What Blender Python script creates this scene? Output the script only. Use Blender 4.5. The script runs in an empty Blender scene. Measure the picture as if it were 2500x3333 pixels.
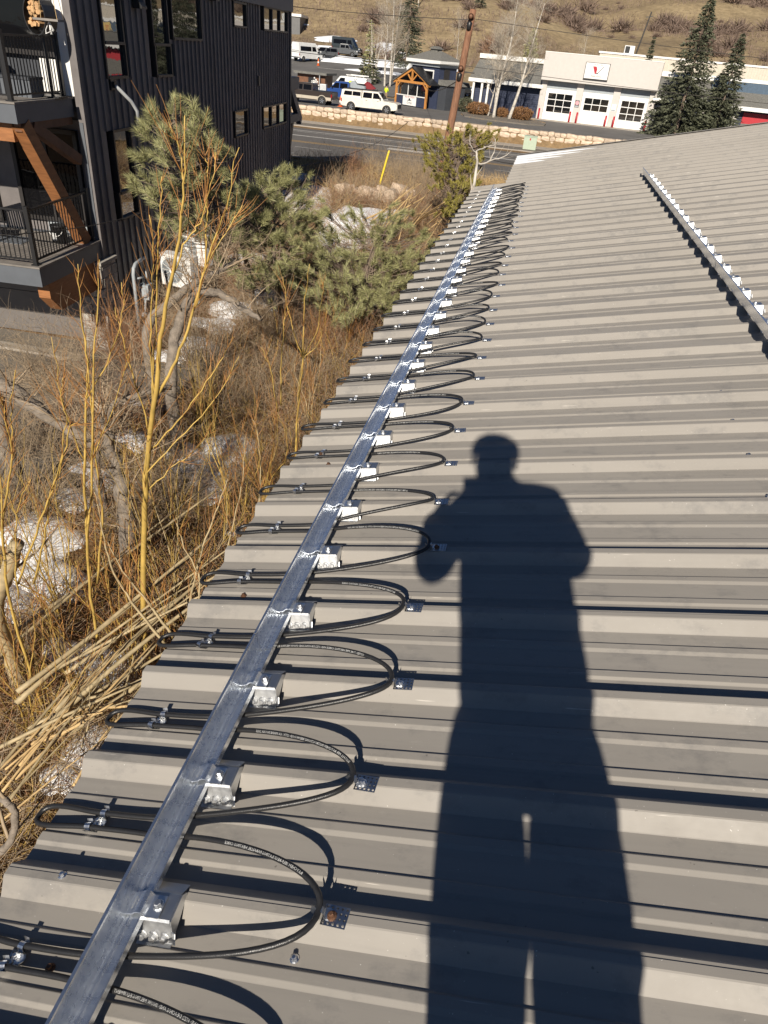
import bpy, bmesh, math, random
import numpy as np
from mathutils import Vector, Matrix, noise
PI = math.pi
rnd = random.Random(7)
nrg = np.random.default_rng(11)
scn = bpy.context.scene
COL = scn.collection
# ------------------------------------------------------------------ camera
F_PX, CXP, CYP = 2280.0, 1250.0, 1666.5           # focal length in photo pixels, principal point
ROLL = math.radians(5.5)
H_ = 570 * math.sin(ROLL) + 1465 * math.cos(ROLL)
PITCH = math.atan(H_ / F_PX)
_dn = np.array([-math.sin(ROLL) * math.cos(PITCH), math.cos(ROLL) * math.cos(PITCH), math.sin(PITCH)])
_e = np.array([1820 - CXP, 202 - CYP, F_PX]); _e /= np.linalg.norm(_e); _e -= _e.dot(_dn) * _dn; _e /= np.linalg.norm(_e)
_x = np.cross(_e, -_dn); _x /= np.linalg.norm(_x)
CM = np.array([_x, _e, -_dn])                      # camera axes -> world axes (x across, y along the eave, z up)
cam = bpy.data.cameras.new('camera'); camo = bpy.data.objects.new('camera', cam); COL.objects.link(camo)
cam.sensor_fit = 'HORIZONTAL'; cam.sensor_width = 36; cam.lens = 36 * F_PX / 2500
cam.clip_start = 0.02; cam.clip_end = 9000
r_, u_, b_ = CM @ [1, 0, 0], CM @ [0, -1, 0], CM @ [0, 0, -1]
camo.matrix_world = Matrix(((r_[0], u_[0], b_[0], 0), (r_[1], u_[1], b_[1], 0), (r_[2], u_[2], b_[2], 0), (0, 0, 0, 1)))
scn.camera = camo
# ------------------------------------------------------------------ light
SUNDIR = Vector((-0.0035, 0.865, -0.502)).normalized()
w = bpy.data.worlds.new('World'); scn.world = w; w.use_nodes = True
nt = w.node_tree; sky = nt.nodes.new('ShaderNodeTexSky'); sky.sky_type = 'NISHITA'; sky.sun_disc = False
sky.sun_elevation = math.radians(30.1); sky.sun_rotation = math.radians(180.2); sky.altitude = 2000
sky.air_density = 0.75; sky.dust_density = 0.0; sky.ozone_density = 4.0
nt.links.new(sky.outputs[0], nt.nodes['Background'].inputs[0]); nt.nodes['Background'].inputs[1].default_value = 0.05
sl = bpy.data.lights.new('sun', 'SUN'); sl.energy = 5.0; sl.angle = math.radians(0.53); sl.color = (1, 0.915, 0.79)
so = bpy.data.objects.new('sun', sl); COL.objects.link(so); so.rotation_euler = SUNDIR.to_track_quat('-Z', 'Y').to_euler(); so.location = (0, -20, 30)
scn.view_settings.view_transform = 'Standard'; scn.view_settings.look = 'None'; scn.view_settings.exposure = 0.32
scn.view_settings.gamma = 1.0; scn.view_settings.use_curve_mapping = False

def ray(px, py):
    v = CM @ np.array([px - CXP, py - CYP, F_PX]); return Vector(v)
def aty(px, py, y):
    v = ray(px, py); return v * (y / v.y)
def atz(px, py, z):
    v = ray(px, py); return v * (z / v.z)

# ------------------------------------------------------------------ mesh helpers
class MB:
    def __init__(s): s.v = []; s.f = []; s.m = []
    def add(s, vs, fs, mi=0):
        b = len(s.v); s.v += [tuple(p) for p in vs]; s.f += [tuple(i + b for i in q) for q in fs]; s.m += [mi] * len(fs); return s
    def box(s, lo, hi, mi=0):
        (a, b, c), (d, e, f) = lo, hi
        return s.add([(a, b, c), (d, b, c), (d, e, c), (a, e, c), (a, b, f), (d, b, f), (d, e, f), (a, e, f)],
                     [(3, 2, 1, 0), (4, 5, 6, 7), (0, 1, 5, 4), (1, 2, 6, 5), (2, 3, 7, 6), (3, 0, 4, 7)], mi)
    def beam(s, p, q, w_, h_, up=(0, 0, 1), mi=0):
        p = Vector(p); q = Vector(q); d = (q - p).normalized(); sd = d.cross(Vector(up))
        if sd.length < 1e-4: sd = d.cross(Vector((1, 0, 0)))
        sd.normalize(); u2 = sd.cross(d); vs = []
        for c in (p, q):
            for i, j in ((-1, -1), (1, -1), (1, 1), (-1, 1)): vs.append(c + sd * (i * w_ / 2) + u2 * (j * h_ / 2))
        return s.add(vs, [(3, 2, 1, 0), (4, 5, 6, 7), (0, 1, 5, 4), (1, 2, 6, 5), (2, 3, 7, 6), (3, 0, 4, 7)], mi)
    def prism(s, poly, vec, mi=0):
        n = len(poly); v = Vector(vec); P = [Vector(p) for p in poly]
        return s.add(P + [p + v for p in P], [tuple(range(n - 1, -1, -1)), tuple(range(n, 2 * n))] + [(i, (i + 1) % n, (i + 1) % n + n, i + n) for i in range(n)], mi)
    def tube(s, pts, rad, n=6, cap=True, mi=0, flat=None):
        P = [Vector(p) for p in pts]
        if not hasattr(rad, '__len__'): rad = [rad] * len(P)
        t0 = (P[1] - P[0]).normalized(); nn = t0.orthogonal().normalized()
        if flat is not None:
            nn = Vector(flat); nn = (nn - t0 * nn.dot(t0)).normalized()
        vs = []; L = len(P)
        for i in range(L):
            t = (P[min(i + 1, L - 1)] - P[max(i - 1, 0)])
            t = t.normalized() if t.length > 1e-9 else t0
            if flat is not None: nn = Vector(flat)
            nn = nn - t * nn.dot(t); nn.normalize(); bb = t.cross(nn)
            for k in range(n):
                a = 2 * PI * k / n; vs.append(P[i] + (nn * math.cos(a) + bb * math.sin(a)) * rad[i])
        fs = [(i * n + k, i * n + (k + 1) % n, (i + 1) * n + (k + 1) % n, (i + 1) * n + k) for i in range(L - 1) for k in range(n)]
        if cap: fs += [tuple(range(n - 1, -1, -1)), tuple(range((L - 1) * n, L * n))]
        return s.add(vs, fs, mi)
    def lathe(s, prof, n=12, o=(0, 0, 0), ax=(0, 0, 1), mi=0):
        ax = Vector(ax).normalized(); a1 = ax.orthogonal().normalized(); a2 = ax.cross(a1); o = Vector(o); vs = []
        for r, z in prof:
            for k in range(n):
                a = 2 * PI * k / n; vs.append(o + ax * z + (a1 * math.cos(a) + a2 * math.sin(a)) * r)
        L = len(prof); fs = [(i * n + k, i * n + (k + 1) % n, (i + 1) * n + (k + 1) % n, (i + 1) * n + k) for i in range(L - 1) for k in range(n)]
        fs += [tuple(range(n - 1, -1, -1)), tuple(range((L - 1) * n, L * n))]
        return s.add(vs, fs, mi)
    def mesh(s, name, mats):
        me = bpy.data.meshes.new(name); me.from_pydata(s.v, [], s.f)
        for m in (mats if isinstance(mats, (list, tuple)) else [mats]): me.materials.append(m)
        if any(s.m): me.polygons.foreach_set('material_index', s.m)
        me.update(); return me
    def build(s, name, mats, parent=None, local=False, smooth=False, **kw):
        me = s.mesh(name, mats)
        if smooth: me.polygons.foreach_set('use_smooth', [True] * len(me.polygons))
        return link(name, me, parent, local, **kw)
def wm(o):
    return o.matrix_basis if o.parent is None else wm(o.parent) @ o.matrix_parent_inverse @ o.matrix_basis
def link(name, me, parent=None, local=False, label=None, cat=None, group=None, kind=None):
    o = bpy.data.objects.new(name, me); COL.objects.link(o)
    if parent is not None:
        o.parent = parent
        if not local: o.matrix_parent_inverse = wm(parent).inverted()
    return tag(o, label, cat, group, kind)
def tag(o, label=None, cat=None, group=None, kind=None):
    for k, v in (('label', label), ('category', cat), ('group', group), ('kind', kind)):
        if v: o[k] = v
    return o
def thing(name, label, cat, loc=(0, 0, 0), rz=0, group=None, mat=None):
    o = bpy.data.objects.new(name, None); COL.objects.link(o); o.empty_display_size = 0.1
    if mat is not None: o.matrix_basis = mat
    else: o.location = loc; o.rotation_euler = (0, 0, rz)
    return tag(o, label, cat, group)
def copy_tree(o, parent=None, mat=None):
    c = o.copy(); COL.objects.link(c)
    if parent is not None: c.parent = parent
    if mat is not None: c.matrix_basis = mat
    for ch in list(o.children): copy_tree(ch, c)
    return c
def place(o, **kw): return tag(o, **kw)
def tri_mesh(name, V, F, mat, smooth=False):
    V = np.asarray(V, dtype=np.float32); F = np.asarray(F, dtype=np.int32); k = F.shape[1]
    me = bpy.data.meshes.new(name); me.vertices.add(len(V)); me.vertices.foreach_set('co', V.ravel())
    me.loops.add(F.size); me.loops.foreach_set('vertex_index', F.ravel())
    me.polygons.add(len(F)); me.polygons.foreach_set('loop_start', np.arange(0, F.size, k, dtype=np.int32)); me.polygons.foreach_set('loop_total', np.full(len(F), k, dtype=np.int32))
    me.materials.append(mat); me.update(calc_edges=True)
    if smooth: me.polygons.foreach_set('use_smooth', [True] * len(F))
    return me
def twig_geo(P, Rr, n=3):
    """P: (N,K,3) polylines, Rr: (N,K) radii -> verts, quads of n-sided tubes"""
    P = np.asarray(P, float); N, K, _ = P.shape
    T = np.empty_like(P); T[:, 1:-1] = P[:, 2:] - P[:, :-2]; T[:, 0] = P[:, 1] - P[:, 0]; T[:, -1] = P[:, -1] - P[:, -2]
    T /= np.linalg.norm(T, axis=2, keepdims=True) + 1e-9
    ref = np.where(np.abs(T[:, :1, 2:3]) > .9, np.array([[[1., 0, 0]]]), np.array([[[0., 0, 1]]]))
    A = np.cross(T, np.broadcast_to(ref, T.shape)); A /= np.linalg.norm(A, axis=2, keepdims=True) + 1e-9
    B = np.cross(T, A); V = []
    for k in range(n):
        a = 2 * PI * k / n; V.append(P + (A * math.cos(a) + B * math.sin(a)) * Rr[:, :, None])
    V = np.stack(V, 2).reshape(-1, 3)
    i = np.arange(N)[:, None, None] * K * n; j = np.arange(K - 1)[None, :, None] * n; k = np.arange(n)[None, None, :]; k2 = (k + 1) % n
    Q = np.stack([i + j + k, i + j + k2, i + j + n + k2, i + j + n + k], -1).reshape(-1, 4)
    return V, Q
def needle_geo(C, Dn, L, W):
    """thin triangles: base C, unit direction Dn, length L, width W"""
    ref = nrg.normal(size=C.shape); S = np.cross(Dn, ref); S /= np.linalg.norm(S, axis=1, keepdims=True) + 1e-9
    V = np.stack([C - S * W[:, None] / 2, C + S * W[:, None] / 2, C + Dn * L[:, None]], 1).reshape(-1, 3)
    return V, np.arange(len(V)).reshape(-1, 3)
_tc = {}
def text_geo(txt, size=1.0):
    key = txt
    if key not in _tc:
        c = bpy.data.curves.new('t', 'FONT'); c.body = txt; c.size = 1; c.resolution_u = 1
        o = bpy.data.objects.new('t', c); COL.objects.link(o)
        me = bpy.data.meshes.new_from_object(o.evaluated_get(bpy.context.evaluated_depsgraph_get()))
        _tc[key] = ([tuple(v.co) for v in me.vertices], [tuple(p.vertices) for p in me.polygons])
        bpy.data.objects.remove(o); bpy.data.curves.remove(c); bpy.data.meshes.remove(me)
    v, f = _tc[key]
    return [(x * size, y * size, 0) for x, y, z in v], f
def put_text(mb, txt, size, o, ax, ay, off=(0, 0, 0), mi=0, center=True):
    v, f = text_geo(txt, size); o = Vector(o) + Vector(off); ax = Vector(ax); ay = Vector(ay)
    wd = max(p[0] for p in v); dx = wd / 2 if center else 0
    mb.add([o + ax * (x - dx) + ay * y for x, y, z in v], f, mi); return mb
ORD = ['first', 'second', 'third', 'fourth', 'fifth', 'sixth', 'seventh', 'eighth', 'ninth', 'tenth', 'eleventh', 'twelfth', 'thirteenth', 'fourteenth', 'fifteenth', 'sixteenth', 'seventeenth', 'eighteenth', 'nineteenth']
def ordinal(i):
    if i < 19: return ORD[i]
    t, u = divmod(i + 1, 10); return {2: 'twentieth', 3: 'thirtieth', 4: 'fortieth'}[t] if u == 0 else {2: 'twenty', 3: 'thirty', 4: 'forty'}[t] + '-' + ORD[u - 1]
# ------------------------------------------------------------------ materials
def mat(name, col, rough=.6, metal=0.0, var=.12, scale=6.0, bump=0.0, bscale=40.0, col2=None, objvar=0.0, spec=.5, thr=None, detail=6, stretch=None):
    m = bpy.data.materials.new(name); m.use_nodes = True; n = m.node_tree.nodes; l = m.node_tree.links; p = n['Principled BSDF']
    p.inputs['Roughness'].default_value = rough; p.inputs['Metallic'].default_value = metal; p.inputs['Specular IOR Level'].default_value = spec
    tc = n.new('ShaderNodeTexCoord'); src = tc.outputs['Object']
    if stretch:
        mp = n.new('ShaderNodeMapping'); mp.inputs['Scale'].default_value = stretch; l.new(src, mp.inputs[0]); src = mp.outputs[0]
    nz = n.new('ShaderNodeTexNoise'); nz.inputs['Scale'].default_value = scale; nz.inputs['Detail'].default_value = detail; nz.inputs['Roughness'].default_value = .62; l.new(src, nz.inputs['Vector'])
    rp = n.new('ShaderNodeValToRGB'); l.new(nz.outputs[0], rp.inputs[0])
    c1 = [max(0, c * (1 - var)) for c in col]; c2 = col2 or [min(1, c * (1 + var)) for c in col]
    lo, hi = thr or (.3, .7)
    rp.color_ramp.elements[0].position = lo; rp.color_ramp.elements[1].position = hi
    rp.color_ramp.elements[0].color = (*c1, 1); rp.color_ramp.elements[1].color = (*c2, 1)
    out = rp.outputs[0]
    if objvar:
        oi = n.new('ShaderNodeObjectInfo'); hs = n.new('ShaderNodeHueSaturation'); mr = n.new('ShaderNodeMapRange')
        mr.inputs[3].default_value = 1 - objvar; mr.inputs[4].default_value = 1 + objvar; l.new(oi.outputs['Random'], mr.inputs[0]); l.new(mr.outputs[0], hs.inputs['Value']); l.new(out, hs.inputs['Color']); out = hs.outputs[0]
    l.new(out, p.inputs['Base Color'])
    if bump:
        n2 = n.new('ShaderNodeTexNoise'); n2.inputs['Scale'].default_value = bscale; n2.inputs['Detail'].default_value = 5; l.new(src, n2.inputs['Vector'])
        bp = n.new('ShaderNodeBump'); bp.inputs['Strength'].default_value = bump; bp.inputs['Distance'].default_value = .02; l.new(n2.outputs[0], bp.inputs['Height']); l.new(bp.outputs[0], p.inputs['Normal'])
    return m
def glass_mat(name, col, wav=.12, sc=2.0, rough=.02):
    m = mat(name, col, rough, 0, .2, 1.5, bump=wav, bscale=sc, spec=1.0); m.node_tree.nodes['Principled BSDF'].inputs['IOR'].default_value = 2.1
    m.node_tree.nodes['Bump'].inputs['Distance'].default_value = .1; return m
def facet_mat(name, col, rough=.5, var=.25, trans=0.0):
    """foliage: colour varies from face to face (random per island)"""
    m = bpy.data.materials.new(name); m.use_nodes = True; n = m.node_tree.nodes; l = m.node_tree.links; p = n['Principled BSDF']
    g = n.new('ShaderNodeNewGeometry'); rp = n.new('ShaderNodeValToRGB'); l.new(g.outputs['Random Per Island'], rp.inputs[0])
    rp.color_ramp.elements[0].color = (*[c * (1 - var) for c in col], 1); rp.color_ramp.elements[1].color = (*[min(1, c * (1 + var)) for c in col], 1)
    l.new(rp.outputs[0], p.inputs['Base Color']); p.inputs['Roughness'].default_value = rough; p.inputs['Specular IOR Level'].default_value = .3
    return m
MT = {}
def roof_material():
    m = bpy.data.materials.new('roof_paint'); m.use_nodes = True; n = m.node_tree.nodes; l = m.node_tree.links; p = n['Principled BSDF']
    tc = n.new('ShaderNodeTexCoord'); src = tc.outputs['Object']
    def nz(sc, det, ro=.6, st=None):
        x = n.new('ShaderNodeTexNoise'); x.inputs['Scale'].default_value = sc; x.inputs['Detail'].default_value = det; x.inputs['Roughness'].default_value = ro
        if st:
            mp = n.new('ShaderNodeMapping'); mp.inputs['Scale'].default_value = st; l.new(src, mp.inputs[0]); l.new(mp.outputs[0], x.inputs['Vector'])
        else: l.new(src, x.inputs['Vector'])
        return x.outputs[0]
    def ramp(v, a, b, c0, c1):
        r = n.new('ShaderNodeValToRGB'); l.new(v, r.inputs[0]); r.color_ramp.elements[0].position = a; r.color_ramp.elements[1].position = b
        r.color_ramp.elements[0].color = (*c0, 1); r.color_ramp.elements[1].color = (*c1, 1); return r.outputs[0]
    def mix(fac, a, b, mode='MIX'):
        x = n.new('ShaderNodeMix'); x.data_type = 'RGBA'; x.blend_type = mode
        if isinstance(fac, float): x.inputs[0].default_value = fac
        else: l.new(fac, x.inputs[0])
        for s_, v in ((6, a), (7, b)):
            if isinstance(v, tuple): x.inputs[s_].default_value = (*v, 1)
            else: l.new(v, x.inputs[s_])
        return x.outputs[2]
    base = ramp(nz(1.3, 5), .3, .7, (.286, .265, .237), (.318, .296, .267))
    smud = ramp(nz(5.5, 8, .72, (1, 1.6, 1)), .53, .68, (0, 0, 0), (1, 1, 1))           # scuffs and boot smears
    base = mix(smud, base, mix(.55, base, (.17, .165, .16)))
    strk = ramp(nz(7, 6, .65, (.10, 3.2, 1)), .50, .74, (0, 0, 0), (1, 1, 1)); base = mix(strk, base, mix(.22, base, (.15, .145, .14)))   # run-off streaks
    dust = ramp(nz(16, 9, .75, (.5, 2.0, 1)), .60, .78, (0, 0, 0), (.45, .45, .45))       # pale dusty streaks
    base = mix(dust, base, (.46, .43, .38))
    speck = ramp(nz(210, 2, .5), .755, .775, (0, 0, 0), (1, 1, 1)); base = mix(speck, base, (.72, .70, .66))
    scr = ramp(nz(36, 3, .5, (.12, 3.4, 1)), .735, .76, (0, 0, 0), (.6, .6, .6)); base = mix(scr, base, (.62, .58, .52))
    dk = ramp(nz(70, 2, .5), .76, .79, (0, 0, 0), (.7, .7, .7)); base = mix(dk, base, (.12, .11, .10))
    hs = n.new('ShaderNodeHueSaturation'); oi = n.new('ShaderNodeObjectInfo'); mr = n.new('ShaderNodeMapRange'); mr.inputs[3].default_value = .965; mr.inputs[4].default_value = 1.035
    l.new(oi.outputs['Random'], mr.inputs[0]); l.new(mr.outputs[0], hs.inputs['Value']); l.new(base, hs.inputs['Color']); l.new(hs.outputs[0], p.inputs['Base Color'])
    rr = ramp(nz(7, 6, .7), .35, .7, (.50, .50, .50), (.66, .66, .66)); l.new(rr, p.inputs['Roughness'])
    p.inputs['Specular IOR Level'].default_value = .30
    if 'Diffuse Roughness' in p.inputs: p.inputs['Diffuse Roughness'].default_value = 0.12
    bp = n.new('ShaderNodeBump'); bp.inputs['Strength'].default_value = .38; bp.inputs['Distance'].default_value = .01; l.new(nz(2.2, 3, .4, (1, 2.5, 1)), bp.inputs['Height'])
    b2 = n.new('ShaderNodeBump'); b2.inputs['Strength'].default_value = .08; b2.inputs['Distance'].default_value = .001; l.new(nz(420, 3), b2.inputs['Height']); l.new(bp.outputs[0], b2.inputs['Normal']); l.new(b2.outputs[0], p.inputs['Normal'])
    return m
def alu(name, col=(.86, .88, .90), r0=.15, r1=.32, st=(3, 60, 60)):
    m = mat(name, col, .2, 1.0, .06, 9, bump=.05, bscale=90); n = m.node_tree.nodes; l = m.node_tree.links; p = n['Principled BSDF']
    tc = n['Texture Coordinate']; mp = n.new('ShaderNodeMapping'); mp.inputs['Scale'].default_value = st; l.new(tc.outputs['Object'], mp.inputs[0])
    z = n.new('ShaderNodeTexNoise'); z.inputs['Scale'].default_value = 1; z.inputs['Detail'].default_value = 7; l.new(mp.outputs[0], z.inputs['Vector'])
    r = n.new('ShaderNodeMapRange'); r.inputs[1].default_value = .3; r.inputs[2].default_value = .7; r.inputs[3].default_value = r0; r.inputs[4].default_value = r1; l.new(z.outputs[0], r.inputs[0]); l.new(r.outputs[0], p.inputs['Roughness'])
    return m
MT['roof'] = roof_material()
MT['rail'] = alu('mill_aluminium', (.86, .89, .93), .22, .36)
MT['rail'].node_tree.nodes['Principled BSDF'].inputs['Metallic'].default_value = .96
MT['rail'].node_tree.nodes['Bump'].inputs['Strength'].default_value = .012
MT['bracket'] = alu('bright_aluminium', (.60, .61, .62), .40, .55, (30, 30, 30))
MT['zinc'] = alu('zinc_steel', (.78, .79, .80), .25, .42, (40, 40, 40))
MT['plate'] = alu('dark_zinc_plate', (.58, .60, .63), .28, .45, (40, 40, 40))
MT['rust'] = mat('rusty_steel', (.17, .088, .052), .6, .5, .4, 60)
MT['cable'] = mat('black_cable_jacket', (.022, .022, .023), .34, 0, .15, 60, bump=.12, bscale=500)
MT['print'] = mat('white_print', (.46, .46, .45), .6, 0, .05)
MT['darkwall'] = mat('charcoal_metal_siding', (.165, .150, .146), .55, 0, .16, 2.5, bump=.05, bscale=3, objvar=.10, spec=.45)
MT['darktrim'] = mat('charcoal_trim', (.055, .060, .070), .5, 0, .1, 3)
MT['frame'] = mat('dark_bronze_window_frame', (.030, .027, .026), .45, 0, .1, 8)
MT['glass'] = glass_mat('window_glass', (.012, .013, .014), .05, .55)
MT['darkglass'] = glass_mat('door_glass', (.006, .006, .007), .05, 1.0); MT['darkglass'].node_tree.nodes['Principled BSDF'].inputs['IOR'].default_value = 1.33; MT['darkglass'].node_tree.nodes['Principled BSDF'].inputs['Specular IOR Level'].default_value = .5
MT['fascia'] = mat('slate_grey_fascia', (.105, .115, .13), .5, 0, .08, 4)
MT['timber'] = mat('stained_timber', (.30, .125, .045), .55, 0, .28, 3, bump=.15, bscale=18, stretch=(1, 1, 7))
MT['timberdark'] = mat('weathered_timber', (.16, .072, .036), .6, 0, .28, 3, bump=.15, bscale=18)
MT['deck'] = mat('grey_deck_board', (.20, .18, .16), .7, 0, .2, 5, objvar=.14, bump=.1, bscale=30)
MT['black'] = mat('black_metal', (.018, .018, .019), .4, 0, .1, 20)
MT['white'] = mat('white_paint', (.78, .77, .74), .5, 0, .05, 4)
MT['cream'] = mat('warm_white_stucco', (.55, .515, .48), .65, 0, .04, 3)
MT['whiteplastic'] = mat('white_enamel', (.74, .74, .72), .4, 0, .05, 4)
MT['stone'] = mat('grey_ledgestone', (.36, .335, .295), .8, 0, .3, 7, bump=.5, bscale=22, objvar=.35)
MT['stonewall'] = mat('pinkish_sandstone', (.52, .40, .29), .85, 0, .22, 2.6, bump=.6, bscale=6, col2=(.64, .52, .40), objvar=.20)
MT['mortar'] = mat('dark_earth', (.12, .09, .065), .95, 0, .3, 6)  # dark brown filling behind and between the stones
MT['snow'] = mat('old_snow', (.90, .92, .95), .55, 0, .05, 5, bump=.25, bscale=9)
MT['asphalt'] = mat('asphalt', (.125, .115, .105), .85, 0, .16, .5, bump=.1, bscale=60)
MT['asphalt2'] = mat('lot_asphalt', (.135, .128, .12), .85, 0, .2, .3, bump=.1, bscale=60)
MT['concrete'] = mat('concrete', (.36, .32, .27), .8, 0, .14, 1.2, bump=.1, bscale=30)
MT['driveway'] = mat('dusty_driveway', (.165, .145, .12), .9, 0, .16, 1.2, bump=.1, bscale=50)
MT['roadwhite'] = mat('road_paint_white', (.52, .50, .46), .7, 0, .2, 3)
MT['roadyellow'] = mat('road_paint_yellow', (.52, .32, .10), .7, 0, .2, 3)
MT['bark'] = mat('grey_bark', (.21, .175, .14), .9, 0, .35, 9, bump=.8, bscale=26)
MT['pinebark'] = mat('pine_bark', (.20, .15, .115), .9, 0, .3, 9, bump=.7, bscale=30)
MT['birch'] = mat('white_aspen_bark', (.50, .46, .40), .75, 0, .4, 5, bump=.2, bscale=20)
MT['aspentwig'] = mat('pale_aspen_twig', (.46, .40, .32), .8, 0, .2, 4)
MT['willow'] = mat('yellow_willow_bark', (.50, .34, .09), .5, 0, .25, 5)
MT['willowold'] = mat('tan_willow_bark', (.40, .315, .18), .65, 0, .3, 8)
MT['willowtip'] = mat('orange_willow_tip', (.42, .20, .06), .55, 0, .3, 5)
MT['twig'] = mat('grey_brown_twig', (.33, .25, .165), .85, 0, .35, 3)
MT['twigred'] = mat('reddish_twig', (.34, .185, .10), .85, 0, .3, 3)
MT['twigtan'] = mat('straw_stem', (.52, .36, .17), .8, 0, .3, 3)
MT['shrubfar'] = facet_mat('far_shrub_twig', (.20, .145, .115), .9, .35)
MT['needle'] = facet_mat('pine_needle', (.315, .310, .145), .45, .5)
MT['needle2'] = facet_mat('yellow_pine_needle', (.27, .235, .055), .5, .4)
MT['spruce'] = facet_mat('spruce_needle', (.092, .098, .062), .6, .5)
MT['grass'] = facet_mat('dry_grass_blade', (.37, .235, .105), .8, .5)
MT['leaf'] = facet_mat('russet_leaf', (.22, .115, .05), .7, .45)
MT['gravel'] = mat('roadside_gravel', (.20, .175, .15), .95, 0, .3, 9, bump=.7, bscale=20)
MT['shingle'] = mat('grey_shingle', (.16, .155, .14), .9, 0, .3, 6, bump=.3, bscale=9)
MT['bluewall'] = mat('navy_siding', (.035, .045, .085), .55, 0, .15, 3)
MT['orange'] = mat('golden_timber', (.52, .23, .06), .5, 0, .15, 5)
MT['red'] = mat('red_paint', (.42, .02, .03), .45, 0, .1, 5)
MT['hivis'] = mat('lime_jacket', (.62, .80, .02), .6, 0, .08, 5)
MT['orangecone'] = mat('orange_plastic', (.75, .16, .03), .5, 0, .05, 5)
MT['tyre'] = mat('tyre_rubber', (.02, .02, .02), .8, 0, .1, 20)
MT['rim'] = alu('wheel_rim', (.72, .72, .72), .2, .35, (9, 9, 9))
MT['chrome'] = alu('chrome', (.75, .75, .76), .1, .2, (9, 9, 9))
MT['lampred'] = mat('tail_lamp', (.30, .012, .012), .2, 0, .1, 9)
MT['lampclear'] = mat('head_lamp', (.6, .6, .58), .15, 0, .1, 9)
MT['green'] = mat('pale_green_box', (.40, .47, .36), .5, 0, .06, 5)
MT['yellow'] = mat('yellow_marker', (.75, .55, .03), .5, 0, .06, 5)
MT['pole'] = mat('weathered_pole', (.24, .12, .07), .85, 0, .4, 3, bump=.3, bscale=20, stretch=(8, 8, 1))
MT['wire'] = mat('dark_wire', (.05, .045, .04), .6, 0, .1, 5)
MT['greyblue'] = mat('grey_painted_pipe', (.33, .36, .38), .5, 0, .1, 6)
MT['pvc'] = mat('grey_conduit', (.42, .43, .43), .4, 0, .06, 6)
MT['skin'] = mat('skin', (.50, .29, .20), .5, 0, .08, 20)
MT['jacket'] = mat('navy_jacket', (.03, .035, .05), .7, 0, .2, 10)
MT['jeans'] = mat('grey_trousers', (.10, .09, .08), .8, 0, .2, 10)
MT['greybld'] = mat('grey_metal_siding', (.13, .13, .13), .6, 0, .1, 2)
MT['corr'] = mat('beige_metal_siding', (.55, .50, .42), .6, 0, .06, 2)
def paint(name, c, dirt=None):
    m = mat(name, c, .28, 0, .10, 2.5, spec=.5)
    p = m.node_tree.nodes['Principled BSDF']; p.inputs['Coat Weight'].default_value = .35; p.inputs['Coat Roughness'].default_value = .08
    return m
# ================================================================== the roof we stand on
SL = math.radians(12.6); DROOF = 1.355; PITCHV = 0.3048; V0 = 0.63
RU = Vector((math.cos(SL), 0, math.sin(SL))); RN = Vector((-math.sin(SL), 0, math.cos(SL))); RY = Vector((0, 1, 0))
RO = Vector((0, 0, -DROOF / math.cos(SL)))
def RP(u, v, n=0.0): return RO + RU * u + RY * v + RN * n
def roof_mat(u, v, n=0.0):       # local x = upslope, y = along the eave, z = out of the roof
    p = RP(u, v, n); return Matrix(((RU.x, 0, RN.x, p.x), (RU.y, 1, RN.y, p.y), (RU.z, 0, RN.z, p.z), (0, 0, 0, 1)))
UE, URIDGE = -0.865, 8.2
bld = thing('metal_roofed_building', 'low building with a ribbed taupe metal roof that fills the right of the view', 'building', (-.6, 4, -6.4))
RIB = [(0, 0), (.002, .0015), (.029, .0305), (.032, .032), (.055, .032), (.058, .0305), (.085, .0015), (.087, 0),
       (.122, 0), (.1235, .0006), (.130, .0046), (.1315, .005), (.151, .005), (.1525, .0046), (.1565, .0005), (.158, 0),
       (.224, 0), (.2255, .0006), (.234, .0046), (.2355, .005), (.2535, .005), (.255, .0046), (.2595, .0005), (.261, 0)]
def panel_mesh(u0, u1):
    pr = []
    for i in range(3): pr += [(i * PITCHV + a, b) for a, b in RIB]
    pr += [(3 * PITCHV - .0008, 0.0012), (3 * PITCHV + .0012, .0030), (3 * PITCHV + .028, .0320), (3 * PITCHV + .031, .0336), (3 * PITCHV + .047, .0336)]
    us = [u0, u0 + .02] + list(np.linspace(u0 + .5, u1, 9)); mb = MB(); n = len(pr); vs = []
    for u in us:
        for a, b in pr: vs.append((u, a, b))
    for u in us:
        for a, b in pr: vs.append((u, a, b - .0016))
    K = len(us); B = n * K; fs = []
    for i in range(K - 1):
        for j in range(n - 1):
            fs.append((i * n + j, (i + 1) * n + j, (i + 1) * n + j + 1, i * n + j + 1)); fs.append((B + i * n + j, B + i * n + j + 1, B + (i + 1) * n + j + 1, B + (i + 1) * n + j))
    for j in range(n - 1): fs.append((j, j + 1, B + j + 1, B + j))
    for i in range(K - 1):
        fs.append((i * n + n - 1, (i + 1) * n + n - 1, B + (i + 1) * n + n - 1, B + i * n + n - 1)); fs.append(((i + 1) * n, i * n, B + i * n, B + (i + 1) * n))
    return mb.add(vs, fs).mesh('roof_panel', MT['roof'])
pmA, pmB = panel_mesh(UE, URIDGE), panel_mesh(-.44, URIDGE)
JMIN, JMAX = -5, 15
for j in range(JMIN, JMAX):
    v = V0 + j * 3 * PITCHV
    me = pmB if v > 10.3 else pmA
    o = link('roof_panel', me); o.parent = bld; o.matrix_parent_inverse = wm(bld).inverted()
    o.matrix_basis = roof_mat(rnd.uniform(-.004, .004) if me is pmA else 0, v)
VEND = V0 + JMAX * 3 * PITCHV
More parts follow.
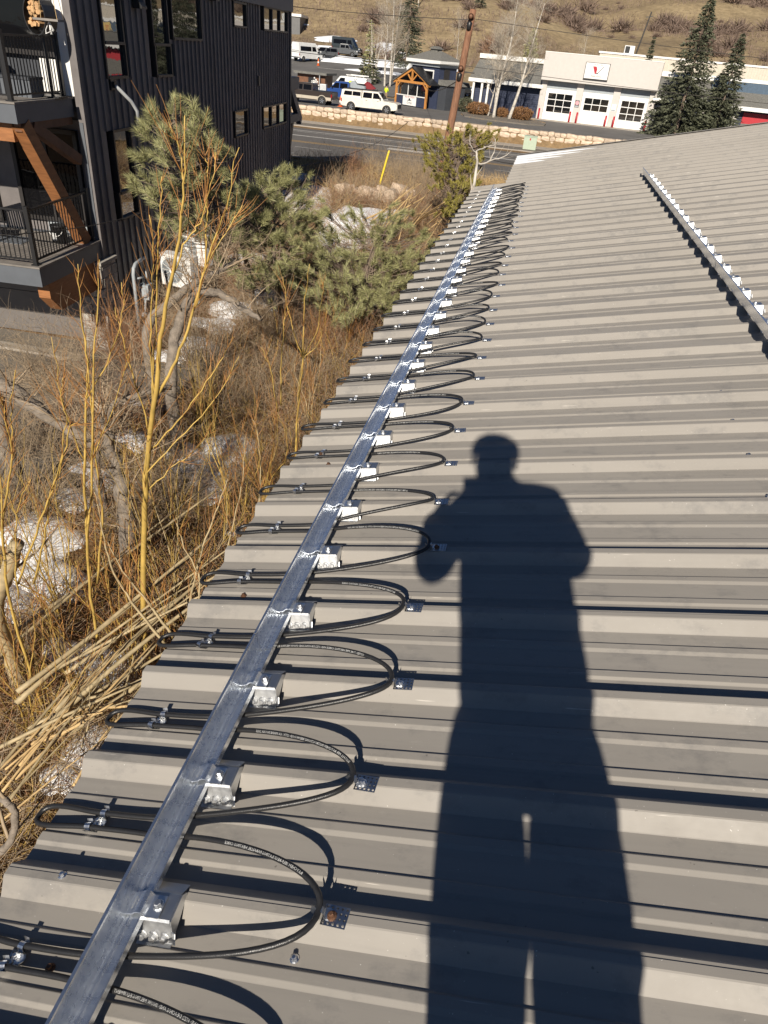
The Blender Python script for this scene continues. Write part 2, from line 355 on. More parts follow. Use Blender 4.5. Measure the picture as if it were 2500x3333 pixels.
# far slope, ridge cap, rake trim, eave fascia, walls
rx = RP(URIDGE, 0); V_S = V0 + JMIN * 3 * PITCHV
MB().prism([rx + Vector((0, V_S, -.004)), rx + Vector((8, V_S, -1.8)), rx + Vector((8, V_S, -1.84)), rx + Vector((0, V_S, -.05))], (0, VEND - V_S, 0)).build('far_roof_slope', MT['roof'], bld)
MB().prism([rx + Vector((-.2, V_S, -.004)), rx + Vector((0, V_S, .055)), rx + Vector((.2, V_S, .0)), rx + Vector((0, V_S, .047))], (0, VEND - V_S, 0)).build('ridge_cap', MT['roof'], bld)
t = MB(); a, b = RP(-.44, VEND + .06), RP(URIDGE, VEND + .06); t.beam(a - RN * .06, b - RN * .06, .004, .12, RN); t.beam(a + RN * .036 - RY * .04, b + RN * .036 - RY * .04, .08, .003, RN); t.build('rake_trim', MT['roof'], bld)
VC = 10.70
for (ua, va, vb) in ((UE, V_S, VC), (-.44, VC, VEND)):
    p = RP(ua + .03, 0); MB().box((p.x, va, p.z - .22), (p.x + .025, vb, p.z - .012)).build('eave_fascia', MT['darktrim'], bld)
    MB().box((p.x + .03, va + .05, p.z - .2), (p.x + .32, vb - .05, p.z - .18)).build('soffit', MT['darktrim'], bld)
wl = MB(); wl.box((-.5, V_S + .2, -7.2), (15.3, VC - .3, -1.78)); wl.box((-.06, VC - .3, -7.6), (15.3, VEND - .3, -1.72)); wl.build('wall', MT['greybld'], bld)
# snow left in the far corner pans
for i, (va, vb, l0, l1) in enumerate(((13.05, 13.32, .02, .55), (13.36, 13.62, .0, .9), (13.66, 13.93, 0, 1.25), (13.97, 14.25, .0, 1.6))):
    mb = MB(); vs = []; K = 14
    for a in range(K):
        u = -.43 + l1 * a / (K - 1); wd = (1 - (a / (K - 1)) ** 1.6)
        for b in range(5):
            q = b / 4 - .5; vs.append(RP(u, (va + vb) / 2 + q * (vb - va) * (.35 + .75 * wd), .034 * (1 - 4 * q * q) * wd ** .5 + .004))
    mb.add(vs, [(a * 5 + b, (a + 1) * 5 + b, (a + 1) * 5 + b + 1, a * 5 + b + 1) for a in range(K - 1) for b in range(4)]).build('roof_snow', MT['snow'], smooth=True, label='thin strip of old snow lying at the far roof corner', cat='snow', group='snow strips on the far roof corner')
# roofing screws
sc = MB(); sc.lathe([(.0095, 0), (.0095, .0015), (.007, .003)], 10); sc.lathe([(.0055, .003), (.0055, .008), (.004, .009)], 6); SCREW = sc.mesh('screw', MT['zinc'])
sc2 = MB(); sc2.lathe([(.010, 0), (.010, .002), (.007, .003)], 10); sc2.lathe([(.0055, .003), (.0055, .009), (.004, .010)], 6); SCREWR = sc2.mesh('screw', MT['rust'])
def screw(u, v, n, me=None):
    o = link('screw', me or SCREW); o.parent = bld; o.matrix_parent_inverse = wm(bld).inverted(); o.matrix_basis = roof_mat(u, v, n) @ Matrix.Rotation(rnd.uniform(-.12, .12), 4, 'X')
for k in range(-2, 33):
    v = V0 + k * PITCHV
    screw(.985 + rnd.uniform(-.012, .012), v + .110, .001)
    if rnd.random() < .28: screw(.94 + rnd.uniform(-.03, .0), v + .112, .001)
    if rnd.random() < .45: screw(2.5 + rnd.uniform(-.02, .02), v + .110, .001)
    if k in (0,): screw(-.728, v + .045, .032)
    if k in (3, 6, 12): screw(-.70 + rnd.uniform(-.02, .02), v + .115, .001, SCREWR)
for u, v in ((-.66, .515), (-.185, .60), (1.62, 2.6), (1.4, 2.83), (1.72, 2.3)): screw(u, v, .001, SCREWR if u < -.6 else SCREW)
# ---------------------------------------------------------------- snow guard rails
def snow_rail(uleg, v0, v1, joints, k0, k1, label, prefix):
    root = thing('snow_guard_rail', label, 'snow rail', mat=roof_mat(uleg, v0))
    root_inv = wm(root).inverted()
    cuts = [v0] + joints + [v1]
    prof = [(0, .046), (0, .106), (-.004, .109), (-.004, .112), (.003, .112), (.0035, .108), (.003, .0520), (.005, .0490), (.0125, .0505), (.0130, .0550), (.0160, .0556), (.0168, .0516), (.036, .0565), (.0372, .0610), (.041, .0612), (.041, .046)]
    for a, b in zip(cuts[:-1], cuts[1:]):
        MB().prism([(x, a + .0012 - v0, z) for x, z in prof], (0, b - a - .0024, 0)).build('rail_section', MT['rail'], root, local=True)
    for jv in joints: MB().box((-.0015, jv - .06 - v0, .058), (-.0005, jv + .06 - v0, .098)).build('splice_plate', MT['rail'], root, local=True)
    # bracket (local: x upslope from the leg, y from the rib's near foot, z out)
    bm_ = MB(); fp = [(-.052, .0025), (-.040, .004), (-.024, .047), (-.020, .0515), (.030, .0515), (.036, .047), (.060, .033)]
    th = .0028; up = [Vector((0, a, b)) for a, b in fp]; lo = [p + Vector((0, .0026, -.0014)) for p in up]
    poly = up + lo[::-1]
    for i in range(len(up) - 1):
        bm_.prism([(.022, *up[i][1:]), (.022, *up[i + 1][1:]), (.022, *lo[i + 1][1:]), (.022, *lo[i][1:])], (.075, 0, 0))
    bm_.prism([(.0972, -.036, .010), (.0972, -.022, .050), (.0972, .031, .050), (.0972, .045, .036)], (.003, 0, 0))
    bm_.prism([(.0972, -.040, .004), (.0972, -.030, .028), (.107, -.034, .030), (.107, -.046, .012)], (.0025, .001, .001))
    BR = bm_.mesh('bracket', MT['bracket'])
    cl = MB(); xs = [(-.001, .0515), (.010, .0545), (.012, .0560), (.020, .0580), (.024, .0625), (.031, .0655), (.040, .0655), (.046, .0535), (.052, .0535), (.074, .0535)]
    for (xa, za), (xb, zb) in zip(xs[:-1], xs[1:]): cl.prism([(xa, -.022, za), (xb, -.022, zb), (xb, -.022, zb + .0026), (xa, -.022, za + .0026)], (0, .044, 0))
    CLP = cl.mesh('clip', MT['rail'])
    bo = MB(); bo.lathe([(.0112, 0), (.0112, .0022), (.0098, .0034)], 12); bo.lathe([(.0075, .0034), (.0075, .0098), (.0060, .0112)], 6); BOLT = bo.mesh('bolt', MT['bracket'])
    tx = MB(); put_text(tx, 'S-5!', .010, (.0185, .000, .0612), (0, -1, 0), (1, 0, 0)); put_text(tx, 'VersaClip', .0065, (.0112, .000, .0592), (0, -1, 0), (1, 0, 0)); LET = tx.mesh('lettering', MT['print'])
    fdir = (up[2] - up[1]).normalized(); fn = Vector((0, -fdir.z, fdir.y))
    def orient(p, nrm): q = Vector(nrm).to_track_quat('Z', 'X').to_matrix().to_4x4(); return Matrix.Translation(p) @ q
    for k in range(k0, k1 + 1):
        vk = V0 + k * PITCHV - v0
        b = link('bracket', BR, root, True); b.location = (rnd.uniform(-.002, .002), vk + rnd.uniform(-.002, .002), 0)
        c = link('clip', CLP, b, True); l_ = link('lettering', LET, c, True)
        for x in (.036, .060, .084):
            q = link('bolt', BOLT, b, True); pt = up[1] + (up[2] - up[1]) * .30 + fn * .0005; pt = Vector((x, pt.y, pt.z)); q.matrix_basis = orient(pt, fn) @ Matrix.Rotation(rnd.uniform(0, 1), 4, 'Z')
        q = link('bolt', BOLT, b, True); q.matrix_basis = orient((.064, .002, .0562), (0, 0, 1)) @ Matrix.Rotation(rnd.uniform(0, 1), 4, 'Z')
    return root
snow_rail(-.532, -1.6, 10.13, [1.36, 4.4, 7.45], -5, 31, 'long aluminium snow rail running beside the eave, with heat cable looped beneath it', 'low')
snow_rail(1.300, 2.2, 10.03, [5.2, 8.24], 6, 30, 'shorter aluminium snow rail higher up the roof, with no cable', 'high')
# ---------------------------------------------------------------- heating cable
def bez(p0, p1, p2, p3, n):
    return [p0 * (1 - t) ** 3 + p1 * 3 * t * (1 - t) ** 2 + p2 * 3 * t * t * (1 - t) + p3 * t ** 3 for t in [i / n for i in range(n)]]
path = []; apx = []; eav = []; KA, KB = -3, 31
for k in range(KA, KB + 1):
    va = V0 + k * PITCHV + .040 + rnd.uniform(-.010, .010); ua = -.142 + rnd.uniform(-.022, .016)
    apx.append((k, ua, va))
for i, (k, ua, va) in enumerate(apx):
    vm = va + .150 + rnd.uniform(-.006, .006); eav.append((k, vm))
    nx = apx[i + 1] if i + 1 < len(apx) else (k + 1, ua, va + PITCHV)
    sp = rnd.uniform(.055, .125); n0 = .049; lift = rnd.uniform(.008, .055)
    V3 = lambda u, v, n: Vector((u, v, n))
    uc = -.742; ue = -.905 + rnd.uniform(-.02, .012); hw = rnd.uniform(.017, .021); bl = rnd.uniform(.034, .044)
    path += bez(V3(ua, va, n0), V3(ua + .012, va + sp, n0 + lift * .6), V3(ua - .24, vm - .03, .020 + lift), V3(-.56, vm - hw - .004, .017), 18)
    path += bez(V3(-.56, vm - hw - .004, .017), V3(-.62, vm - hw + .002, .015), V3(-.68, vm - hw, .014), V3(uc, vm - hw, .014), 6)
    path += bez(V3(uc, vm - hw, .014), V3(uc - .07, vm - hw, .016), V3(ue, vm - bl * 1.25, .012), V3(ue, vm, .006), 9)
    path += bez(V3(ue, vm, .006), V3(ue, vm + bl * 1.25, .012), V3(uc - .07, vm + hw, .018), V3(uc, vm + hw, .016), 9)
    path += bez(V3(uc, vm + hw, .016), V3(-.68, vm + hw, .017), V3(-.62, vm + hw - .002, .018), V3(-.56, vm + hw + .004, .019), 6)
    sp2 = rnd.uniform(.045, .11); l2 = rnd.uniform(.0, .045)
    path += bez(V3(-.56, vm + hw + .004, .019), V3(nx[1] - .24, vm + .035, .022 + l2), V3(nx[1] + .010, nx[2] - sp2, n0 + l2 * .5), V3(nx[1], nx[2], n0), 18)
PW = [RP(*p) for p in path]
cb = MB(); cb.tube(PW, .0064, 8, True)
cable = cb.build('heating_cable', MT['cable'], smooth=True, label='black heating cable zigzagging in loops between the eave and the roof slope', cat='cable')
# printed lettering along the near strands
cum = [0]
for a, b in zip(PW[:-1], PW[1:]): cum.append(cum[-1] + (b - a).length)
def along(s):
    i = int(np.searchsorted(cum, s)) - 1; i = max(0, min(i, len(PW) - 2)); f = (s - cum[i]) / (cum[i + 1] - cum[i] + 1e-9); return PW[i].lerp(PW[i + 1], f), (PW[i + 1] - PW[i]).normalized()
words = ['RAYCHEM SELF-REGULATING PARALLEL HEATING CABLE', 'INSTALL PER RAYCHEM INSTRUCTIONS REDWOOD CITY, CA MADE IN USA 2025', 'LISTED 718K PIPE HEATING CABLE AND 07Z2 DE-ICING AND SNOW MELTING EQUIPMENT', 'W51 240V 20 A MAX 5 W/FT']
seg = cum[-1] / len(apx); le = MB()
for i in range(1, 19):
    s0 = seg * i + rnd.uniform(0, .1); tx = words[i % 3]; v, f = text_geo(tx, .0078); vs = []
    for x, y, z in v:
        p, tg = along(min(s0 + x, cum[-1] - .01)); view = (-p).normalized(); sd = view.cross(tg).normalized(); up = tg.cross(sd)
        if up.dot(view) < 0: up = -up
        # wrap on the round jacket
        a = max(-1.2, min(1.2, (y - .0032) / .0064)); vs.append(p + (up * math.cos(a) + sd * math.sin(a) * -1) * .0067)
    le.add(vs, f)
le.build('printed_lettering', MT['print'], cable, kind='stuff')
# ---------------------------------------------------------------- cable clips
def perforated(nx, ny, px_, py_, r, th):
    mb = MB(); S = 8
    for i in range(nx):
        for j in range(ny):
            cx, cy = (i + .5) * px_, (j + .5) * py_; vs = []
            for z in (th, 0):
                for k in range(S):
                    a = 2 * PI * k / S; c, s_ = math.cos(a), math.sin(a); m_ = max(abs(c), abs(s_)); vs.append((cx + c / m_ * px_ / 2, cy + s_ / m_ * py_ / 2, z))
                for k in range(S):
                    a = 2 * PI * k / S; vs.append((cx + r * math.cos(a), cy + r * math.sin(a), z))
            fs = [(k, (k + 1) % S, S + (k + 1) % S, S + k) for k in range(S)] + [(3 * S + k, 3 * S + (k + 1) % S, 2 * S + (k + 1) % S, 2 * S + k) for k in range(S)] + [(S + k, S + (k + 1) % S, 3 * S + (k + 1) % S, 3 * S + k) for k in range(S)]
            if i in (0, nx - 1) or j in (0, ny - 1): fs += [(2 * S + k, 2 * S + (k + 1) % S, (k + 1) % S, k) for k in range(S)]
            mb.add(vs, fs)
    return mb
def strap(mb, ax, w_, r, h, ear):
    """arched band over the cable; ax = unit vector of the cable in the xy plane"""
    ax = Vector((*ax, 0)); sd = Vector((-ax.y, ax.x, 0)); pts = [sd * -(r + ear) + Vector((0, 0, .010 + ear * .8)), sd * -(r + .002) + Vector((0, 0, .003)), sd * -r + Vector((0, 0, h * .6))]
    pts += [sd * (r * math.sin(a)) + Vector((0, 0, h * .6 + (h * .4) * math.cos(a))) for a in (-1.0, -.4, .4, 1.0)]
    pts += [sd * r + Vector((0, 0, h * .6)), sd * (r + .002) + Vector((0, 0, .003)), sd * (r + ear) + Vector((0, 0, .010 + ear * .8))]
    for p, q in zip(pts[:-1], pts[1:]): mb.add([p - ax * w_ / 2, q - ax * w_ / 2, q + ax * w_ / 2, p + ax * w_ / 2], [(0, 1, 2, 3)])
    for p, q in zip(pts[:-1], pts[1:]): mb.add([p - ax * w_ / 2 - Vector((0, 0, .0012)), q - ax * w_ / 2 - Vector((0, 0, .0012)), q + ax * w_ / 2 - Vector((0, 0, .0012)), p + ax * w_ / 2 - Vector((0, 0, .0012))], [(3, 2, 1, 0)])
    return mb
P1 = perforated(5, 4, .0100, .0100, .0026, .0016).mesh('plate', MT['plate'])
S1 = strap(MB(), (0, 1), .013, .0075, .016, .007).mesh('strap', MT['zinc'])
P2 = perforated(3, 5, .0096, .0096, .0025, .0016).mesh('plate', MT['plate'])
S2 = strap(MB(), (1, 0), .013, .0075, .016, .007).mesh('strap', MT['zinc'])
W1 = MB(); W1.lathe([(.0115, 0), (.0115, .0016), (.008, .0024)], 10); W1 = W1.mesh('washer', MT['zinc'])
for i, (k, ua, va) in enumerate(apx):
    if k < 0: continue
    big = k < 22
    r = thing('apex_cable_clip', 'perforated metal clip plate holding the upslope end of the %s cable loop from the photographer' % ordinal(k), 'cable clip', group='clip plates at the upslope cable loops', mat=roof_mat(ua, va, .0335) @ Matrix.Rotation(rnd.uniform(-.08, .08), 4, 'Z'))
    p = link('plate', P1, r, True); p.location = (.006, -.0192, .001)
    s_ = link('strap', S1, r, True); s_.location = (0, 0, .0045); s_.rotation_euler = (0, rnd.uniform(-.15, .15), rnd.uniform(-.3, .3))
    q = link('screw', SCREWR if k in (0, 4) else SCREW, r, True); q.location = (.024, .0, .0028)
    q = link('washer', W1, r, True); q.location = (.016, .002, .0028)
for k, vm in eav:
    if k < -1: continue
    r = thing('eave_cable_clip', 'double strap clip pinning the eave end of the %s cable loop from the photographer' % ordinal(k + 1), 'cable clip', group='double clips at the eave cable loops', mat=roof_mat(-.742, vm, .001) @ Matrix.Rotation(rnd.uniform(-.12, .12), 4, 'Z'))
    p = link('plate', P2, r, True); p.location = (-.0144, -.024, .0045)
    for sg, dx in ((1, .010), (-1, -.008)):
        s_ = link('strap', S2, r, True); s_.location = (dx, sg * .0185, .0075); s_.rotation_euler = (0, 0, rnd.uniform(-.2, .2))
    q = link('screw', SCREWR if k in (6,) else SCREW, r, True); q.location = (.002, .002, .0065)
    q = link('washer', W1, r, True); q.location = (.012, .0, .0062)
# ================================================================== ground, road, hills
def sstep(a, b, x):
    t = max(0.0, min(1.0, (x - a) / (b - a))); return t * t * (3 - 2 * t)
def fbm(x, y, s, o=3, seed=0.0):
    v = 0; a = 1; t = 0
    for i in range(o):
        v += a * noise.noise(Vector((x / s + seed, y / s - seed, seed * .7 + i * 5.3))); t += a; a *= .5; s *= .5
    return v / t
ROAD0, ROAD1, WALLY, ZROAD, ZLOT = 56.8, 76.3, 82.6, -7.45, -6.15
def gz(x, y):
    if y < ROAD0:
        # slope between the two buildings: driveway, ditch, bank, then down to the street
        along_ = -6.9 + 1.45 * sstep(14, 31, y) - .35 * sstep(31, 40, y) - 1.7 * sstep(40, 55, y)
        z = along_ - .45 * math.exp(-((x + 4.6) / 1.8) ** 2) * (1 - sstep(24, 34, y)) + .55 * sstep(-3.2, -.8, x) * (1 - sstep(26, 36, y))
        dr = sstep(-6.2, -7.4, x) * sstep(16.5, 14.2, y)
        z += (1 - dr) * (.28 * fbm(x, y, 2.6, 3, 3.1) + .08 * fbm(x, y, .7, 2, 8.0)); z = z * (1 - dr) + (-6.92) * dr
        e = sstep(52, ROAD0 - .6, y); return z * (1 - e) + (ZROAD - .05) * e
    if y < WALLY - .1:
        return ZROAD - .04 if y < ROAD1 else ZROAD + .06
    z = ZLOT - .03
    z += .08 * max(0, min(y, 168) - 112)
    if y > 150:
        a = x / y; left = sstep(.05, -.12, a)
        crest = 330 + 60 * left; S = .165 + .075 * left
        rel = -1.7; hh = S * max(0, y - 168) * sstep(150, 215, y) * (1.0 if y < crest else max(.0, 1 - (y - crest) / 260))
        dip = 1 - .18 * math.exp(-((a - .03) / .045) ** 2)
        z += hh * dip + sstep(160, 230, y) * (4.5 * fbm(x, y, 60, 3, 1.7) + 1.2 * fbm(x, y, 16, 2, 4.2))
    return z
def ground_mat():
    m = bpy.data.materials.new('ground'); m.use_nodes = True; n = m.node_tree.nodes; l = m.node_tree.links; p = n['Principled BSDF']; p.inputs['Roughness'].default_value = .95; p.inputs['Specular IOR Level'].default_value = .2
    tc = n.new('ShaderNodeTexCoord'); src = tc.outputs['Object']
    def nz(sc, det=6, ro=.65):
        x = n.new('ShaderNodeTexNoise'); x.inputs['Scale'].default_value = sc; x.inputs['Detail'].default_value = det; x.inputs['Roughness'].default_value = ro; l.new(src, x.inputs['Vector']); return x.outputs[0]
    def ramp(v, st):
        r = n.new('ShaderNodeValToRGB'); l.new(v, r.inputs[0]); e = r.color_ramp.elements
        e[0].position, e[0].color = st[0][0], (*st[0][1], 1); e[1].position, e[1].color = st[1][0], (*st[1][1], 1)
        for a, c in st[2:]: x = e.new(a); x.color = (*c, 1)
        return r.outputs[0]
    def mix(f, a, b):
        x = n.new('ShaderNodeMix'); x.data_type = 'RGBA'; l.new(f, x.inputs[0]); l.new(a, x.inputs[6]); l.new(b, x.inputs[7]); return x.outputs[2]
    near = ramp(nz(3.0, 9, .75), [(.3, (.095, .056, .028)), (.72, (.36, .22, .10)), (.5, (.23, .135, .062))])
    fine = ramp(nz(45, 4), [(.35, (.55, .55, .55)), (.7, (1.25, 1.25, 1.25))])
    mu = n.new('ShaderNodeMix'); mu.data_type = 'RGBA'; mu.blend_type = 'MULTIPLY'; mu.inputs[0].default_value = 1; l.new(near, mu.inputs[6]); l.new(fine, mu.inputs[7]); near = mu.outputs[2]
    far = ramp(nz(.045, 10, .72), [(.36, (.20, .15, .095)), (.66, (.40, .31, .185)), (.52, (.33, .25, .145))])
    ff = ramp(nz(.7, 8, .7), [(.32, (.62, .62, .62)), (.7, (1.22, 1.22, 1.22))])
    m2 = n.new('ShaderNodeMix'); m2.data_type = 'RGBA'; m2.blend_type = 'MULTIPLY'; m2.inputs[0].default_value = 1; l.new(far, m2.inputs[6]); l.new(ff, m2.inputs[7]); far = m2.outputs[2]
    sx = n.new('ShaderNodeSeparateXYZ'); l.new(src, sx.inputs[0])
    mr = n.new('ShaderNodeMapRange'); mr.inputs[1].default_value = 60; mr.inputs[2].default_value = 120; l.new(sx.outputs[1], mr.inputs[0])
    c = mix(mr.outputs[0], near, far)
    l.new(c, p.inputs['Base Color'])
    bp = n.new('ShaderNodeBump'); bp.inputs['Strength'].default_value = .8; bp.inputs['Distance'].default_value = .08; l.new(nz(7, 8, .7), bp.inputs['Height']); l.new(bp.outputs[0], p.inputs['Normal'])
    return m
MT['ground'] = ground_mat()
def axis(parts):
    o = []
    for a, b, st in parts: o += list(np.arange(a, b - 1e-6, st))
    return o + [parts[-1][1]]
xs = axis([(-900, -200, 50), (-200, -60, 6), (-60, -12, 2.5), (-12, 0, .3), (0, 60, 3), (60, 240, 8), (240, 900, 60)])
ys = axis([(-500, -30, 40), (-30, 0, 3), (0, 34, .3), (34, ROAD0, .8), (ROAD0, ROAD1 - .2, 9), (ROAD1, WALLY - .12, 3), (WALLY + .1, 112, 6), (112, 400, 5), (400, 1000, 40)])
V = [(x, y, gz(x, y)) for y in ys for x in xs]; nx = len(xs)
F = [(j * nx + i, j * nx + i + 1, (j + 1) * nx + i + 1, (j + 1) * nx + i) for j in range(len(ys) - 1) for i in range(nx - 1)]
link('ground', tri_mesh('ground', V, F, MT['ground'], True), kind='structure')
# distant mountain
mx = np.linspace(-3500, 3500, 90); V = []; 
for row in range(8):
    for x in mx:
        t = row / 7; y = 2000 + 900 * t; h = (330 + 130 * fbm(x, 0, 900, 4, 9.0)) * t ** .8 - 30; V.append((x, y, h + 20 * fbm(x, y, 200, 3, 2.0)))
F = [(j * 90 + i, j * 90 + i + 1, (j + 1) * 90 + i + 1, (j + 1) * 90 + i) for j in range(7) for i in range(89)]
MT['mountain'] = mat('wooded_mountain', (.075, .075, .095), .95, 0, .35, .012, col2=(.16, .15, .17))
link('mountain', tri_mesh('mountain', V, F, MT['mountain'], True), kind='structure')
def sheet(name, x0, x1, y0, y1, z, m, kind='structure', parent=None, ny=1, nx_=1, zf=None):
    vs = []; 
    for j in range(ny + 1):
        for i in range(nx_ + 1):
            x = x0 + (x1 - x0) * i / nx_; y = y0 + (y1 - y0) * j / ny; vs.append((x, y, zf(x, y) if zf else z))
    fs = [(j * (nx_ + 1) + i, j * (nx_ + 1) + i + 1, (j + 1) * (nx_ + 1) + i + 1, (j + 1) * (nx_ + 1) + i) for j in range(ny) for i in range(nx_)]
    return MB().add(vs, fs).build(name, m, parent, kind=None if parent else kind)
road = sheet('road', -260, 260, ROAD0 - .3, ROAD1, ZROAD, MT['asphalt'])
def stripe(x0, x1, y, w_, m, nm='lane_marking'):
    sheet(nm, x0, x1, y - w_ / 2, y + w_ / 2, ZROAD + .006, m, parent=road)
for y, w_ in ((73.3, .28), (72.3, .14), (69.2, .42)): stripe(-200, 200, y, w_, MT['roadwhite'])
stripe(-200, 200, 64.7, .22, MT['roadyellow']); stripe(-200, 200, 65.3, .16, MT['roadyellow'])
for i in range(-12, 14): stripe(i * 8.2 - 3.4, i * 8.2 - .4, 61.4, .14, MT['roadwhite']); stripe(i * 8.2 - 5.2, i * 8.2 - 2.2, 57.5, .14, MT['roadwhite'])
sheet('crosswalk_bar', -13.2, -8.0, 66.5, 67.7, ZROAD + .006, MT['roadwhite'], parent=road)
# kerb, verge, pavement below the stone wall
MB().box((-260, ROAD1, ZROAD - .1), (260, ROAD1 + .35, ZROAD + .13)).build('kerb', MT['concrete'], kind='structure')
MB().box((-260, ROAD1 + 3.3, ZROAD - .1), (260, ROAD1 + 5.6, ZROAD + .12)).build('pavement', MT['concrete'], kind='structure')
sheet('verge', -260, 260, ROAD1 + .35, ROAD1 + 3.3, ZROAD + .10, MT['driveway'])
sheet('gravel_shoulder', -60, 60, 54.6, ROAD0 - .3, 0, MT['gravel'], zf=lambda x, y: ZROAD - .004 + .5 * max(0, ROAD0 - .6 - y) * .12 + .05, ny=4, nx_=60)
sheet('parking_lot', -120, 90, WALLY + .5, 113, ZLOT, MT['asphalt2'])
sheet('side_road', -150, -22, 113, 152, 0, MT['asphalt2'], zf=lambda x, y: gz(x, y) + .12, ny=10, nx_=20)
for (x0, x1, y) in ((-52, -44, 131), (-41, -37, 126.5), (-40, -33, 136), (-33, -28, 138), (-48, -44, 122), (-43, -38, 120)):
    sheet('lane_marking', x0, x1, y, y + .35, 0, MT['roadwhite'] if x1 != -38 else MT['roadyellow'], zf=lambda x, yy: gz(x, yy) + .16, kind='structure')
sheet('driveway', -22, -6.9, -6, 15.4, -6.86, MT['driveway'])
MB().box((-13.0, 14.2, -6.95), (-9.85, 14.5, -6.80)).build('driveway_kerb', MT['concrete'], kind='structure')
# planted island by the service station
isl = [(-9.6, 93.0), (-6, 91.2), (-2.4, 90.6), (-.4, 91.8), (-.2, 94), (-1.2, 97), (-4, 100.5), (-9, 101.5), (-10.6, 98)]
MB().prism([(x, y, ZLOT) for x, y in isl], (0, 0, .12)).build('planted_island', MT['driveway'], kind='structure')
# snow patches
SNOWC = []
def snow_patch(cx, cy, rx, ry, h, seed, name='snow_patch', n=26, rot=0, zo=.0):
    vs = []; fs = []; R_ = 9; SNOWC.append((cx, cy, rx, ry))
    for i in range(R_ + 1):
        for k in range(n):
            a = 2 * PI * k / n; q = i / R_; rr = q * (1 + .38 * noise.noise(Vector((math.cos(a) * 1.3 + seed, math.sin(a) * 1.3, seed))) + .18 * noise.noise(Vector((math.cos(a) * 3.5, seed, math.sin(a) * 3.5))))
            dx, dy = rr * rx * math.cos(a), rr * ry * math.sin(a); x = cx + dx * math.cos(rot) - dy * math.sin(rot); y = cy + dx * math.sin(rot) + dy * math.cos(rot)
            vs.append((x, y, gz(x, y) + zo + h * (1 - q ** 2.2) + h * .5 * fbm(x, y, .6, 3, seed) * (1 - q) - .03 * (i == R_)))
    for i in range(R_):
        for k in range(n): fs.append((i * n + k, i * n + (k + 1) % n, (i + 1) * n + (k + 1) % n, (i + 1) * n + k))
    return link(name, tri_mesh(name, vs, fs, MT['snow'], True), kind='structure')
for i, (px, py, rx, ry, h) in enumerate(((660, 1560, .85, 1.4, .3), (740, 1480, .7, .9, .26), (600, 1480, .5, .5, .2), (420, 1440, .6, .5, .2), (230, 1640, .5, .4, .18), (640, 1130, .9, .7, .3), (760, 1010, .9, .8, .3), (160, 1900, .8, .6, .2), (120, 1780, .8, .9, .18), (60, 1980, .55, .5, .15), (330, 1560, .9, .5, .15), (330, 2160, .9, .5, .12), (320, 2420, .5, .5, .10), (760, 2000, .55, .35, .1), (830, 1720, .6, .35, .1), (690, 1060, .8, .5, .16), (880, 960, .8, .9, .12), (560, 1170, .7, .6, .16), (810, 880, .8, .7, .18), (430, 1320, .7, .35, .1), (1120, 790, 1.3, 2.6, .16), (1090, 860, 1.0, 1.4, .14), (1190, 700, 1.5, 1.6, .2), (1110, 720, 1.2, 1.5, .2), (1270, 690, 1.1, .8, .16), (980, 640, 1.6, 3.2, .2), (1010, 585, 1.5, 2.4, .16), (960, 690, 1.2, 1.6, .14), (1180, 1010, .7, .9, .1), (200, 2520, .35, .35, .08), (1000, 1000, .5, .5, .1), (250, 1250, .0, .0, 0))):
    if rx == 0: continue
    z = -6.7 if py > 900 else -5.7; p = atz(px, py, z); p = atz(px, py, gz(p.x, p.y)); snow_patch(p.x, p.y, rx * .85, ry * .85, h * .8, i * 3.7 + 1)
for i, (x, y, rx, ry, h) in enumerate(((-30, 152, 14, 3.4, .5), (-44, 153, 10, 2, .5), (-41, 147.5, 13, 1.6, .35), (-60, 136, 8, 2, .3), (-16, 124, 4.2, 2.6, .7), (-12, 126, 3, 2, .6), (-29, 138, 6, 1.2, .3), (-66, 175, 6, 2.5, .3), (-50, 181, 5, 2.6, .3), (-38, 176, 3, 6, .3), (-58, 168, 9, 1.0, .25), (-47, 171, 6, .8, .25), (-33, 168, 2.6, 6, .3), (-64, 190, 5, 1.3, .25), (4, 120, 5, 1.6, .35), (-19, 121, 2, 2, .4))):
    snow_patch(x, y, rx, ry, h, 50 + i * 2.3, zo=.14)
# ================================================================== dark neighbouring house
AZB = math.radians(3.56); BC = (-9.70, 15.45, 0)
house = thing('dark_house', 'tall charcoal house with vertical metal siding and timber-braced balconies', 'house', BC, AZB)
def HB(name, m, parent=None, **kw):
    def f(mb, smooth=False): return mb.build(name, m, parent or house, local=True, smooth=smooth, **kw)
    return f
SF, TW, ZB, ZT = 17.2, -11.0, -7.2, .80       # far end, far side, base, top of siding
core = MB(); core.box((TW, .35, ZB), (-.14, SF - .1, 2.44)); HB('core_wall', MT['darktrim'])(core)
WIN = [  # s0, s1, z0, z1, panes: long wall
    (1.30, 2.20, -.42, 2.0, 1), (1.28, 2.22, -1.07, -.47, 1), (3.90, 4.80, -.42, 2.2, 1), (3.94, 4.86, -1.09, -.47, 1), (5.15, 7.2, -.27, 2.4, 1),
    (10.15, 11.4, .15, .73, 1), (13.45, 16.65, .14, .76, 3), (9.95, 11.25, -2.98, -2.28, 1), (13.25, 16.5, -2.97, -2.32, 3), (1.22, 2.05, -3.45, -2.18, 1), (1.16, 2.06, -4.02, -3.50, 1)]
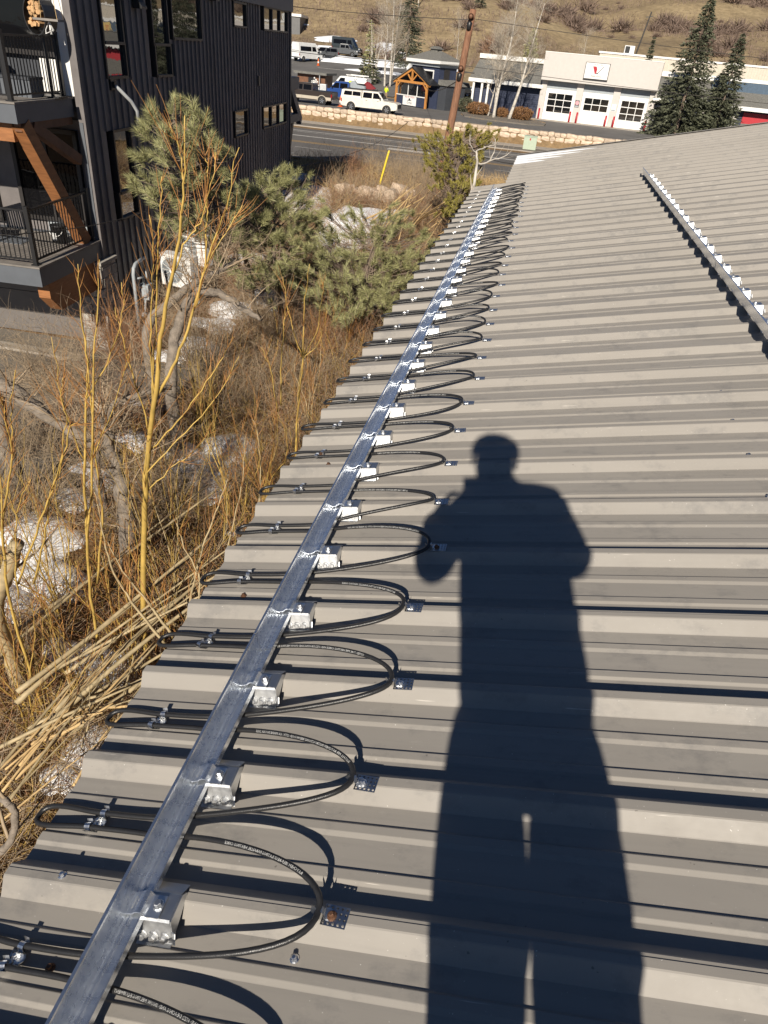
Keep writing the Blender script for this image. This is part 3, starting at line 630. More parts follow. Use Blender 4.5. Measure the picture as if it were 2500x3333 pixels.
# siding pans between the battens: each pan and each batten is its own piece, cut round the windows
BW = .305; nb = int(SF / BW)
for i in range(nb):
    s0, s1 = i * BW, min((i + 1) * BW, SF)
    zs = [(ZB if i * BW < 15 else -6.4, ZT + .02)]
    for a, b, z0, z1, _ in WIN:
        if s1 > a - .04 and s0 < b + .04:
            nzs = []
            for q0, q1 in zs:
                if z0 - .05 > q0: nzs.append((q0, min(q1, z0 - .05)))
                if z1 + .05 < q1: nzs.append((max(q0, z1 + .05), q1))
            zs = nzs
    for q0, q1 in zs:
        if q1 - q0 < .02: continue
        if s0 < .42: q0 = max(q0, -4.72)
        pm = MB(); pm.box((-.13, s0 + .006, q0), (0 + rnd.uniform(-.002, .002), s1 - .002, q1)); pan = HB('siding_panel', MT['darkwall'])(pm)
        bt = MB(); bt.box((-.01, s0 - .012, q0), (.042, s0 + .016, q1)); HB('batten', MT['darkwall'], pan)(bt)
for a, b, z0, z1, n in WIN:
    wf = MB(); fw = .055
    wf.box((-.12, a - fw, z0 - fw), (.05, a, z1 + fw)); wf.box((-.12, b, z0 - fw), (.05, b + fw, z1 + fw)); wf.box((-.12, a, z1), (.05, b, z1 + fw)); wf.box((-.12, a, z0 - fw), (.06, b, z0))
    st = (b - a) / n
    for k in range(1, n): wf.box((-.12, a + k * st - .03, z0), (.045, a + k * st + .03, z1))
    wo = HB('window', MT['frame'])(wf)
    for k in range(n): g = MB(); g.box((-.08, a + k * st + (.03 if k else 0) + .002, z0 + .002), (-.02, a + (k + 1) * st - (.03 if k < n - 1 else 0) - .002, z1 - .002)); HB('pane', MT['glass'], wo)(g)
# fascia, unseen roof with ridge and overhang shaped for the shadow it casts
for (a, b) in ((-.6, 5.6), (5.61, 11.6), (11.61, SF + .1)): f_ = MB(); f_.box((-.05, a, ZT), (.10, b, ZT + .62)); HB('roof_fascia', MT['fascia'])(f_)
rf = MB(); rf.prism([(1.0, -.9, 2.62), (-3.7, -.9, 8.1), (TW - .4, -.9, 2.62), (TW - .4, -.9, 2.45), (-3.7, -.9, 7.9), (1.0, -.9, 2.45)], (0, SF + 1.6, 0)); HB('roof', MT['darktrim'])(rf)
ga = MB(); ga.prism([(-.15, SF - .3, 2.4), (-3.7, SF - .3, 7.9), (TW, SF - .3, 2.4)], (0, .2, 0)); HB('gable_wall', MT['darkwall'])(ga)
MB_ = MB(); MB_.box((-.06, SF - .12, -5.35), (.06, SF + .02, ZT)); HB('corner_trim', MT['darktrim'])(MB_)
sk = MB(); sk.box((-.15, 8.0, ZB), (-.02, SF - .15, -5.4)); HB('foundation', MT['concrete'])(sk)
# front (end) wall facing us: recessed, with white corner return and glazed doors
fw_ = MB(); fw_.box((TW, .3, -4.3), (-.15, .45, -1.9)); fw_.box((TW, .3, -1.3), (-3.6, .45, ZT + 3)); HB('front_wall', MT['darkwall'])(fw_)
wt = MB(); wt.box((-.34, .02, -1.42), (-.03, .29, ZT + 2)); HB('white_corner_panel', MT['white'])(wt)
wt = MB(); wt.box((-.1, -.02, -4.3), (-.02, .03, -1.9)); HB('corner_trim', MT['fascia'])(wt)
lg = MB(); lg.box((-.95, .27, -1.4), (-.36, .31, -.80)); HB('sunlit_patch_panel', MT['white'])(lg)  # white panel stands in for the sunlit part of the alcove wall
for (t0, t1, z0, z1, nm) in ((-4.4, -.36, -.76, 2.4, 'sliding_door'), (-1.95, -.35, -4.05, -2.1, 'window'), (-4.5, -2.5, -4.2, -2.1, 'sliding_door')):
    d = MB(); d.box((t0, .20, z0), (t0 + .09, .30, z1)); d.box((t1 - .09, .20, z0), (t1, .30, z1)); d.box((t0, .20, z1 - .09), (t1, .30, z1)); d.box((t0, .20, z0), (t1, .30, z0 + .09)); d.box(((t0 + t1) / 2 - .04, .22, z0), ((t0 + t1) / 2 + .04, .30, z1))
    do = HB(nm, MT['frame'])(d); g = MB(); g.box((t0 + .02, .25, z0 + .02), (t1 - .02, .28, z1 - .02)); HB('pane', MT['darkglass'], do)(g)
pl = MB(); pl.box((-1.4, .28, -4.3), (-.3, .31, -3.75)); HB('wall_panel', MT['greyblue'])(pl)
# balconies
def balcony(z, s0, t0, t1, fh, tag_):
    dk = MB(); dk.box((t0, s0 + .06, z - .30), (t1 - .06, .28, z - .035)); d = HB('balcony_deck', MT['fascia'])(dk)
    f1 = MB(); f1.box((t0, s0, z - fh), (t1, s0 + .05, z - .03)); HB('front_fascia', MT['fascia'], d)(f1)
    f1 = MB(); f1.box((t1 - .05, s0 + .05, z - fh), (t1, -.03, z - .03)); HB('side_fascia', MT['fascia'], d)(f1)
    n = int((0.25 - s0) / .142)
    for i in range(n): b = MB(); b.box((t0, s0 - .02 + i * .142, z - .034), (t1 + .02, s0 - .02 + i * .142 + .135, z)); HB('deck_board', MT['deck'], d)(b)
    r = MB(); s = s0 + .13; tt = t1 - .13
    r.box((t0, s - .025, z + 1.02), (tt, s + .025, z + 1.06)); r.box((t0, s - .02, z + .08), (tt, s + .02, z + .11)); r.box((tt - .025, s, z + 1.02), (tt + .025, -.1, z + 1.06)); r.box((tt - .02, s, z + .08), (tt + .02, -.1, z + .11))
    ro = HB('railing', MT['black'])(r)
    for (a, b) in ((tt, s), (tt, -.12), (t0 + 1.6, s), (t0 + .1, s)): p = MB(); p.box((a - .04, b - .04, z), (a + .04, b + .04, z + 1.1)); p.box((a - .07, b - .07, z), (a + .07, b + .07, z + .02)); p.box((a - .045, b - .045, z + 1.1), (a + .045, b + .045, z + 1.125)); HB('post', MT['black'], ro)(p)
    bm = MB(); bm.box((-.008, -.008, 0), (.008, .008, .92)); me = bm.mesh('baluster', MT['black'])
    k = t0 + .1
    while k < tt - .06:
        o = link('baluster', me, ro, True); o.location = (k, s, z + .10); k += .105
    k = s + .1
    while k < -.16:
        o = link('baluster', me, ro, True); o.location = (tt, k, z + .10); k += .105
    return d
balcony(-1.43, -2.12, -5.0, -.18, .36, 'upper'); balcony(-4.30, -2.58, -6.0, .0, .40, 'lower')
def timber(name, p, q, w_, h_, m='timber'): b = MB(); b.beam(p, q, w_, h_); HB(name, MT[m])(b)
timber('front_beam', (-5, -1.86, -1.96), (-.42, -1.86, -1.96), .16, .34); timber('side_beam', (-.30, -1.95, -1.86), (-.30, -.05, -1.86), .14, .16, 'timberdark')
timber('diagonal_post', (-.30, -1.86, -1.80), (-.22, -.34, -4.29), .26, .26); timber('knee_brace', (-.28, -1.55, -1.85), (-.20, -.10, -2.62), .18, .20, 'timberdark')
b = MB(); b.prism([(-.30, -2.30, -4.71), (-.30, -2.30, -5.02), (-.30, -1.95, -5.36), (-.30, -.05, -5.36), (-.30, -.05, -4.71)], (.26, 0, 0)); HB('corbel_beam', MT['timber'])(b)
b = MB(); b.box((-6, -1.2, -5.1), (-.32, -1.0, -4.72)); HB('under_beam', MT['timberdark'])(b)
# stone pilaster, garage door, lower end wall
px_ = MB(); px_.box((-.52, -.30, -7.0), (.06, .38, -4.80)); pil = HB('stone_pilaster', MT['mortar'])(px_)
cap = MB(); cap.prism([(-.60, -.38, -4.80), (.14, -.38, -4.80), (.14, .46, -4.80), (-.60, .46, -4.80)], (0, 0, .07)); HB('cap_stone', MT['stone'], pil)(cap)
def rock_box(lo, hi, j, r):
    mb = MB(); mb.box(lo, hi); vs = []; 
    for x, y, z in mb.v: vs.append((x + r.uniform(-j, j), y + r.uniform(-j, j), z + r.uniform(-j, j)))
    mb.v = vs; return mb
z = -6.98
while z < -4.86:
    h = rnd.uniform(.14, .24); h = min(h, -4.81 - z); s = -.31
    while s < .36:
        l_ = min(rnd.uniform(.16, .36), .40 - s); HB('stone', MT['stone'], pil)(rock_box((.045, s + .008, z + .008), (.10 + rnd.uniform(0, .03), s + l_ - .008, z + h - .008), .008, rnd)); s += l_
    t_ = -.54
    while t_ < .05:
        l_ = min(rnd.uniform(.18, .34), .12 - t_); HB('stone', MT['stone'], pil)(rock_box((t_ + .008, -.36 + rnd.uniform(-.03, .01), z + .008), (t_ + l_ - .008, -.29, z + h - .008), .008, rnd)); t_ += l_
    z += h
gd = MB(); gd.box((-3.6, .30, -6.9), (-.6, .36, -4.7)); gdo = HB('garage_door', MT['timberdark'])(gd)
MT['garage'] = mat('taupe_garage_door', (.15, .135, .125), .5, 0, .08, 3)
for i in range(4): p = MB(); p.box((-3.6, .25, -6.88 + i * .53), (-.6, .30, -6.88 + i * .53 + .515)); HB('door_panel', MT['garage'], gdo)(p)
p = MB(); p.box((-3.95, .0, -6.95), (-3.62, .36, -4.4)); HB('garage_jamb', MT['fascia'])(p); p = MB(); p.box((TW, .30, -7.0), (-3.95, .40, -4.3)); HB('lower_end_wall', MT['darkwall'])(p)
p = MB(); p.box((-3.62, .30, -4.72), (-.52, .40, -4.3)); HB('garage_header', MT['darktrim'])(p)
# wall fittings: vents, light hood, downpipe stub, conduit
for s, z0 in ((4.3, -2.0), (5.9, -1.75), (12.6, -1.42)): v_ = MB(); v_.box((.03, s - .09, z0 - .16), (.09, s + .09, z0 + .14)); [v_.box((.09, s - .08, z0 - .13 + q * .05), (.10, s + .08, z0 - .11 + q * .05)) for q in range(5)]; HB('wall_vent', MT['frame'])(v_)
for s, z0 in ((3.0, .30), (8.05, .72)): h = MB(); h.prism([(.03, s - .14, z0 + .22), (.10, s - .14, z0 + .22), (.26, s - .14, z0), (.26, s - .14, z0 - .05), (.03, s - .14, z0 - .05)], (0, .28, 0)); HB('vent_hood', MT['black'])(h)
dp = MB(); dp.tube([(.02, 1.45, -1.22), (.14, 1.48, -1.30), (.30, 1.72, -1.55), (.36, 1.86, -1.75), (.36, 1.88, -1.98)], .04, 10); dpo = HB('downpipe_stub', MT['pvc'])(dp, True); fl = MB(); fl.box((.0, 1.33, -1.34), (.05, 1.57, -1.10)); fl.box((.05, 1.40, -1.29), (.10, 1.50, -1.17)); HB('flange', MT['black'], dpo)(fl)
cd = MB(); cd.tube([(.07, SF - 1.0, -5.3), (.07, SF - 1.0, -4.9), (.07, SF - .7, -4.62), (.07, SF - .25, -4.55)], .03, 8); HB('conduit', MT['pvc'])(cd, True)
cd = MB(); cd.box((.03, SF - .75, -5.2), (.16, SF - .2, -4.8)); HB('meter_box', MT['darktrim'])(cd)
# far end balcony
fb = MB(); fb.box((-5, SF + .1, -1.9), (-.1, SF + 2.0, -1.45)); HB('far_balcony', MT['fascia'])(fb)
fb = MB(); fb.beam((-.25, SF + .35, -1.35), (-.25, SF + 2.7, -3.2), .22, .34); HB('far_brace', MT['fascia'])(fb)
fb = MB(); fb.box((-5, SF + .2, -3.15), (-.1, SF + 2.2, -2.85)); HB('far_lower_beam', MT['fascia'])(fb)
fb = MB(); fb.beam((-.35, SF + 1.5, -3.1), (-.35, SF + .3, -5.3), .25, .3); HB('far_brace', MT['darktrim'])(fb)
# ---------------------------------------------------------------- things on and beside the house
HM = Matrix.Translation(BC) @ Matrix.Rotation(AZB, 4, 'Z')
def hthing(name, label, cat, t, s, z, rz=0, group=None): return thing(name, label, cat, group=group, mat=HM @ Matrix.Translation((t, s, z)) @ Matrix.Rotation(rz, 4, 'Z'))
bk = hthing('bucket', 'black bucket with white lettering on the lower balcony', 'bucket', -.62, -.62, -4.30)
MB().lathe([(.13, 0), (.155, .02), (.17, .36), (.18, .36), (.18, .385), (.155, .385), (.14, .03)], 20).build('body', MT['black'], bk, True, True)
hb = MB(); hb.tube([(-.17 * math.cos(a), -.13 - .05 * math.sin(a), .33 - .16 * math.sin(a)) for a in np.linspace(0, PI, 9)], .006, 6); hb.build('handle', MT['white'], bk, True)
lt = MB(); lt.add([(.1725 * math.sin(a_), -.1725 * math.cos(a_), z_) for z_ in (.08, .24) for a_ in np.linspace(-1.2, .1, 8)], [(i_, i_ + 1, i_ + 9, i_ + 8) for i_ in range(7)]); lt.build('white_marking', MT['print'], bk, True)
ch = hthing('balcony_chair', 'white slatted armchair at the left edge of the lower balcony', 'chair', -2.15, -1.05, -4.30, .5)
for x in (-.26, .26):
    q = MB(); q.beam((x, -.28, 0), (x, -.28, .62), .05, .05); q.build('leg', MT['white'], ch, True); q = MB(); q.beam((x, .26, 0), (x, .34, 1.05), .05, .05); q.build('leg', MT['white'], ch, True); q = MB(); q.beam((x, -.32, .64), (x, .3, .64), .07, .03); q.build('armrest', MT['white'], ch, True)
for i in range(7): q = MB(); x = -.21 + i * .07; q.beam((x, .27, .46), (x, .34, 1.02), .045, .015, (0, 1, 0)); q.build('back_slat', MT['white'], ch, True)
q = MB(); q.box((-.27, .30, 1.0), (.27, .36, 1.08)); q.build('top_rail', MT['white'], ch, True); q = MB(); q.box((-.25, -.28, .40), (.25, .26, .44)); q.build('seat', MT['deck'], ch, True)
dm = hthing('door_mat', 'patterned grey mat under the white balcony chair', 'mat', -1.7, -.85, -4.298); q = MB(); q.box((-.45, -.3, 0), (.45, .3, .012)); [q.box((-.44, -.28 + i * .07, .012), (.44, -.25 + i * .07, .016)) for i in range(8)]; q.build('weave', MT['fascia'], dm, True)
gc = hthing('covered_grill', 'barbecue under a black cover on the upper balcony', 'grill', -2.3, -1.0, -1.43); q = MB()
rings = [(.95, .48, 0), (.98, .50, .3), (.95, .48, .75), (.80, .42, 1.0), (.55, .30, 1.12), (.2, .1, 1.15)]; n = 24; vs = []
for i, (a, b, zz) in enumerate(rings):
    for k in range(n):
        an = 2 * PI * k / n; c, s_ = math.cos(an), math.sin(an); m_ = (abs(c) ** 4 + abs(s_) ** 4) ** -.25; wv = 1 + .04 * math.sin(an * 7 + i) * (i < 4); vs.append((a * c * m_ * wv * .8, b * s_ * m_ * wv, zz))
q.add(vs, [(i * n + k, i * n + (k + 1) % n, (i + 1) * n + (k + 1) % n, (i + 1) * n + k) for i in range(5) for k in range(n)] + [tuple(range(5 * n, 6 * n))]); MT['tarp'] = mat('black_vinyl_cover', (.028, .028, .030), .35, 0, .3, 6, bump=.5, bscale=6); q.build('cover', MT['tarp'], gc, True, True)
bx = hthing('deck_box', 'low dark storage box beside the covered grill', 'box', -.85, -.85, -1.43); q = MB(); q.box((-.42, -.22, 0), (.42, .22, .30)); q.build('body', MT['fascia'], bx, True); q = MB(); q.box((-.44, -.24, .302), (.44, .24, .35)); q.build('lid', MT['darktrim'], bx, True)
# firewood stack and hanging tray on the upper balcony
_p = HM.inverted() @ aty(132, 55, 14.9); FWP = (_p.x, _p.y, _p.z - .2)
fwd = hthing('firewood_stack', 'round stand of split firewood above the upper balcony railing', 'firewood', *FWP)
MT['wood'] = mat('cut_firewood', (.50, .30, .14), .7, 0, .3, 12)
for i in range(26):
    a = rnd.uniform(0, 2 * PI); r = rnd.uniform(0, .16); c = (r * math.cos(a), rnd.uniform(-.06, .06), .22 + r * math.sin(a) * 1.5); q = MB(); h = rnd.uniform(.03, .05)
    q.prism([(c[0] + h * math.cos(b), c[1] - .2, c[2] + h * math.sin(b)) for b in [rnd.uniform(0, .5) + j * 2 * PI / 5 for j in range(5)]], (0, .4, 0)); q.build('log', MT['wood'], fwd, True)
q = MB(); n = 22; vs = []
for y in (-.22, .22):
    for r in (.205, .22): vs += [(r * math.cos(2 * PI * k / n), y, .22 + 1.5 * r * math.sin(2 * PI * k / n)) for k in range(n)]
q.add(vs, [(k, (k + 1) % n, n + (k + 1) % n, n + k) for k in range(n)] + [(2 * n + k, 3 * n + k, 3 * n + (k + 1) % n, 2 * n + (k + 1) % n) for k in range(n)] + [(n + k, n + (k + 1) % n, 3 * n + (k + 1) % n, 3 * n + k) for k in range(n)] + [((k + 1) % n, k, 2 * n + k, 2 * n + (k + 1) % n) for k in range(n)]); q.build('hoop', MT['black'], fwd, True)
q = MB(); q.box((-.22, -.18, -1.43 - FWP[2]), (.22, .18, -1.40 - FWP[2])); q.beam((0, 0, -1.40 - FWP[2]), (0, 0, -.10), .05, .05); q.build('stand', MT['black'], fwd, True)
_p = HM.inverted() @ aty(160, 68, 14.0); TRP = (_p.x, _p.y, _p.z)
tr = hthing('hanging_tray', 'small wooden tray bird feeder hanging on cords above the upper balcony', 'bird feeder', *TRP)
q = MB(); q.box((-.24, -.13, 0), (.24, .13, .035)); q.build('tray', MT['deck'], tr, True)
for x, y in ((-.22, -.11), (.22, -.11), (.22, .11), (-.22, .11)): q = MB(); q.tube([(x, y, .03), (x * .05, y * .05, 1.9)], .005, 5); q.build('cord', MT['twigtan'], tr, True)
for i in range(5): q = MB(); q.tube([(0, 0, 0), (rnd.uniform(-.1, .1), rnd.uniform(-.05, .05), -.14), (rnd.uniform(-.12, .12), 0, -.2)], .007, 5); q.build('tassel', MT['white'], tr, True)
# heat pumps, gas meter
def heat_pump(label, t, s, z, rz, sc=1):
    r = hthing('heat_pump', label, 'heat pump', t, s, z, rz); w2, d2, h2 = .48 * sc, .18 * sc, .82 * sc
    q = MB(); q.box((-w2, -d2, .1), (w2, d2, .1 + h2)); q.build('casing', MT['whiteplastic'], r, True)
    q = MB(); q.lathe([(.02, 0), (.31 * sc, .0), (.33 * sc, .012), (.33 * sc, 0)], 24, (-.12 * sc, -d2 - .002, .1 + h2 * .5), (0, -1, 0)); q.build('fan_ring', MT['greyblue'], r, True)
    g = MB()
    for k in range(12): a = 2 * PI * k / 12; g.beam((-.12 * sc + .05 * math.cos(a), -d2 - .016, .1 + h2 * .5 + .05 * math.sin(a)), (-.12 * sc + .31 * sc * math.cos(a), -d2 - .016, .1 + h2 * .5 + .31 * sc * math.sin(a)), .012, .008)
    g.lathe([(.07 * sc, 0), (.06 * sc, .03)], 14, (-.12 * sc, -d2 - .01, .1 + h2 * .5), (0, -1, 0)); g.build('fan_grille', MT['whiteplastic'], r, True)
    [MB().box((sg * w2 - sg * .06 - .03, -d2 + .03, -.35), (sg * w2 - sg * .06 + .03, d2 - .03, .1)).build('foot', MT['zinc'], r, True) for sg in (-1, 1)]
heat_pump('white heat pump with round fan grille standing beside the charcoal wall', .72, 2.75, -6.10, -.25, 1.02)
heat_pump('second white heat pump partly hidden behind the nearer one', .62, 4.15, -5.85, -.25, 1.0)
gm = hthing('gas_meter', 'grey gas meter and bent riser pipe at the house corner', 'gas meter', .22, 1.15, -6.75)
q = MB(); q.tube([(.05, -.25, -.15), (.05, -.25, 1.45), (.06, -.22, 1.60), (.06, -.10, 1.68), (.05, .42, 1.72)], .045, 10); q.build('riser_pipe', MT['greyblue'], gm, True, True)
q = MB(); q.box((.02, .05, .75), (.26, .34, 1.12)); q.lathe([(.10, 0), (.13, .03), (.10, .07)], 14, (.14, .05, .93), (0, -1, 0)); q.build('meter_body', MT['greyblue'], gm, True)
q = MB(); q.tube([(.14, .1, 1.1), (.14, .1, 1.32), (.14, -.2, 1.36)], .025, 8); q.tube([(.14, .28, 1.1), (.14, .28, 1.40), (.06, .36, 1.45)], .025, 8); q.tube([(.1, .0, -.1), (.1, .05, .4), (.14, .1, .76)], .03, 8); q.lathe([(.07, 0), (.09, .05), (.05, .1)], 12, (.12, -.05, .35), (0, 0, 1)); q.build('pipework', MT['greyblue'], gm, True, True)
# ================================================================== across the street
# ---- stone retaining wall
wall = thing('stone_retaining_wall', 'long retaining wall of fitted pinkish sandstone blocks across the street', 'wall', (-8, WALLY, ZROAD))
MB().box((-46, WALLY + .12, ZROAD - .1), (30, WALLY + .9, ZLOT + .06)).build('backing', MT['mortar'], wall)
MB().box((-46, WALLY + .06, ZLOT + .04), (30, WALLY + .95, ZLOT + .10)).build('gravel_top', MT['stonewall'], wall)
STONES = []
for i in range(14):
    r = random.Random(i); bmx = bmesh.new(); bmesh.ops.create_cube(bmx, size=1.0)
    bmesh.ops.subdivide_edges(bmx, edges=bmx.edges[:], cuts=2, use_grid_fill=True)
    for v in bmx.verts:
        c = v.co; d = Vector((c.x, c.y, c.z)); q = (abs(c.x * 2) ** 5 + abs(c.y * 2) ** 5 + abs(c.z * 2) ** 5) ** .2
        if q > 0: d = d / max(q, .001) * max(abs(c.x), abs(c.y), abs(c.z)) * 2
        v.co = d + Vector((r.uniform(-.055, .055), r.uniform(-.05, .05), r.uniform(-.06, .06)))
    me = bpy.data.meshes.new('stone'); bmx.to_mesh(me); bmx.free(); me.materials.append(MT['stonewall']); STONES.append(me)
z0 = ZROAD + .10; rows = [(.50,), (.46,), (.40,)]; zz = z0
for ri, (h,) in enumerate(rows):
    x = -45 + rnd.uniform(0, .5)
    while x < 22:
        w_ = rnd.uniform(.55, 1.25); hh = h * rnd.uniform(.92, 1.2)
        o = link('stone', rnd.choice(STONES), wall, True); o.location = (x + w_ / 2 + 8, .12 + rnd.uniform(-.04, .04), zz + h / 2 + rnd.uniform(-.04, .04) - ZROAD); o.scale = (w_ * 1.0, rnd.uniform(.42, .56), hh); o.rotation_euler = (rnd.uniform(-.06, .06), rnd.uniform(-.10, .10), rnd.uniform(-.05, .05)); x += w_ * .985
    zz += h * .98
# ---- utility pole and wires
up = thing('utility_pole', 'leaning brown wooden utility pole in front of the stone wall', 'utility pole', aty(1424, 625, 34))
PB, PT = aty(1421, 645, 34), aty(1541, 30, 34); PD = (PT - PB).normalized()
MB().tube([PB.lerp(PT, t) for t in np.linspace(0, 1, 9)], [.185 - .055 * t for t in np.linspace(0, 1, 9)], 14).build('shaft', MT['pole'], up, smooth=True)
for t, nm in ((.965, 'insulator'), (.715, 'insulator')):
    c = PB.lerp(PT, t) + Vector((-.02, -.14, 0)); MB().lathe([(.04, 0), (.11, .015), (.115, .05), (.07, .07), (.10, .09), (.05, .12)], 14, c, (0, -1, 0)).build(nm, MT['rust'], up, smooth=True)
    c2 = c - PD * .30; MB().lathe([(.05, -.16), (.09, -.12), (.10, .10), (.05, .15)], 10, c2, PD).build('transformer_stub', MT['black'], up, smooth=True)
br = MB(); br.beam(PB.lerp(PT, .70), PB.lerp(PT, .70) + Vector((.55, -.05, -.02)), .05, .05); br.build('side_arm', MT['wire'], up)
ZL_H = ZLOT + 2.7
def wire(a, b, sag, r, label):
    a, b = Vector(a), Vector(b); n = 22; pts = [a.lerp(b, i / n) - Vector((0, 0, sag * 4 * (i / n) * (1 - i / n))) for i in range(n + 1)]
    MB().tube(pts, r, 4).build('overhead_wire', MT['wire'], label=label, cat='wire', smooth=True)
wire(PT - PD * .35 + Vector((0, -.2, 0)), (-26, 46, 2.2), .4, .016, 'upper overhead wire from the pole top towards the left hillside')
wire(PB.lerp(PT, .73), (-26, 44, .4), .5, .016, 'lower overhead wire passing behind the charcoal house')
wire(PT - PD * .3, (60, 60, 3.4), 1.2, .014, 'overhead wire from the pole top towards the right hill')
wire(PB.lerp(PT, .73), (60, 56, 1.0), 1.0, .014, 'lower overhead wire crossing in front of the service station')
wire(PB.lerp(PT, .36) + Vector((.1, -.1, 0)), (1.2, 14.6, -1.35), .5, .012, 'service cable falling from the pole towards the roof')
wire(PB.lerp(PT, .66), (-15.6, 98.4, ZL_H), .6, .022, 'service wire from the pole to the coffee hut')
wire((-.9, 9.0, -5.0) if False else aty(945, 545, 33.0), aty(1330, 395, 70), .6, .02, 'thin service cable from the house corner across the street')
wire(aty(0, 765, 9.0), aty(620, 615, 20), .25, .008, 'thin dark cable sagging in front of the balconies')
# ---- green utility box, yellow marker, rocks
eb = thing('utility_cabinet', 'pale green utility cabinet on the verge below the stone wall', 'cabinet', (-1.35, 78.6, ZROAD + .1))
MB().box((-.62, -.45, 0), (.62, .45, 1.08)).build('body', MT['green'], eb, True); MB().box((-.66, -.49, 1.081), (.66, .49, 1.16)).build('lid', MT['green'], eb, True); MB().box((-.08, -.47, .8), (.04, -.452, .98)).build('warning_label', MT['red'], eb, True)
p0 = atz(1225, 640, gz(-8, 36)); ym = thing('marker_post', 'leaning yellow gas line marker post in the dry brush', 'marker post', p0)
MB().tube([p0, p0 + Vector((.35, .25, 1.75))], .045, 10).build('post', MT['yellow'], ym); MB().tube([p0 + Vector((.355, .254, 1.76)), p0 + Vector((.38, .27, 1.88))], [.05, .03], 10).build('cap', MT['yellow'], ym)
for i in range(9):
    p = atz(1108 + i * 27 + rnd.uniform(-7, 7), 640 + i * 2 + rnd.uniform(-5, 5), -5.5); p.z = gz(p.x, p.y); o = link('boulder', rnd.choice(STONES)); o.location = (p.x, p.y, p.z + .22); o.scale = (rnd.uniform(.45, .85), rnd.uniform(.5, .75), rnd.uniform(.35, .65)); o.rotation_euler = (rnd.uniform(-.3, .3), rnd.uniform(-.3, .3), rnd.uniform(0, 3))
    tag(o, 'pale boulder in the row of rocks on the bank near the yellow marker', 'boulder', 'boulders in a row on the bank')
# ---- vehicles
def wheel_parts(root, x, y, r, wd, sgn, spokes=6, rim='rim'):
    m = MB(); m.lathe([(r * .62, -wd / 2), (r * .9, -wd / 2), (r, -wd * .3), (r, wd * .3), (r * .9, wd / 2), (r * .62, wd / 2)], 20, (x, y, r), (0, sgn, 0)); o = m.build('wheel', MT['tyre'], root, True, True)
    m = MB(); m.lathe([(r * .64, -.02), (r * .64, wd * .36), (r * .58, wd * .40), (r * .54, wd * .30)], 20, (x, y, r), (0, sgn, 0))
    for k in range(spokes): a = 2 * PI * k / spokes; m.beam((x + .05 * math.cos(a), y + sgn * wd * .36, r + .05 * math.sin(a)), (x + r * .6 * math.cos(a), y + sgn * wd * .38, r + r * .6 * math.sin(a)), .06, .075, (0, 1, 0))
    m.lathe([(.07, wd * .2), (.07, wd * .42), (.04, wd * .44)], 10, (x, y, r), (0, sgn, 0)); m.build('rim', MT[rim], o, True)
def slab(mb, prof, w_, ins=.07, mi=0):
    cx = sum(p[0] for p in prof) / len(prof); cz = sum(p[1] for p in prof) / len(prof); n = len(prof); vs = []
    for y, k in ((-w_ / 2, 1), (-w_ / 2 + ins, 0), (w_ / 2 - ins, 0), (w_ / 2, 1)):
        for x, z in prof:
            dx, dz = x - cx, z - cz; L = math.hypot(dx, dz) or 1; s_ = ins * .8 * k; vs.append((x - dx / L * s_, y, z - dz / L * s_))
    fs = [(L_ * n + i, L_ * n + (i + 1) % n, (L_ + 1) * n + (i + 1) % n, (L_ + 1) * n + i) for L_ in range(3) for i in range(n)] + [tuple(range(n - 1, -1, -1)), tuple(range(3 * n, 4 * n))]
    return mb.add(vs, fs, mi)
def arch(mb, x, r, y, sgn, th=.09):
    n = 12; vs = []
    for k in range(n + 1):
        a = PI * (k / n); vs += [(x + (r + .02) * math.cos(a), y, r * .85 + (r + .02) * math.sin(a)), (x + (r + th) * math.cos(a), y, r * .85 + (r + th) * math.sin(a))]
    b = [(p[0], p[1] + sgn * .05, p[2]) for p in vs]; N = len(vs)
    mb.add(vs + b, [(N + 2 * k, N + 2 * k + 1, N + 2 * k + 3, N + 2 * k + 2) for k in range(n)] + [(2 * k + 1, 2 * k + 3, N + 2 * k + 3, N + 2 * k + 1) for k in range(n)] + [(2 * k, N + 2 * k, N + 2 * k + 2, 2 * k + 2) for k in range(n)])
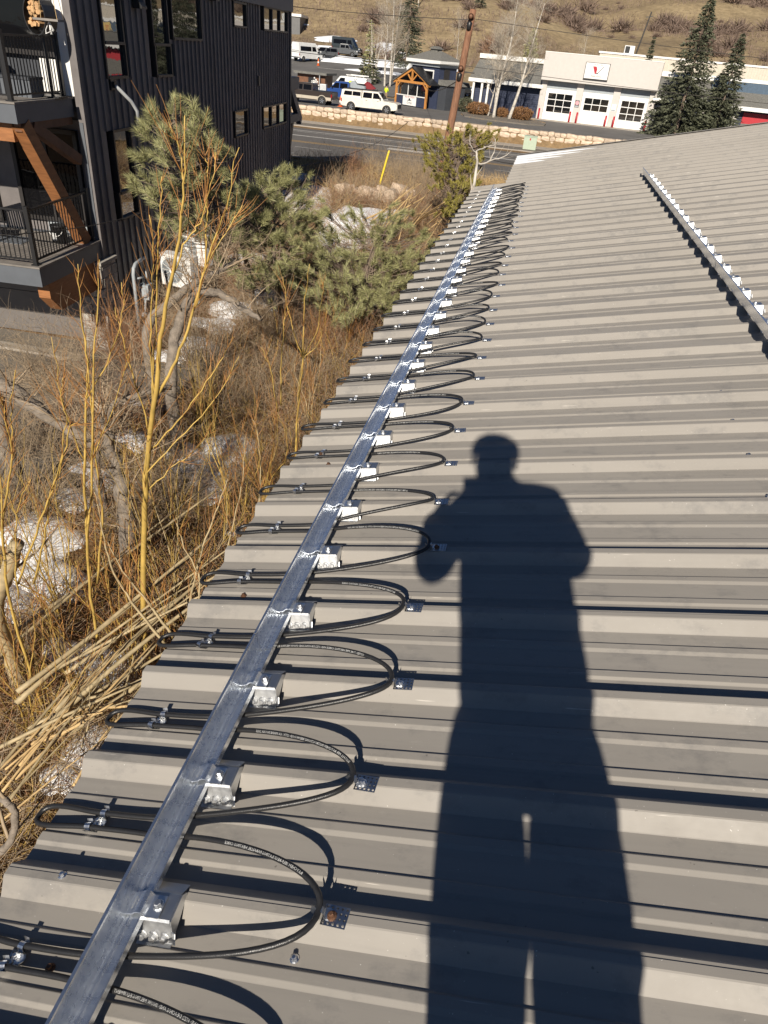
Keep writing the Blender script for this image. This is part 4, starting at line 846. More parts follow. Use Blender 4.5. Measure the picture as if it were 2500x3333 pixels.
class Cab:
    def __init__(s, xf0, xf1, xr1, xr0, z0, z1, w0, w1): s.a = (xf0, xf1, xr1, xr0, z0, z1, w0, w1)
    def side(s, x, z, sg, off=.004):
        xf0, xf1, xr1, xr0, z0, z1, w0, w1 = s.a; t = (z - z0) / (z1 - z0); return (x, sg * ((w0 + (w1 - w0) * t) / 2 + off), z)
    def shell(s):
        xf0, xf1, xr1, xr0, z0, z1, w0, w1 = s.a; e = .07
        vs = [(xf0, -w0 / 2, z0), (xf0, w0 / 2, z0), (xr0, w0 / 2, z0), (xr0, -w0 / 2, z0), (xf1 + e, -w1 / 2, z1 - e), (xf1 + e, w1 / 2, z1 - e), (xr1 - e, w1 / 2, z1 - e), (xr1 - e, -w1 / 2, z1 - e), (xf1 - e, -w1 / 2 + e, z1), (xf1 - e, w1 / 2 - e, z1), (xr1 + e, w1 / 2 - e, z1), (xr1 + e, -w1 / 2 + e, z1)]
        fs = [(0, 1, 5, 4), (1, 2, 6, 5), (2, 3, 7, 6), (3, 0, 4, 7), (4, 5, 9, 8), (5, 6, 10, 9), (6, 7, 11, 10), (7, 4, 8, 11), (8, 9, 10, 11)]
        return MB().add(vs, fs)
    def front(s, sg=1, m0=.12, m1=.88, side=.09):
        xf0, xf1, xr1, xr0, z0, z1, w0, w1 = s.a; a0, a1 = (xf0, xf1) if sg > 0 else (xr0, xr1); vs = []
        for t in (m0, m1):
            x = a0 + (a1 - a0) * t + sg * .012; z = z0 + (z1 - z0) * t + .01; w_ = (w0 + (w1 - w0) * t) / 2 - side; vs += [(x, -w_, z), (x, w_, z)]
        return vs
def car(name, label, cat, loc, rz, pt, low, cabs, wins, wheels, r=.40, W=2.0, extra=None, group=None, bed=None, arches=True, nspk=6):
    root = thing(name, label, cat, loc, rz, group); b = MB(); slab(b, low, W); b.build('body', pt, root, True)
    for c in cabs: c.shell().build('cabin', pt, root, True)
    for ci, xs in wins:
        c = cabs[ci]
        for sg in (-1, 1):
            for q in xs: m = MB(); P = [c.side(x, z, sg) for x, z in q]; m.add(P if sg < 0 else P[::-1], [tuple(range(len(P)))]); m.build('side_window', MT['darkglass'], root, True)
    m = MB(); m.add(cabs[0].front(1), [(0, 1, 3, 2)]); m.build('windscreen', MT['darkglass'], root, True); m = MB(); m.add(cabs[-1].front(-1), [(1, 0, 2, 3)]); m.build('rear_window', MT['darkglass'], root, True)
    for x in wheels:
        for sg in (-1, 1):
            k = MB(); k.lathe([(r + .05, -.02), (r + .05, .004)], 20, (x, sg * (W / 2 - .001), r * .9), (0, sg, 0)); k.build('wheel_well', MT['black'], root, True); wheel_parts(root, x, sg * (W / 2 - .10), r, .26, sg, nspk)
            if arches: a = MB(); arch(a, x, r + .03, sg * (W / 2 - .01), sg); a.build('wheel_arch', pt if arches is True else arches, root, True)
    xf = max(p[0] for p in low); xr = min(p[0] for p in low)
    for sg in (-1, 1):
        h = MB(); h.box((xf - .22, sg * W / 2 - .20 if sg > 0 else -W / 2 - .012, .86), (xf - .03, W / 2 + .012 if sg > 0 else -W / 2 + .20, 1.06)); h.build('headlight', MT['lampclear'], root, True)
        h = MB(); h.box((xr + .03, sg * W / 2 - .14 if sg > 0 else -W / 2 - .012, .80), (xr + .16, W / 2 + .012 if sg > 0 else -W / 2 + .14, 1.12)); h.build('tail_light', MT['lampred'], root, True)
        h = MB(); c = cabs[0]; x = c.a[0] - .35; h.box((x - .06, min(sg * (W / 2 + .0), sg * (W / 2 + .24)), c.a[4] + .06), (x + .06, max(sg * W / 2, sg * (W / 2 + .24)), c.a[4] + .26)); h.build('wing_mirror', MT['black'], root, True)
    h = MB(); h.box((xf - .02, -W / 2 + .25, .62), (xf + .03, W / 2 - .25, 1.0)); h.build('grille', MT['black'], root, True)
    for x0, x1, nm in ((xf - .12, xf + .10, 'front_bumper'), (xr - .12, xr + .1, 'rear_bumper')): h = MB(); h.box((x0, -W / 2 + .02, .42), (x1, W / 2 - .02, .62)); h.build(nm, MT['chrome'], root, True)
    if extra: extra(root)
    return root
def pick_low(L, bed=1.28, hood=1.22): return [(-L / 2, .5), (-L / 2, bed), (L / 2 - 1.75, bed), (L / 2 - 1.5, hood), (L / 2 - .25, hood - .08), (L / 2, hood - .25), (L / 2, .5), (L / 2 - .3, .42), (-L / 2 + .3, .42)]
PW_, PBr, PTn, PBl, PGy, PDk = paint('dusty_white_paint', (.70, .66, .58)), paint('dark_brown_paint', (.035, .026, .022)), paint('champagne_paint', (.46, .41, .33)), paint('blue_paint', (.02, .06, .22)), paint('grey_paint', (.10, .105, .11)), paint('black_green_paint', (.025, .032, .035))
PWh = paint('white_van_paint', (.74, .74, .72))
def gmc_extra(root):
    m = MB(); m.beam((-2.9, -.7, 2.02), (.9, -.75, 2.05), .05, .05); m.beam((-2.9, .7, 2.02), (.9, .75, 2.05), .05, .05); [m.beam((x, -.8, 2.04), (x, .8, 2.04), .05, .05) for x in (-2.6, -1.2, .2)]; m.build('roof_rack', MT['black'], root, True)
    m = MB(); m.add([(-3.1, -1.008, .86), (3.0, -1.008, .86), (3.0, -1.008, .90), (-3.1, -1.008, .90)], [(0, 1, 2, 3)]); m.build('side_trim', PTn, root, True)
    m = MB(); m.box((-.84, -1.006, .6), (-.79, 1.006, 1.90)); m.build('cab_gap', MT['black'], root, True)
    for x in (1.0, -.25): m = MB(); m.box((x - .10, -1.03, 1.12), (x + .10, -1.0, 1.16)); m.build('door_handle', MT['chrome'], root, True)
    for x in (1.42, .42, -.72): m = MB(); m.box((x - .008, -1.004, .55), (x + .008, -.999, 1.30)); m.build('door_seam', MT['black'], root, True)
ZL = ZLOT
car('pickup_truck', 'dusty white crew cab pickup with matching bed topper and roof rack behind the wall', 'pickup', (-18.95, 85.1, ZL), math.radians(-3), PW_, pick_low(6.3), [Cab(1.62, .95, -.78, -.85, 1.26, 1.98, 1.94, 1.60), Cab(-.80, -.80, -3.0, -3.12, 1.26, 1.95, 1.94, 1.66)],
    [(0, [[(.42, 1.34), (1.36, 1.34), (.92, 1.84), (.42, 1.84)], [(-.70, 1.34), (.30, 1.34), (.30, 1.84), (-.66, 1.84)]]), (1, [[(-1.85, 1.44), (-.95, 1.44), (-.98, 1.82), (-1.85, 1.82)], [(-2.85, 1.44), (-1.92, 1.44), (-1.92, 1.82), (-2.75, 1.82)]])], (-1.95, 2.02), .44, 2.02, gmc_extra)
def ram_extra(root):
    m = MB(); m.box((-3.0, -1.012, .50), (3.0, 1.012, .80)); m.build('two_tone_lower_panel', PTn, root, True); m = MB(); m.box((-3.1, -.94, 1.281), (-.75, .94, 1.33)); m.build('tonneau_cover', MT['black'], root, True)
car('pickup_truck', 'dark brown pickup with champagne lower panels, its tail showing past the house', 'pickup', (-27.0, 88.6, ZL), math.radians(176), PBr, pick_low(6.3), [Cab(1.6, .9, -.72, -.8, 1.26, 1.98, 1.94, 1.6)], [(0, [[(.42, 1.34), (1.36, 1.34), (.92, 1.84), (.42, 1.84)], [(-.66, 1.34), (.30, 1.34), (.30, 1.84), (-.62, 1.84)]])], (-1.95, 2.02), .45, 2.02, ram_extra, arches=PTn)
car('pickup_truck', 'bright blue crew cab pickup carrying a loaded bed behind the white pickup', 'pickup', (-25.1, 97.5, ZL), math.radians(172), PBl, pick_low(6.4), [Cab(1.6, .9, -.78, -.85, 1.26, 2.05, 1.94, 1.6)], [(0, [[(.42, 1.34), (1.36, 1.34), (.92, 1.90), (.42, 1.90)], [(-.70, 1.34), (.30, 1.34), (.30, 1.90), (-.66, 1.90)]])], (-2.0, 2.02), .45, 2.02)
MT['darkred'] = mat('dark_red_plastic', (.20, .012, .018), .4)
def sled(loc, rz, m1, label):
    r = thing('snowmobile', label, 'snowmobile', loc, rz, 'snowmobiles on the blue pickup'); b = MB(); slab(b, [(-1.4, .1), (-1.35, .42), (-.3, .50), (.1, .85), (.45, .80), (1.1, .35), (1.3, .18), (.9, .05)], .55, .1); b.build('body', MT[m1], r, True)
    b = MB(); slab(b, [(-1.5, -.1), (-1.5, .12), (.6, .12), (.75, -.1)], .40, .05); b.build('track', MT['black'], r, True); b = MB(); b.box((-1.3, -.16, .43), (-.2, .16, .58)); b.build('seat', MT['black'], r, True)
    for y in (-.45, .45): b = MB(); b.tube([(.2, y, -.08), (1.2, y, -.08), (1.5, y, .1)], .05, 6); b.build('ski', MT['black'], r, True)
    if m1 == 'greyblue': b = MB(); b.box((.2, -.2, .62), (.8, .2, .80)); b.build('lime_hood', MT['hivis'], r, True)
    b = MB(); b.tube([(.05, -.35, 1.0), (.12, 0, .9), (.05, .35, 1.0)], .025, 6); b.build('handlebar', MT['black'], r, True)
sled((-23.7, 97.1, ZL + 1.42), math.radians(165), 'greyblue', 'grey snowmobile with lime hood riding in the blue pickup bed'); sled((-22.6, 97.9, ZL + 1.42), math.radians(10), 'darkred', 'red snowmobile riding behind the grey one in the blue pickup bed')
van_low = [(-2.9, .5), (-2.9, 1.25), (1.7, 1.25), (2.7, 1.10), (2.9, .9), (2.9, .5), (2.6, .4), (-2.6, .4)]
def rack(root):
    m = MB(); [m.beam((x, -.85, 2.28), (x, .85, 2.28), .07, .07) for x in (-2.4, -1.2, 0)]; [m.beam((-2.5, y, 2.33), (.2, y, 2.33), .06, .10) for y in (-.85, .85)]; [m.beam((x, y, 2.1), (x, y, 2.33), .05, .05) for x in (-2.4, -1.2, 0) for y in (-.8, .8)]; m.build('ladder_rack', MT['white'], root, True)
car('cargo_van', 'white cargo van with a ladder rack behind the blue pickup', 'van', (-28.2, 112.0, ZL), math.radians(172), PWh, van_low, [Cab(1.9, 1.1, -2.8, -2.88, 1.22, 2.12, 1.96, 1.74)], [(0, [[(.35, 1.35), (1.45, 1.35), (1.02, 1.92), (.35, 1.92)]])], (-1.8, 1.9), .38, 2.0, rack)
hi = [(-2.95, .5), (-2.98, 1.3), (1.7, 1.3), (2.6, 1.12), (2.9, .85), (2.9, .5), (2.6, .4), (-2.6, .4)]
def zg(x, y): return gz(x, y) + .13
car('camper_van', 'tall white van parked nose away at the far lot', 'van', (-44.3, 144, zg(-44.3, 144)), math.radians(62), PWh, hi, [Cab(2.0, 1.2, -2.9, -2.95, 1.28, 2.75, 2.0, 1.7)], [(0, [[(.3, 1.5), (1.4, 1.5), (1.15, 2.2), (.3, 2.2)], [(-2.6, 1.5), (.1, 1.5), (.1, 2.2), (-2.6, 2.2)]])], (-1.9, 1.95), .38, 2.0)
mv = [(-2.4, .45), (-2.45, 1.05), (1.3, 1.05), (2.3, .92), (2.45, .7), (2.45, .45), (2.1, .35), (-2.1, .35)]
car('minivan', 'dark grey minivan facing us at the far lot', 'minivan', (-42.8, 151, zg(-42.8, 151)), math.radians(-118), PGy, mv, [Cab(1.5, .7, -2.2, -2.4, 1.02, 1.72, 1.9, 1.55)], [(0, [[(-.2, 1.1), (1.0, 1.1), (.6, 1.6), (-.2, 1.6)], [(-2.0, 1.1), (-.3, 1.1), (-.3, 1.6), (-1.95, 1.6)]])], (-1.5, 1.5), .34, 1.9)
car('pickup_truck', 'grey pickup with a white roof parked side-on at the far lot', 'pickup', (-40.9, 157.5, zg(-40.9, 157.5)), math.radians(-4), PGy, pick_low(5.8), [Cab(1.5, .9, -.70, -.75, 1.26, 1.95, 1.9, 1.55)], [(0, [[(.42, 1.34), (1.30, 1.34), (.9, 1.82), (.42, 1.82)], [(-.62, 1.34), (.30, 1.34), (.30, 1.82), (-.58, 1.82)]])], (-1.8, 1.85), .42, 1.95, lambda root: MB().box((-.68, -.72, 1.952), (.85, .72, 2.0)).build('white_roof', PWh, root, True))
car('camper_van', 'black high-roof van behind the grey pickup', 'van', (-41.6, 162, zg(-41.6, 162)), math.radians(-4), PDk, hi, [Cab(2.0, 1.0, -2.9, -2.95, 1.28, 2.75, 2.0, 1.7)], [(0, [[(.3, 1.6), (1.3, 1.6), (1.0, 2.3), (.3, 2.3)], [(-2.6, 1.6), (.1, 1.6), (.1, 2.3), (-2.6, 2.3)]])], (-1.9, 1.95), .38, 2.0)
car('suv', 'dark sport utility vehicle parked behind the utility pole', 'car', (-13.2, 120.5, zg(-13.2, 120.5)), math.radians(-70), PDk, mv, [Cab(1.4, .7, -2.2, -2.35, 1.02, 1.75, 1.9, 1.5)], [(0, [[(-.2, 1.1), (.95, 1.1), (.6, 1.62), (-.2, 1.62)], [(-2.0, 1.1), (-.3, 1.1), (-.3, 1.62), (-1.95, 1.62)]])], (-1.5, 1.5), .36, 1.9)
def cone(label, loc, s_):
    r = thing('traffic_cone', label, 'traffic cone', loc); MB().lathe([(.19 * s_, .03), (.04 * s_, .95 * s_)], 14).build('body', MT['orangecone'], r, True, True); MB().box((-.24 * s_, -.24 * s_, 0), (.24 * s_, .24 * s_, .03)).build('base', MT['orangecone'], r, True); MB().lathe([(.145 * s_, .33 * s_), (.105 * s_, .55 * s_)], 14).build('reflective_band', MT['white'], r, True, True)
cone('orange traffic cone with white band behind the brown pickup', (-23.15, 88.2, ZL), 1.15); cone('small orange cone on the far lot edge', (-40.8, 139.2, zg(-40.8, 139.2)), 1.1)
# ---- dark kiosk and stacked units left of the trucks
kk = thing('dark_kiosk', 'small dark flat-roofed kiosk partly hidden by the house', 'kiosk', (-30.2, 101, ZL), math.radians(-6))
MB().box((-2.2, 0, 0), (1.6, 2.6, 2.35)).build('wall', MT['timberdark'], kk, True); MB().box((-2.5, -.6, 2.352), (2.0, 3.0, 2.6)).build('roof', MT['shingle'], kk, True); MB().box((1.0, -.55, 0), (1.1, -.45, 2.35)).build('post', MT['greyblue'], kk, True); MB().box((-.7, -.03, .02), (.3, -.002, 2.0)).build('door', MT['black'], kk, True)
fl = thing('white_flower_planter', 'tall planter with white blossoms in front of the dark kiosk', 'planter', (-29.6, 99.6, ZL)); MB().lathe([(.16, 0), (.22, .55), (.18, .9)], 12).build('pot', MT['greyblue'], fl, True)
q = MB()
for i in range(60): c = Vector((rnd.gauss(0, .25), rnd.gauss(0, .2), 1.35 + rnd.gauss(0, .28))); q.lathe([(.02, 0), (.10, .03), (.02, .05)], 5, c, (rnd.uniform(-1, 1), -1, rnd.uniform(-.5, 1)))
q.build('blossoms', MT['white'], fl, True, kind='stuff')
for i, (x, z) in enumerate(((-27.2, 0), (-27.0, .86))):
    r = thing('condenser_unit', ('lower' if i == 0 else 'upper') + ' white louvred condenser of the pair stacked beside the blue pickup', 'condenser', (x, 94.6, ZL + z)); MB().box((-.36, -.3, 0), (.36, .3, .85)).build('casing', MT['whiteplastic'], r, True)
    for k in range(7): MB().box((-.32, -.315, .08 + k * .105), (.32, -.301, .13 + k * .105)).build('louvre', MT['greyblue'], r, True)
# ---- coffee hut
hut = thing('coffee_hut', 'navy coffee hut with a golden timber gable porch and square tower', 'hut', (-15.2, 98.6, ZL), math.radians(-34))
def U(name, m, mb, par=None): return mb.build(name, MT[m], par or hut, True)
Lh = 5.2
ww = MB(); ww.box((-Lh + .1, .15, .05), (-.1, .35, 1.12)); cwall = U('counter_wall', 'bluewall', ww)
for i in range(5): b = MB(); b.box((-Lh + .1, .11, .08 + i * .21), (-.1, .149, .08 + i * .21 + .195)); U('siding_board', 'bluewall', b, cwall)
b = MB(); b.box((-Lh + .05, .02, 1.122), (-.05, .40, 1.20)); U('counter_sill', 'white', b)
for x in (-Lh, 0): b = MB(); b.box((x - .11, .0, 0), (x + .11, .22, 2.5)); U('porch_post', 'orange', b)
b = MB(); b.box((-Lh - .15, .02, 2.501), (.15, .2, 2.75)); U('tie_beam', 'orange', b)
b = MB(); b.beam((-Lh - .55, .1, 2.45), (-Lh / 2, .1, 4.02), .16, .26); U('rafter', 'orange', b); b = MB(); b.beam((.55, .1, 2.45), (-Lh / 2, .1, 4.02), .16, .26); U('rafter', 'orange', b)
b = MB(); b.beam((-Lh / 2, .1, 2.75), (-Lh / 2, .1, 3.85), .16, .2, (0, 1, 0)); U('king_post', 'orange', b)
for sg in (-1, 1):
    b = MB(); b.beam((-Lh / 2 + sg * .1, .1, 2.78), (-Lh / 2 + sg * .75, .1, 3.4), .12, .14); U('strut', 'orange', b); b = MB(); x = 0 if sg > 0 else -Lh; b.beam((x - sg * .05, .1, 1.95), (x - sg * .6, .1, 2.52), .12, .14); U('knee_brace', 'orange', b)
for sg in (-1, 1): b = MB(); x = -Lh / 2 + sg * (Lh / 2 + .6); b.prism([(x, -.15, 2.5), (-Lh / 2, -.15, 4.18), (-Lh / 2, -.15, 4.27), (x, -.15, 2.59)], (0, 2.9, 0)); U('porch_roof', 'shingle' if sg < 0 else 'black', b)
b = MB(); b.box((-Lh + .15, .42, 1.2), (-.15, .46, 2.5)); U('window_pane', 'glass', b)
for x in (-Lh * .66, -Lh * .36): b = MB(); b.box((x - .04, .38, 1.2), (x + .04, .419, 2.5)); U('mullion', 'white', b)
tx0, tx1, ty0, ty1, tz = -4.3, .3, 1.7, 4.9, 4.75
b = MB(); b.box((tx0, ty0, 0), (tx1, ty1, tz)); U('tower_wall', 'bluewall', b)
for i in range(9): b = MB(); b.box((tx0 - .02, ty0 - .03, 2.7 + i * .225), (tx1 + .02, ty0 - .002, 2.7 + i * .225 + .20)); U('siding_board', 'bluewall', b)
b = MB(); b.box((tx0 - .05, ty0 - .25, tz - .32), (tx1 + .2, ty1 + .1, tz)); U('soffit_band', 'greyblue', b)
b = MB(); b.box((tx0 - .6, ty0 - .6, tz + .002), (tx1 + .55, ty1 + .5, tz + .36)); U('tower_fascia', 'white', b)
cx, cy = (tx0 + tx1) / 2, (ty0 + ty1) / 2; b = MB(); A = [(tx0 - .62, ty0 - .62, tz + .37), (tx1 + .57, ty0 - .62, tz + .37), (tx1 + .57, ty1 + .52, tz + .37), (tx0 - .62, ty1 + .52, tz + .37)]; b.add(A + [(cx - .9, cy, tz + 1.35), (cx + .9, cy, tz + 1.35)], [(0, 1, 5, 4), (1, 2, 5), (2, 3, 4, 5), (3, 0, 4), (3, 2, 1, 0)]); U('tower_roof', 'shingle', b)
b = MB(); b.box((cx - .55, cy - .4, tz + 1.2), (cx + .55, cy + .4, tz + 1.5)); b.prism([(cx - .75, cy - .6, tz + 1.5), (cx + .75, cy - .6, tz + 1.5), (cx, cy - .6, tz + 1.8)], (0, 1.2, 0)); U('cupola', 'shingle', b)
b = MB(); b.box((cx - .9, ty0 - .07, 3.0), (cx + 1.5, ty0 - .035, 3.15)); b.box((cx - .9, ty0 - .07, 3.95), (cx + 1.5, ty0 - .035, 4.10)); b.box((cx + 1.36, ty0 - .07, 3.15), (cx + 1.5, ty0 - .035, 3.95)); b.box((cx - .9, ty0 - .07, 3.15), (cx - .76, ty0 - .035, 3.95)); wf = U('tower_window', 'white', b); b = MB(); b.box((cx - .76, ty0 - .05, 3.15), (cx + 1.36, ty0 - .032, 3.95)); U('pane', 'darkglass', b, wf)
for z in (1.0, 3.0): b = MB(); b.box((tx1 + .002, 2.6, z), (tx1 + .05, 3.6, z + 1.3)); U('side_window', 'frame', b)
b = MB(); b.box((tx1 + .01, 1.9, 0), (tx1 + 1.3, 5.4, 2.6)); U('side_annex', 'darktrim', b); b = MB(); b.prism([(tx1, 1.7, 2.61), (tx1 + 1.5, 1.7, 2.61), (tx1, 1.7, 3.2)], (0, 3.9, 0)); U('annex_roof', 'shingle', b)
b = MB(); b.lathe([(.02, .03), (.40, .10), (.42, .12), (.42, .09), (.02, 0)], 20, (-Lh + .9, 1.2, 4.1), (-.3, -1, .35)); b.beam((-Lh + .9, 1.25, 3.2), (-Lh + .9, 1.25, 4.1), .06, .06); U('satellite_dish', 'whiteplastic', b)
sg_ = thing('banner_sign', 'white NOW OPEN banner with a hat logo on the hut counter', 'sign', group=None, mat=hut.matrix_basis @ Matrix.Translation((-2.75, .08, .12))); b = MB(); b.box((-1.15, -.015, 0), (1.15, .015, 1.05)); b.build('board', MT['white'], sg_, True)
t = MB(); put_text(t, 'NOW OPEN', .30, (0, -.02, .78), (1, 0, 0), (0, 0, 1)); t.build('red_lettering', MT['red'], sg_, True)
t = MB(); put_text(t, 'Ortiz', .42, (0, -.02, .14), (1, 0, 0), (0, 0, 1)); t.add([(-.42, -.021, .50), (.42, -.021, .50), (.30, -.021, .57), (.14, -.021, .58), (.10, -.021, .76), (-.10, -.021, .76), (-.14, -.021, .58), (-.30, -.021, .57)], [tuple(range(8))]); t.build('hat_logo', MT['black'], sg_, True)
# ---- service station
MT['pinkdisc'] = mat('pink_disc', (.62, .33, .36), .6)
gs = thing('service_station', 'white three-bay service station with blue wings and a shingle roof', 'service station', (-1.1, 102.6, ZL), math.radians(-9))
def G(name, m, mb, par=None): return mb.build(name, MT[m], par or gs, True)
WS = 12.9
b = MB(); b.box((-.6, .35, 0), (WS + .3, 9, 4.4)); G('bay_wall', 'cream', b)
b = MB(); b.box((-.55, -.75, 4.22), (WS + .25, .34, 7.05)); G('sign_fascia', 'cream', b); b = MB(); b.box((-.58, -.78, 7.052), (WS + .28, .36, 7.13)); G('fascia_cap', 'white', b)
for x0, x1 in ((-.45, .15), (3.85, 4.65), (8.25, 9.05), (12.45, 13.1)): b = MB(); b.box((x0, .1, 0), (x1, .349, 4.22)); G('pier', 'cream', b)
doors = ((.15, 3.85, 3, 3), (4.65, 8.25, 3, 2), (9.05, 12.45, 3, 3))
for di, (x0, x1, nc, nr) in enumerate(doors):
    b = MB(); b.box((x0 + .02, .28, 3.38), (x1 - .02, .34, 4.22)); G('header_panel', 'greyblue', b)
    b = MB(); b.box((x0 + .02, .24, .02), (x1 - .02, .30, 3.37)); d = G('garage_door', 'white', b)
    pw = (x1 - x0 - .9) / 3; zb = .92 if nr == 3 else 1.5; ph = .60
    for c in range(nc):
        for r in range(nr): p = MB(); xx = x0 + .38 + c * (pw + .07); z = zb + r * (ph + .09); p.box((xx, .222, z), (xx + pw, .2385, z + ph)); G('pane', 'glass', p, d)
    for z in (.9, 1.65, 2.5): p = MB(); p.box((x0 + .03, .226, z - .055), (x1 - .03, .2395, z - .045)); G('panel_joint', 'greyblue', p, d)
for i, x in enumerate((4.2, 8.62)):
    r = thing('round_sign', ('pink-faced' if i == 0 else 'white-faced') + ' round notice on the pier between two bays', 'sign', mat=gs.matrix_basis @ Matrix.Translation((x, .09, 2.1))); b = MB(); b.box((-.26, -.01, -.42), (.26, .0, .34)); b.build('board', MT['frame' if i == 0 else 'white'], r, True); b = MB(); b.lathe([(.23, 0), (.23, .012)], 20, (0, -.012, .06), (0, -1, 0)); b.build('disc', MT['pinkdisc' if i == 0 else 'white'], r, True); b = MB(); b.box((-.22, -.02, -.38), (.22, -.011, -.22)); b.build('text_strip', MT['greyblue'], r, True)
vs = thing('brand_sign', 'white rectangular sign board with a red and black V on the fascia', 'sign', mat=gs.matrix_basis @ Matrix.Translation((5.85, -.78, 5.55)))
b = MB(); b.box((-1.42, -.16, -.85), (1.42, .02, .88)); b.build('frame', MT['frame'], vs, True); b = MB(); b.box((-1.36, -.175, -.74), (1.36, -.161, .83)); b.build('board', MT['white'], vs, True)
t = MB(); t.add([(-.52, -.18, .50), (-.10, -.18, .50), (.02, -.18, .22), (-.04, -.18, -.24), (-.18, -.18, -.24)], [(0, 4, 3, 2, 1)]); t.build('red_logo', MT['red'], vs, True)
t = MB(); t.add([(-.02, -.18, -.24), (.14, -.18, -.24), (.74, -.18, .52), (.66, -.18, .52), (.16, -.18, -.12), (.02, -.18, -.1)], [(0, 5, 4, 3, 2, 1)]); put_text(t, 'Valvoline', .34, (0, -.18, -.56), (1, 0, 0), (0, 0, 1)); put_text(t, 'WE FEATURE', .17, (.05, -.18, .62), (1, 0, 0), (0, 0, 1)); t.build('black_lettering', MT['frame'], vs, True)
for i, x in enumerate((-.15, 3.7, 4.55, 8.05, 9.0, 12.75)):
    side = ['left edge of the left', 'right edge of the left', 'left edge of the middle', 'right edge of the middle', 'left edge of the right', 'right edge of the right'][i]
    r = thing('bollard', 'red steel bollard at the %s garage bay' % side, 'bollard', group='red bollards at the garage bays', mat=gs.matrix_basis @ Matrix.Translation((x, -.55, 0))); MB().tube([(0, 0, 0), (0, 0, 1.15)], .11, 12).build('post', MT['red'], r, True, True); MB().lathe([(.11, 1.15), (.09, 1.21), (.03, 1.235)], 12).build('cap', MT['red'], r, True, True)
b = MB(); b.box((-1, -1.6, .0), (WS + .6, .2, .05)); G('concrete_apron', 'concrete', b)
# wings
def wing(x0, x1, tag_, eave=3.35):
    b = MB(); b.box((x0, 1.2, 0), (x1, 8.6, eave)); wl = G('wing_wall', 'bluewall', b)
    for i in range(14): q = MB(); q.box((x0 + .02, 1.165, .06 + i * .235), (x1 - .02, 1.199, .06 + i * .235 + .215)); G('siding_board', 'bluewall', q, wl)
    b = MB(); b.prism([(x0 - .3, .1, eave + .02), (x0 - .3, 4.6, eave + 2.2), (x0 - .3, 9, eave + .02)], (x1 - x0 + .6, 0, 0)); G('wing_roof', 'shingle', b)
    b = MB(); b.box((x0 - .3, -.02, eave - .30), (x1 + .3, .09, eave + .1)); G('eave_fascia', 'white', b)
    b = MB(); b.box((x0 - .3, 4.2, eave + 2.25), (x1 + .3, 5.2, eave + 2.75)); G('ridge_parapet', 'white', b)
wing(-9.5, -.62, 'l', 3.55); wing(13.15, 34, 'r', 3.5)
for x in (-9.1, -8.0, -7.2): b = MB(); b.box((x - .13, .15, 0), (x + .13, .38, 3.25)); G('porch_column', 'white', b)
b = MB(); b.box((13.5, 1.08, 0), (15.6, 1.16, 2.6)); G('entry_recess', 'black', b)
for x in (13.4, 15.7): b = MB(); b.box((x - .09, 1.0, 0), (x + .09, 1.07, 2.75)); G('entry_trim', 'white', b)
b = MB(); b.box((13.3, 1.0, 2.62), (15.8, 1.07, 2.78)); G('entry_trim', 'white', b)
b = MB(); b.box((18.6, 1.08, 0), (22.6, 1.16, 3.1)); G('white_bay', 'cream', b)
b = MB(); b.box((23.2, 1.06, 0), (29.5, 1.15, 3.0)); rd = G('red_bay_door', 'red', b); b = MB(); b.box((23.2, .98, .4), (29.5, 1.05, 1.9)); G('door_grey_panel', 'shingle', b, rd)  # grey panel across the lower half of the red door
b = MB(); b.box((19.0, 3.0, 4.4), (34, 3.3, 5.9)); bp = G('blue_parapet', 'greyblue', b); b = MB(); b.box((18.9, 2.95, 5.902), (34.1, 3.4, 6.15)); G('parapet_cap', 'white', b)
MT['teal'] = mat('slate_blue_sign_band', (.06, .10, .15), .6, 0, .2, 5); bp.data.materials[0] = MT['teal']
ps = thing('yellow_shop_sign', 'yellow sign with red letter on the slate blue parapet at right edge', 'sign', mat=gs.matrix_basis @ Matrix.Translation((27.2, 2.98, 5.15))); b = MB(); b.box((-1.2, -.08, -.6), (1.2, 0, .6)); b.build('board', mat('sign_yellow', (.62, .45, .16)), ps, True); t = MB(); put_text(t, 'D', 1.0, (-.5, -.085, -.4), (1, 0, 0), (0, 0, 1)); t.build('red_letter', MT['red'], ps, True)
# long pale building behind, rooftop unit
lb = thing('pale_warehouse', 'long beige ribbed metal warehouse behind the service station', 'warehouse', (20, 135, -4.3), math.radians(-2))
MB().box((-14, 0, 0), (30, 12, 6.0)).build('wall', MT['corr'], lb, True); MB().box((-14.2, -.15, 6.002), (30.2, 12, 6.25)).build('roof_edge', MT['white'], lb, True)
for i in range(110): MB().box((-13.9 + i * .4, -.05, .1), (-13.9 + i * .4 + .1, -.002, 5.95)).build('siding_rib', MT['corr'], lb, True)
MB().box((-12.4, -.06, 3.5), (-9.0, -.004, 5.5)).build('dark_opening', MT['frame'], lb, True)
MB().box((-10.4, 1, 6.252), (-8.9, 2.4, 7.3)).build('rooftop_unit', MT['whiteplastic'], lb, True); MB().box((-10.3, .98, 6.3), (-9.6, .999, 7.2)).build('unit_grille', MT['black'], lb, True)
gb = thing('grey_shed', 'grey metal building beside the far left lot', 'building', (-63, 182, gz(-60, 180)), math.radians(10)); MB().box((-8, 0, -1), (5, 12, 3.9)).build('wall', MT['greybld'], gb, True); MB().box((-8.2, -.3, 3.902), (5.3, 12.2, 4.4)).build('roof_edge', MT['white'], gb, True); MB().box((.2, -.05, -.5), (1.9, -.002, 2.7)).build('roller_door', MT['pvc'], gb, True)
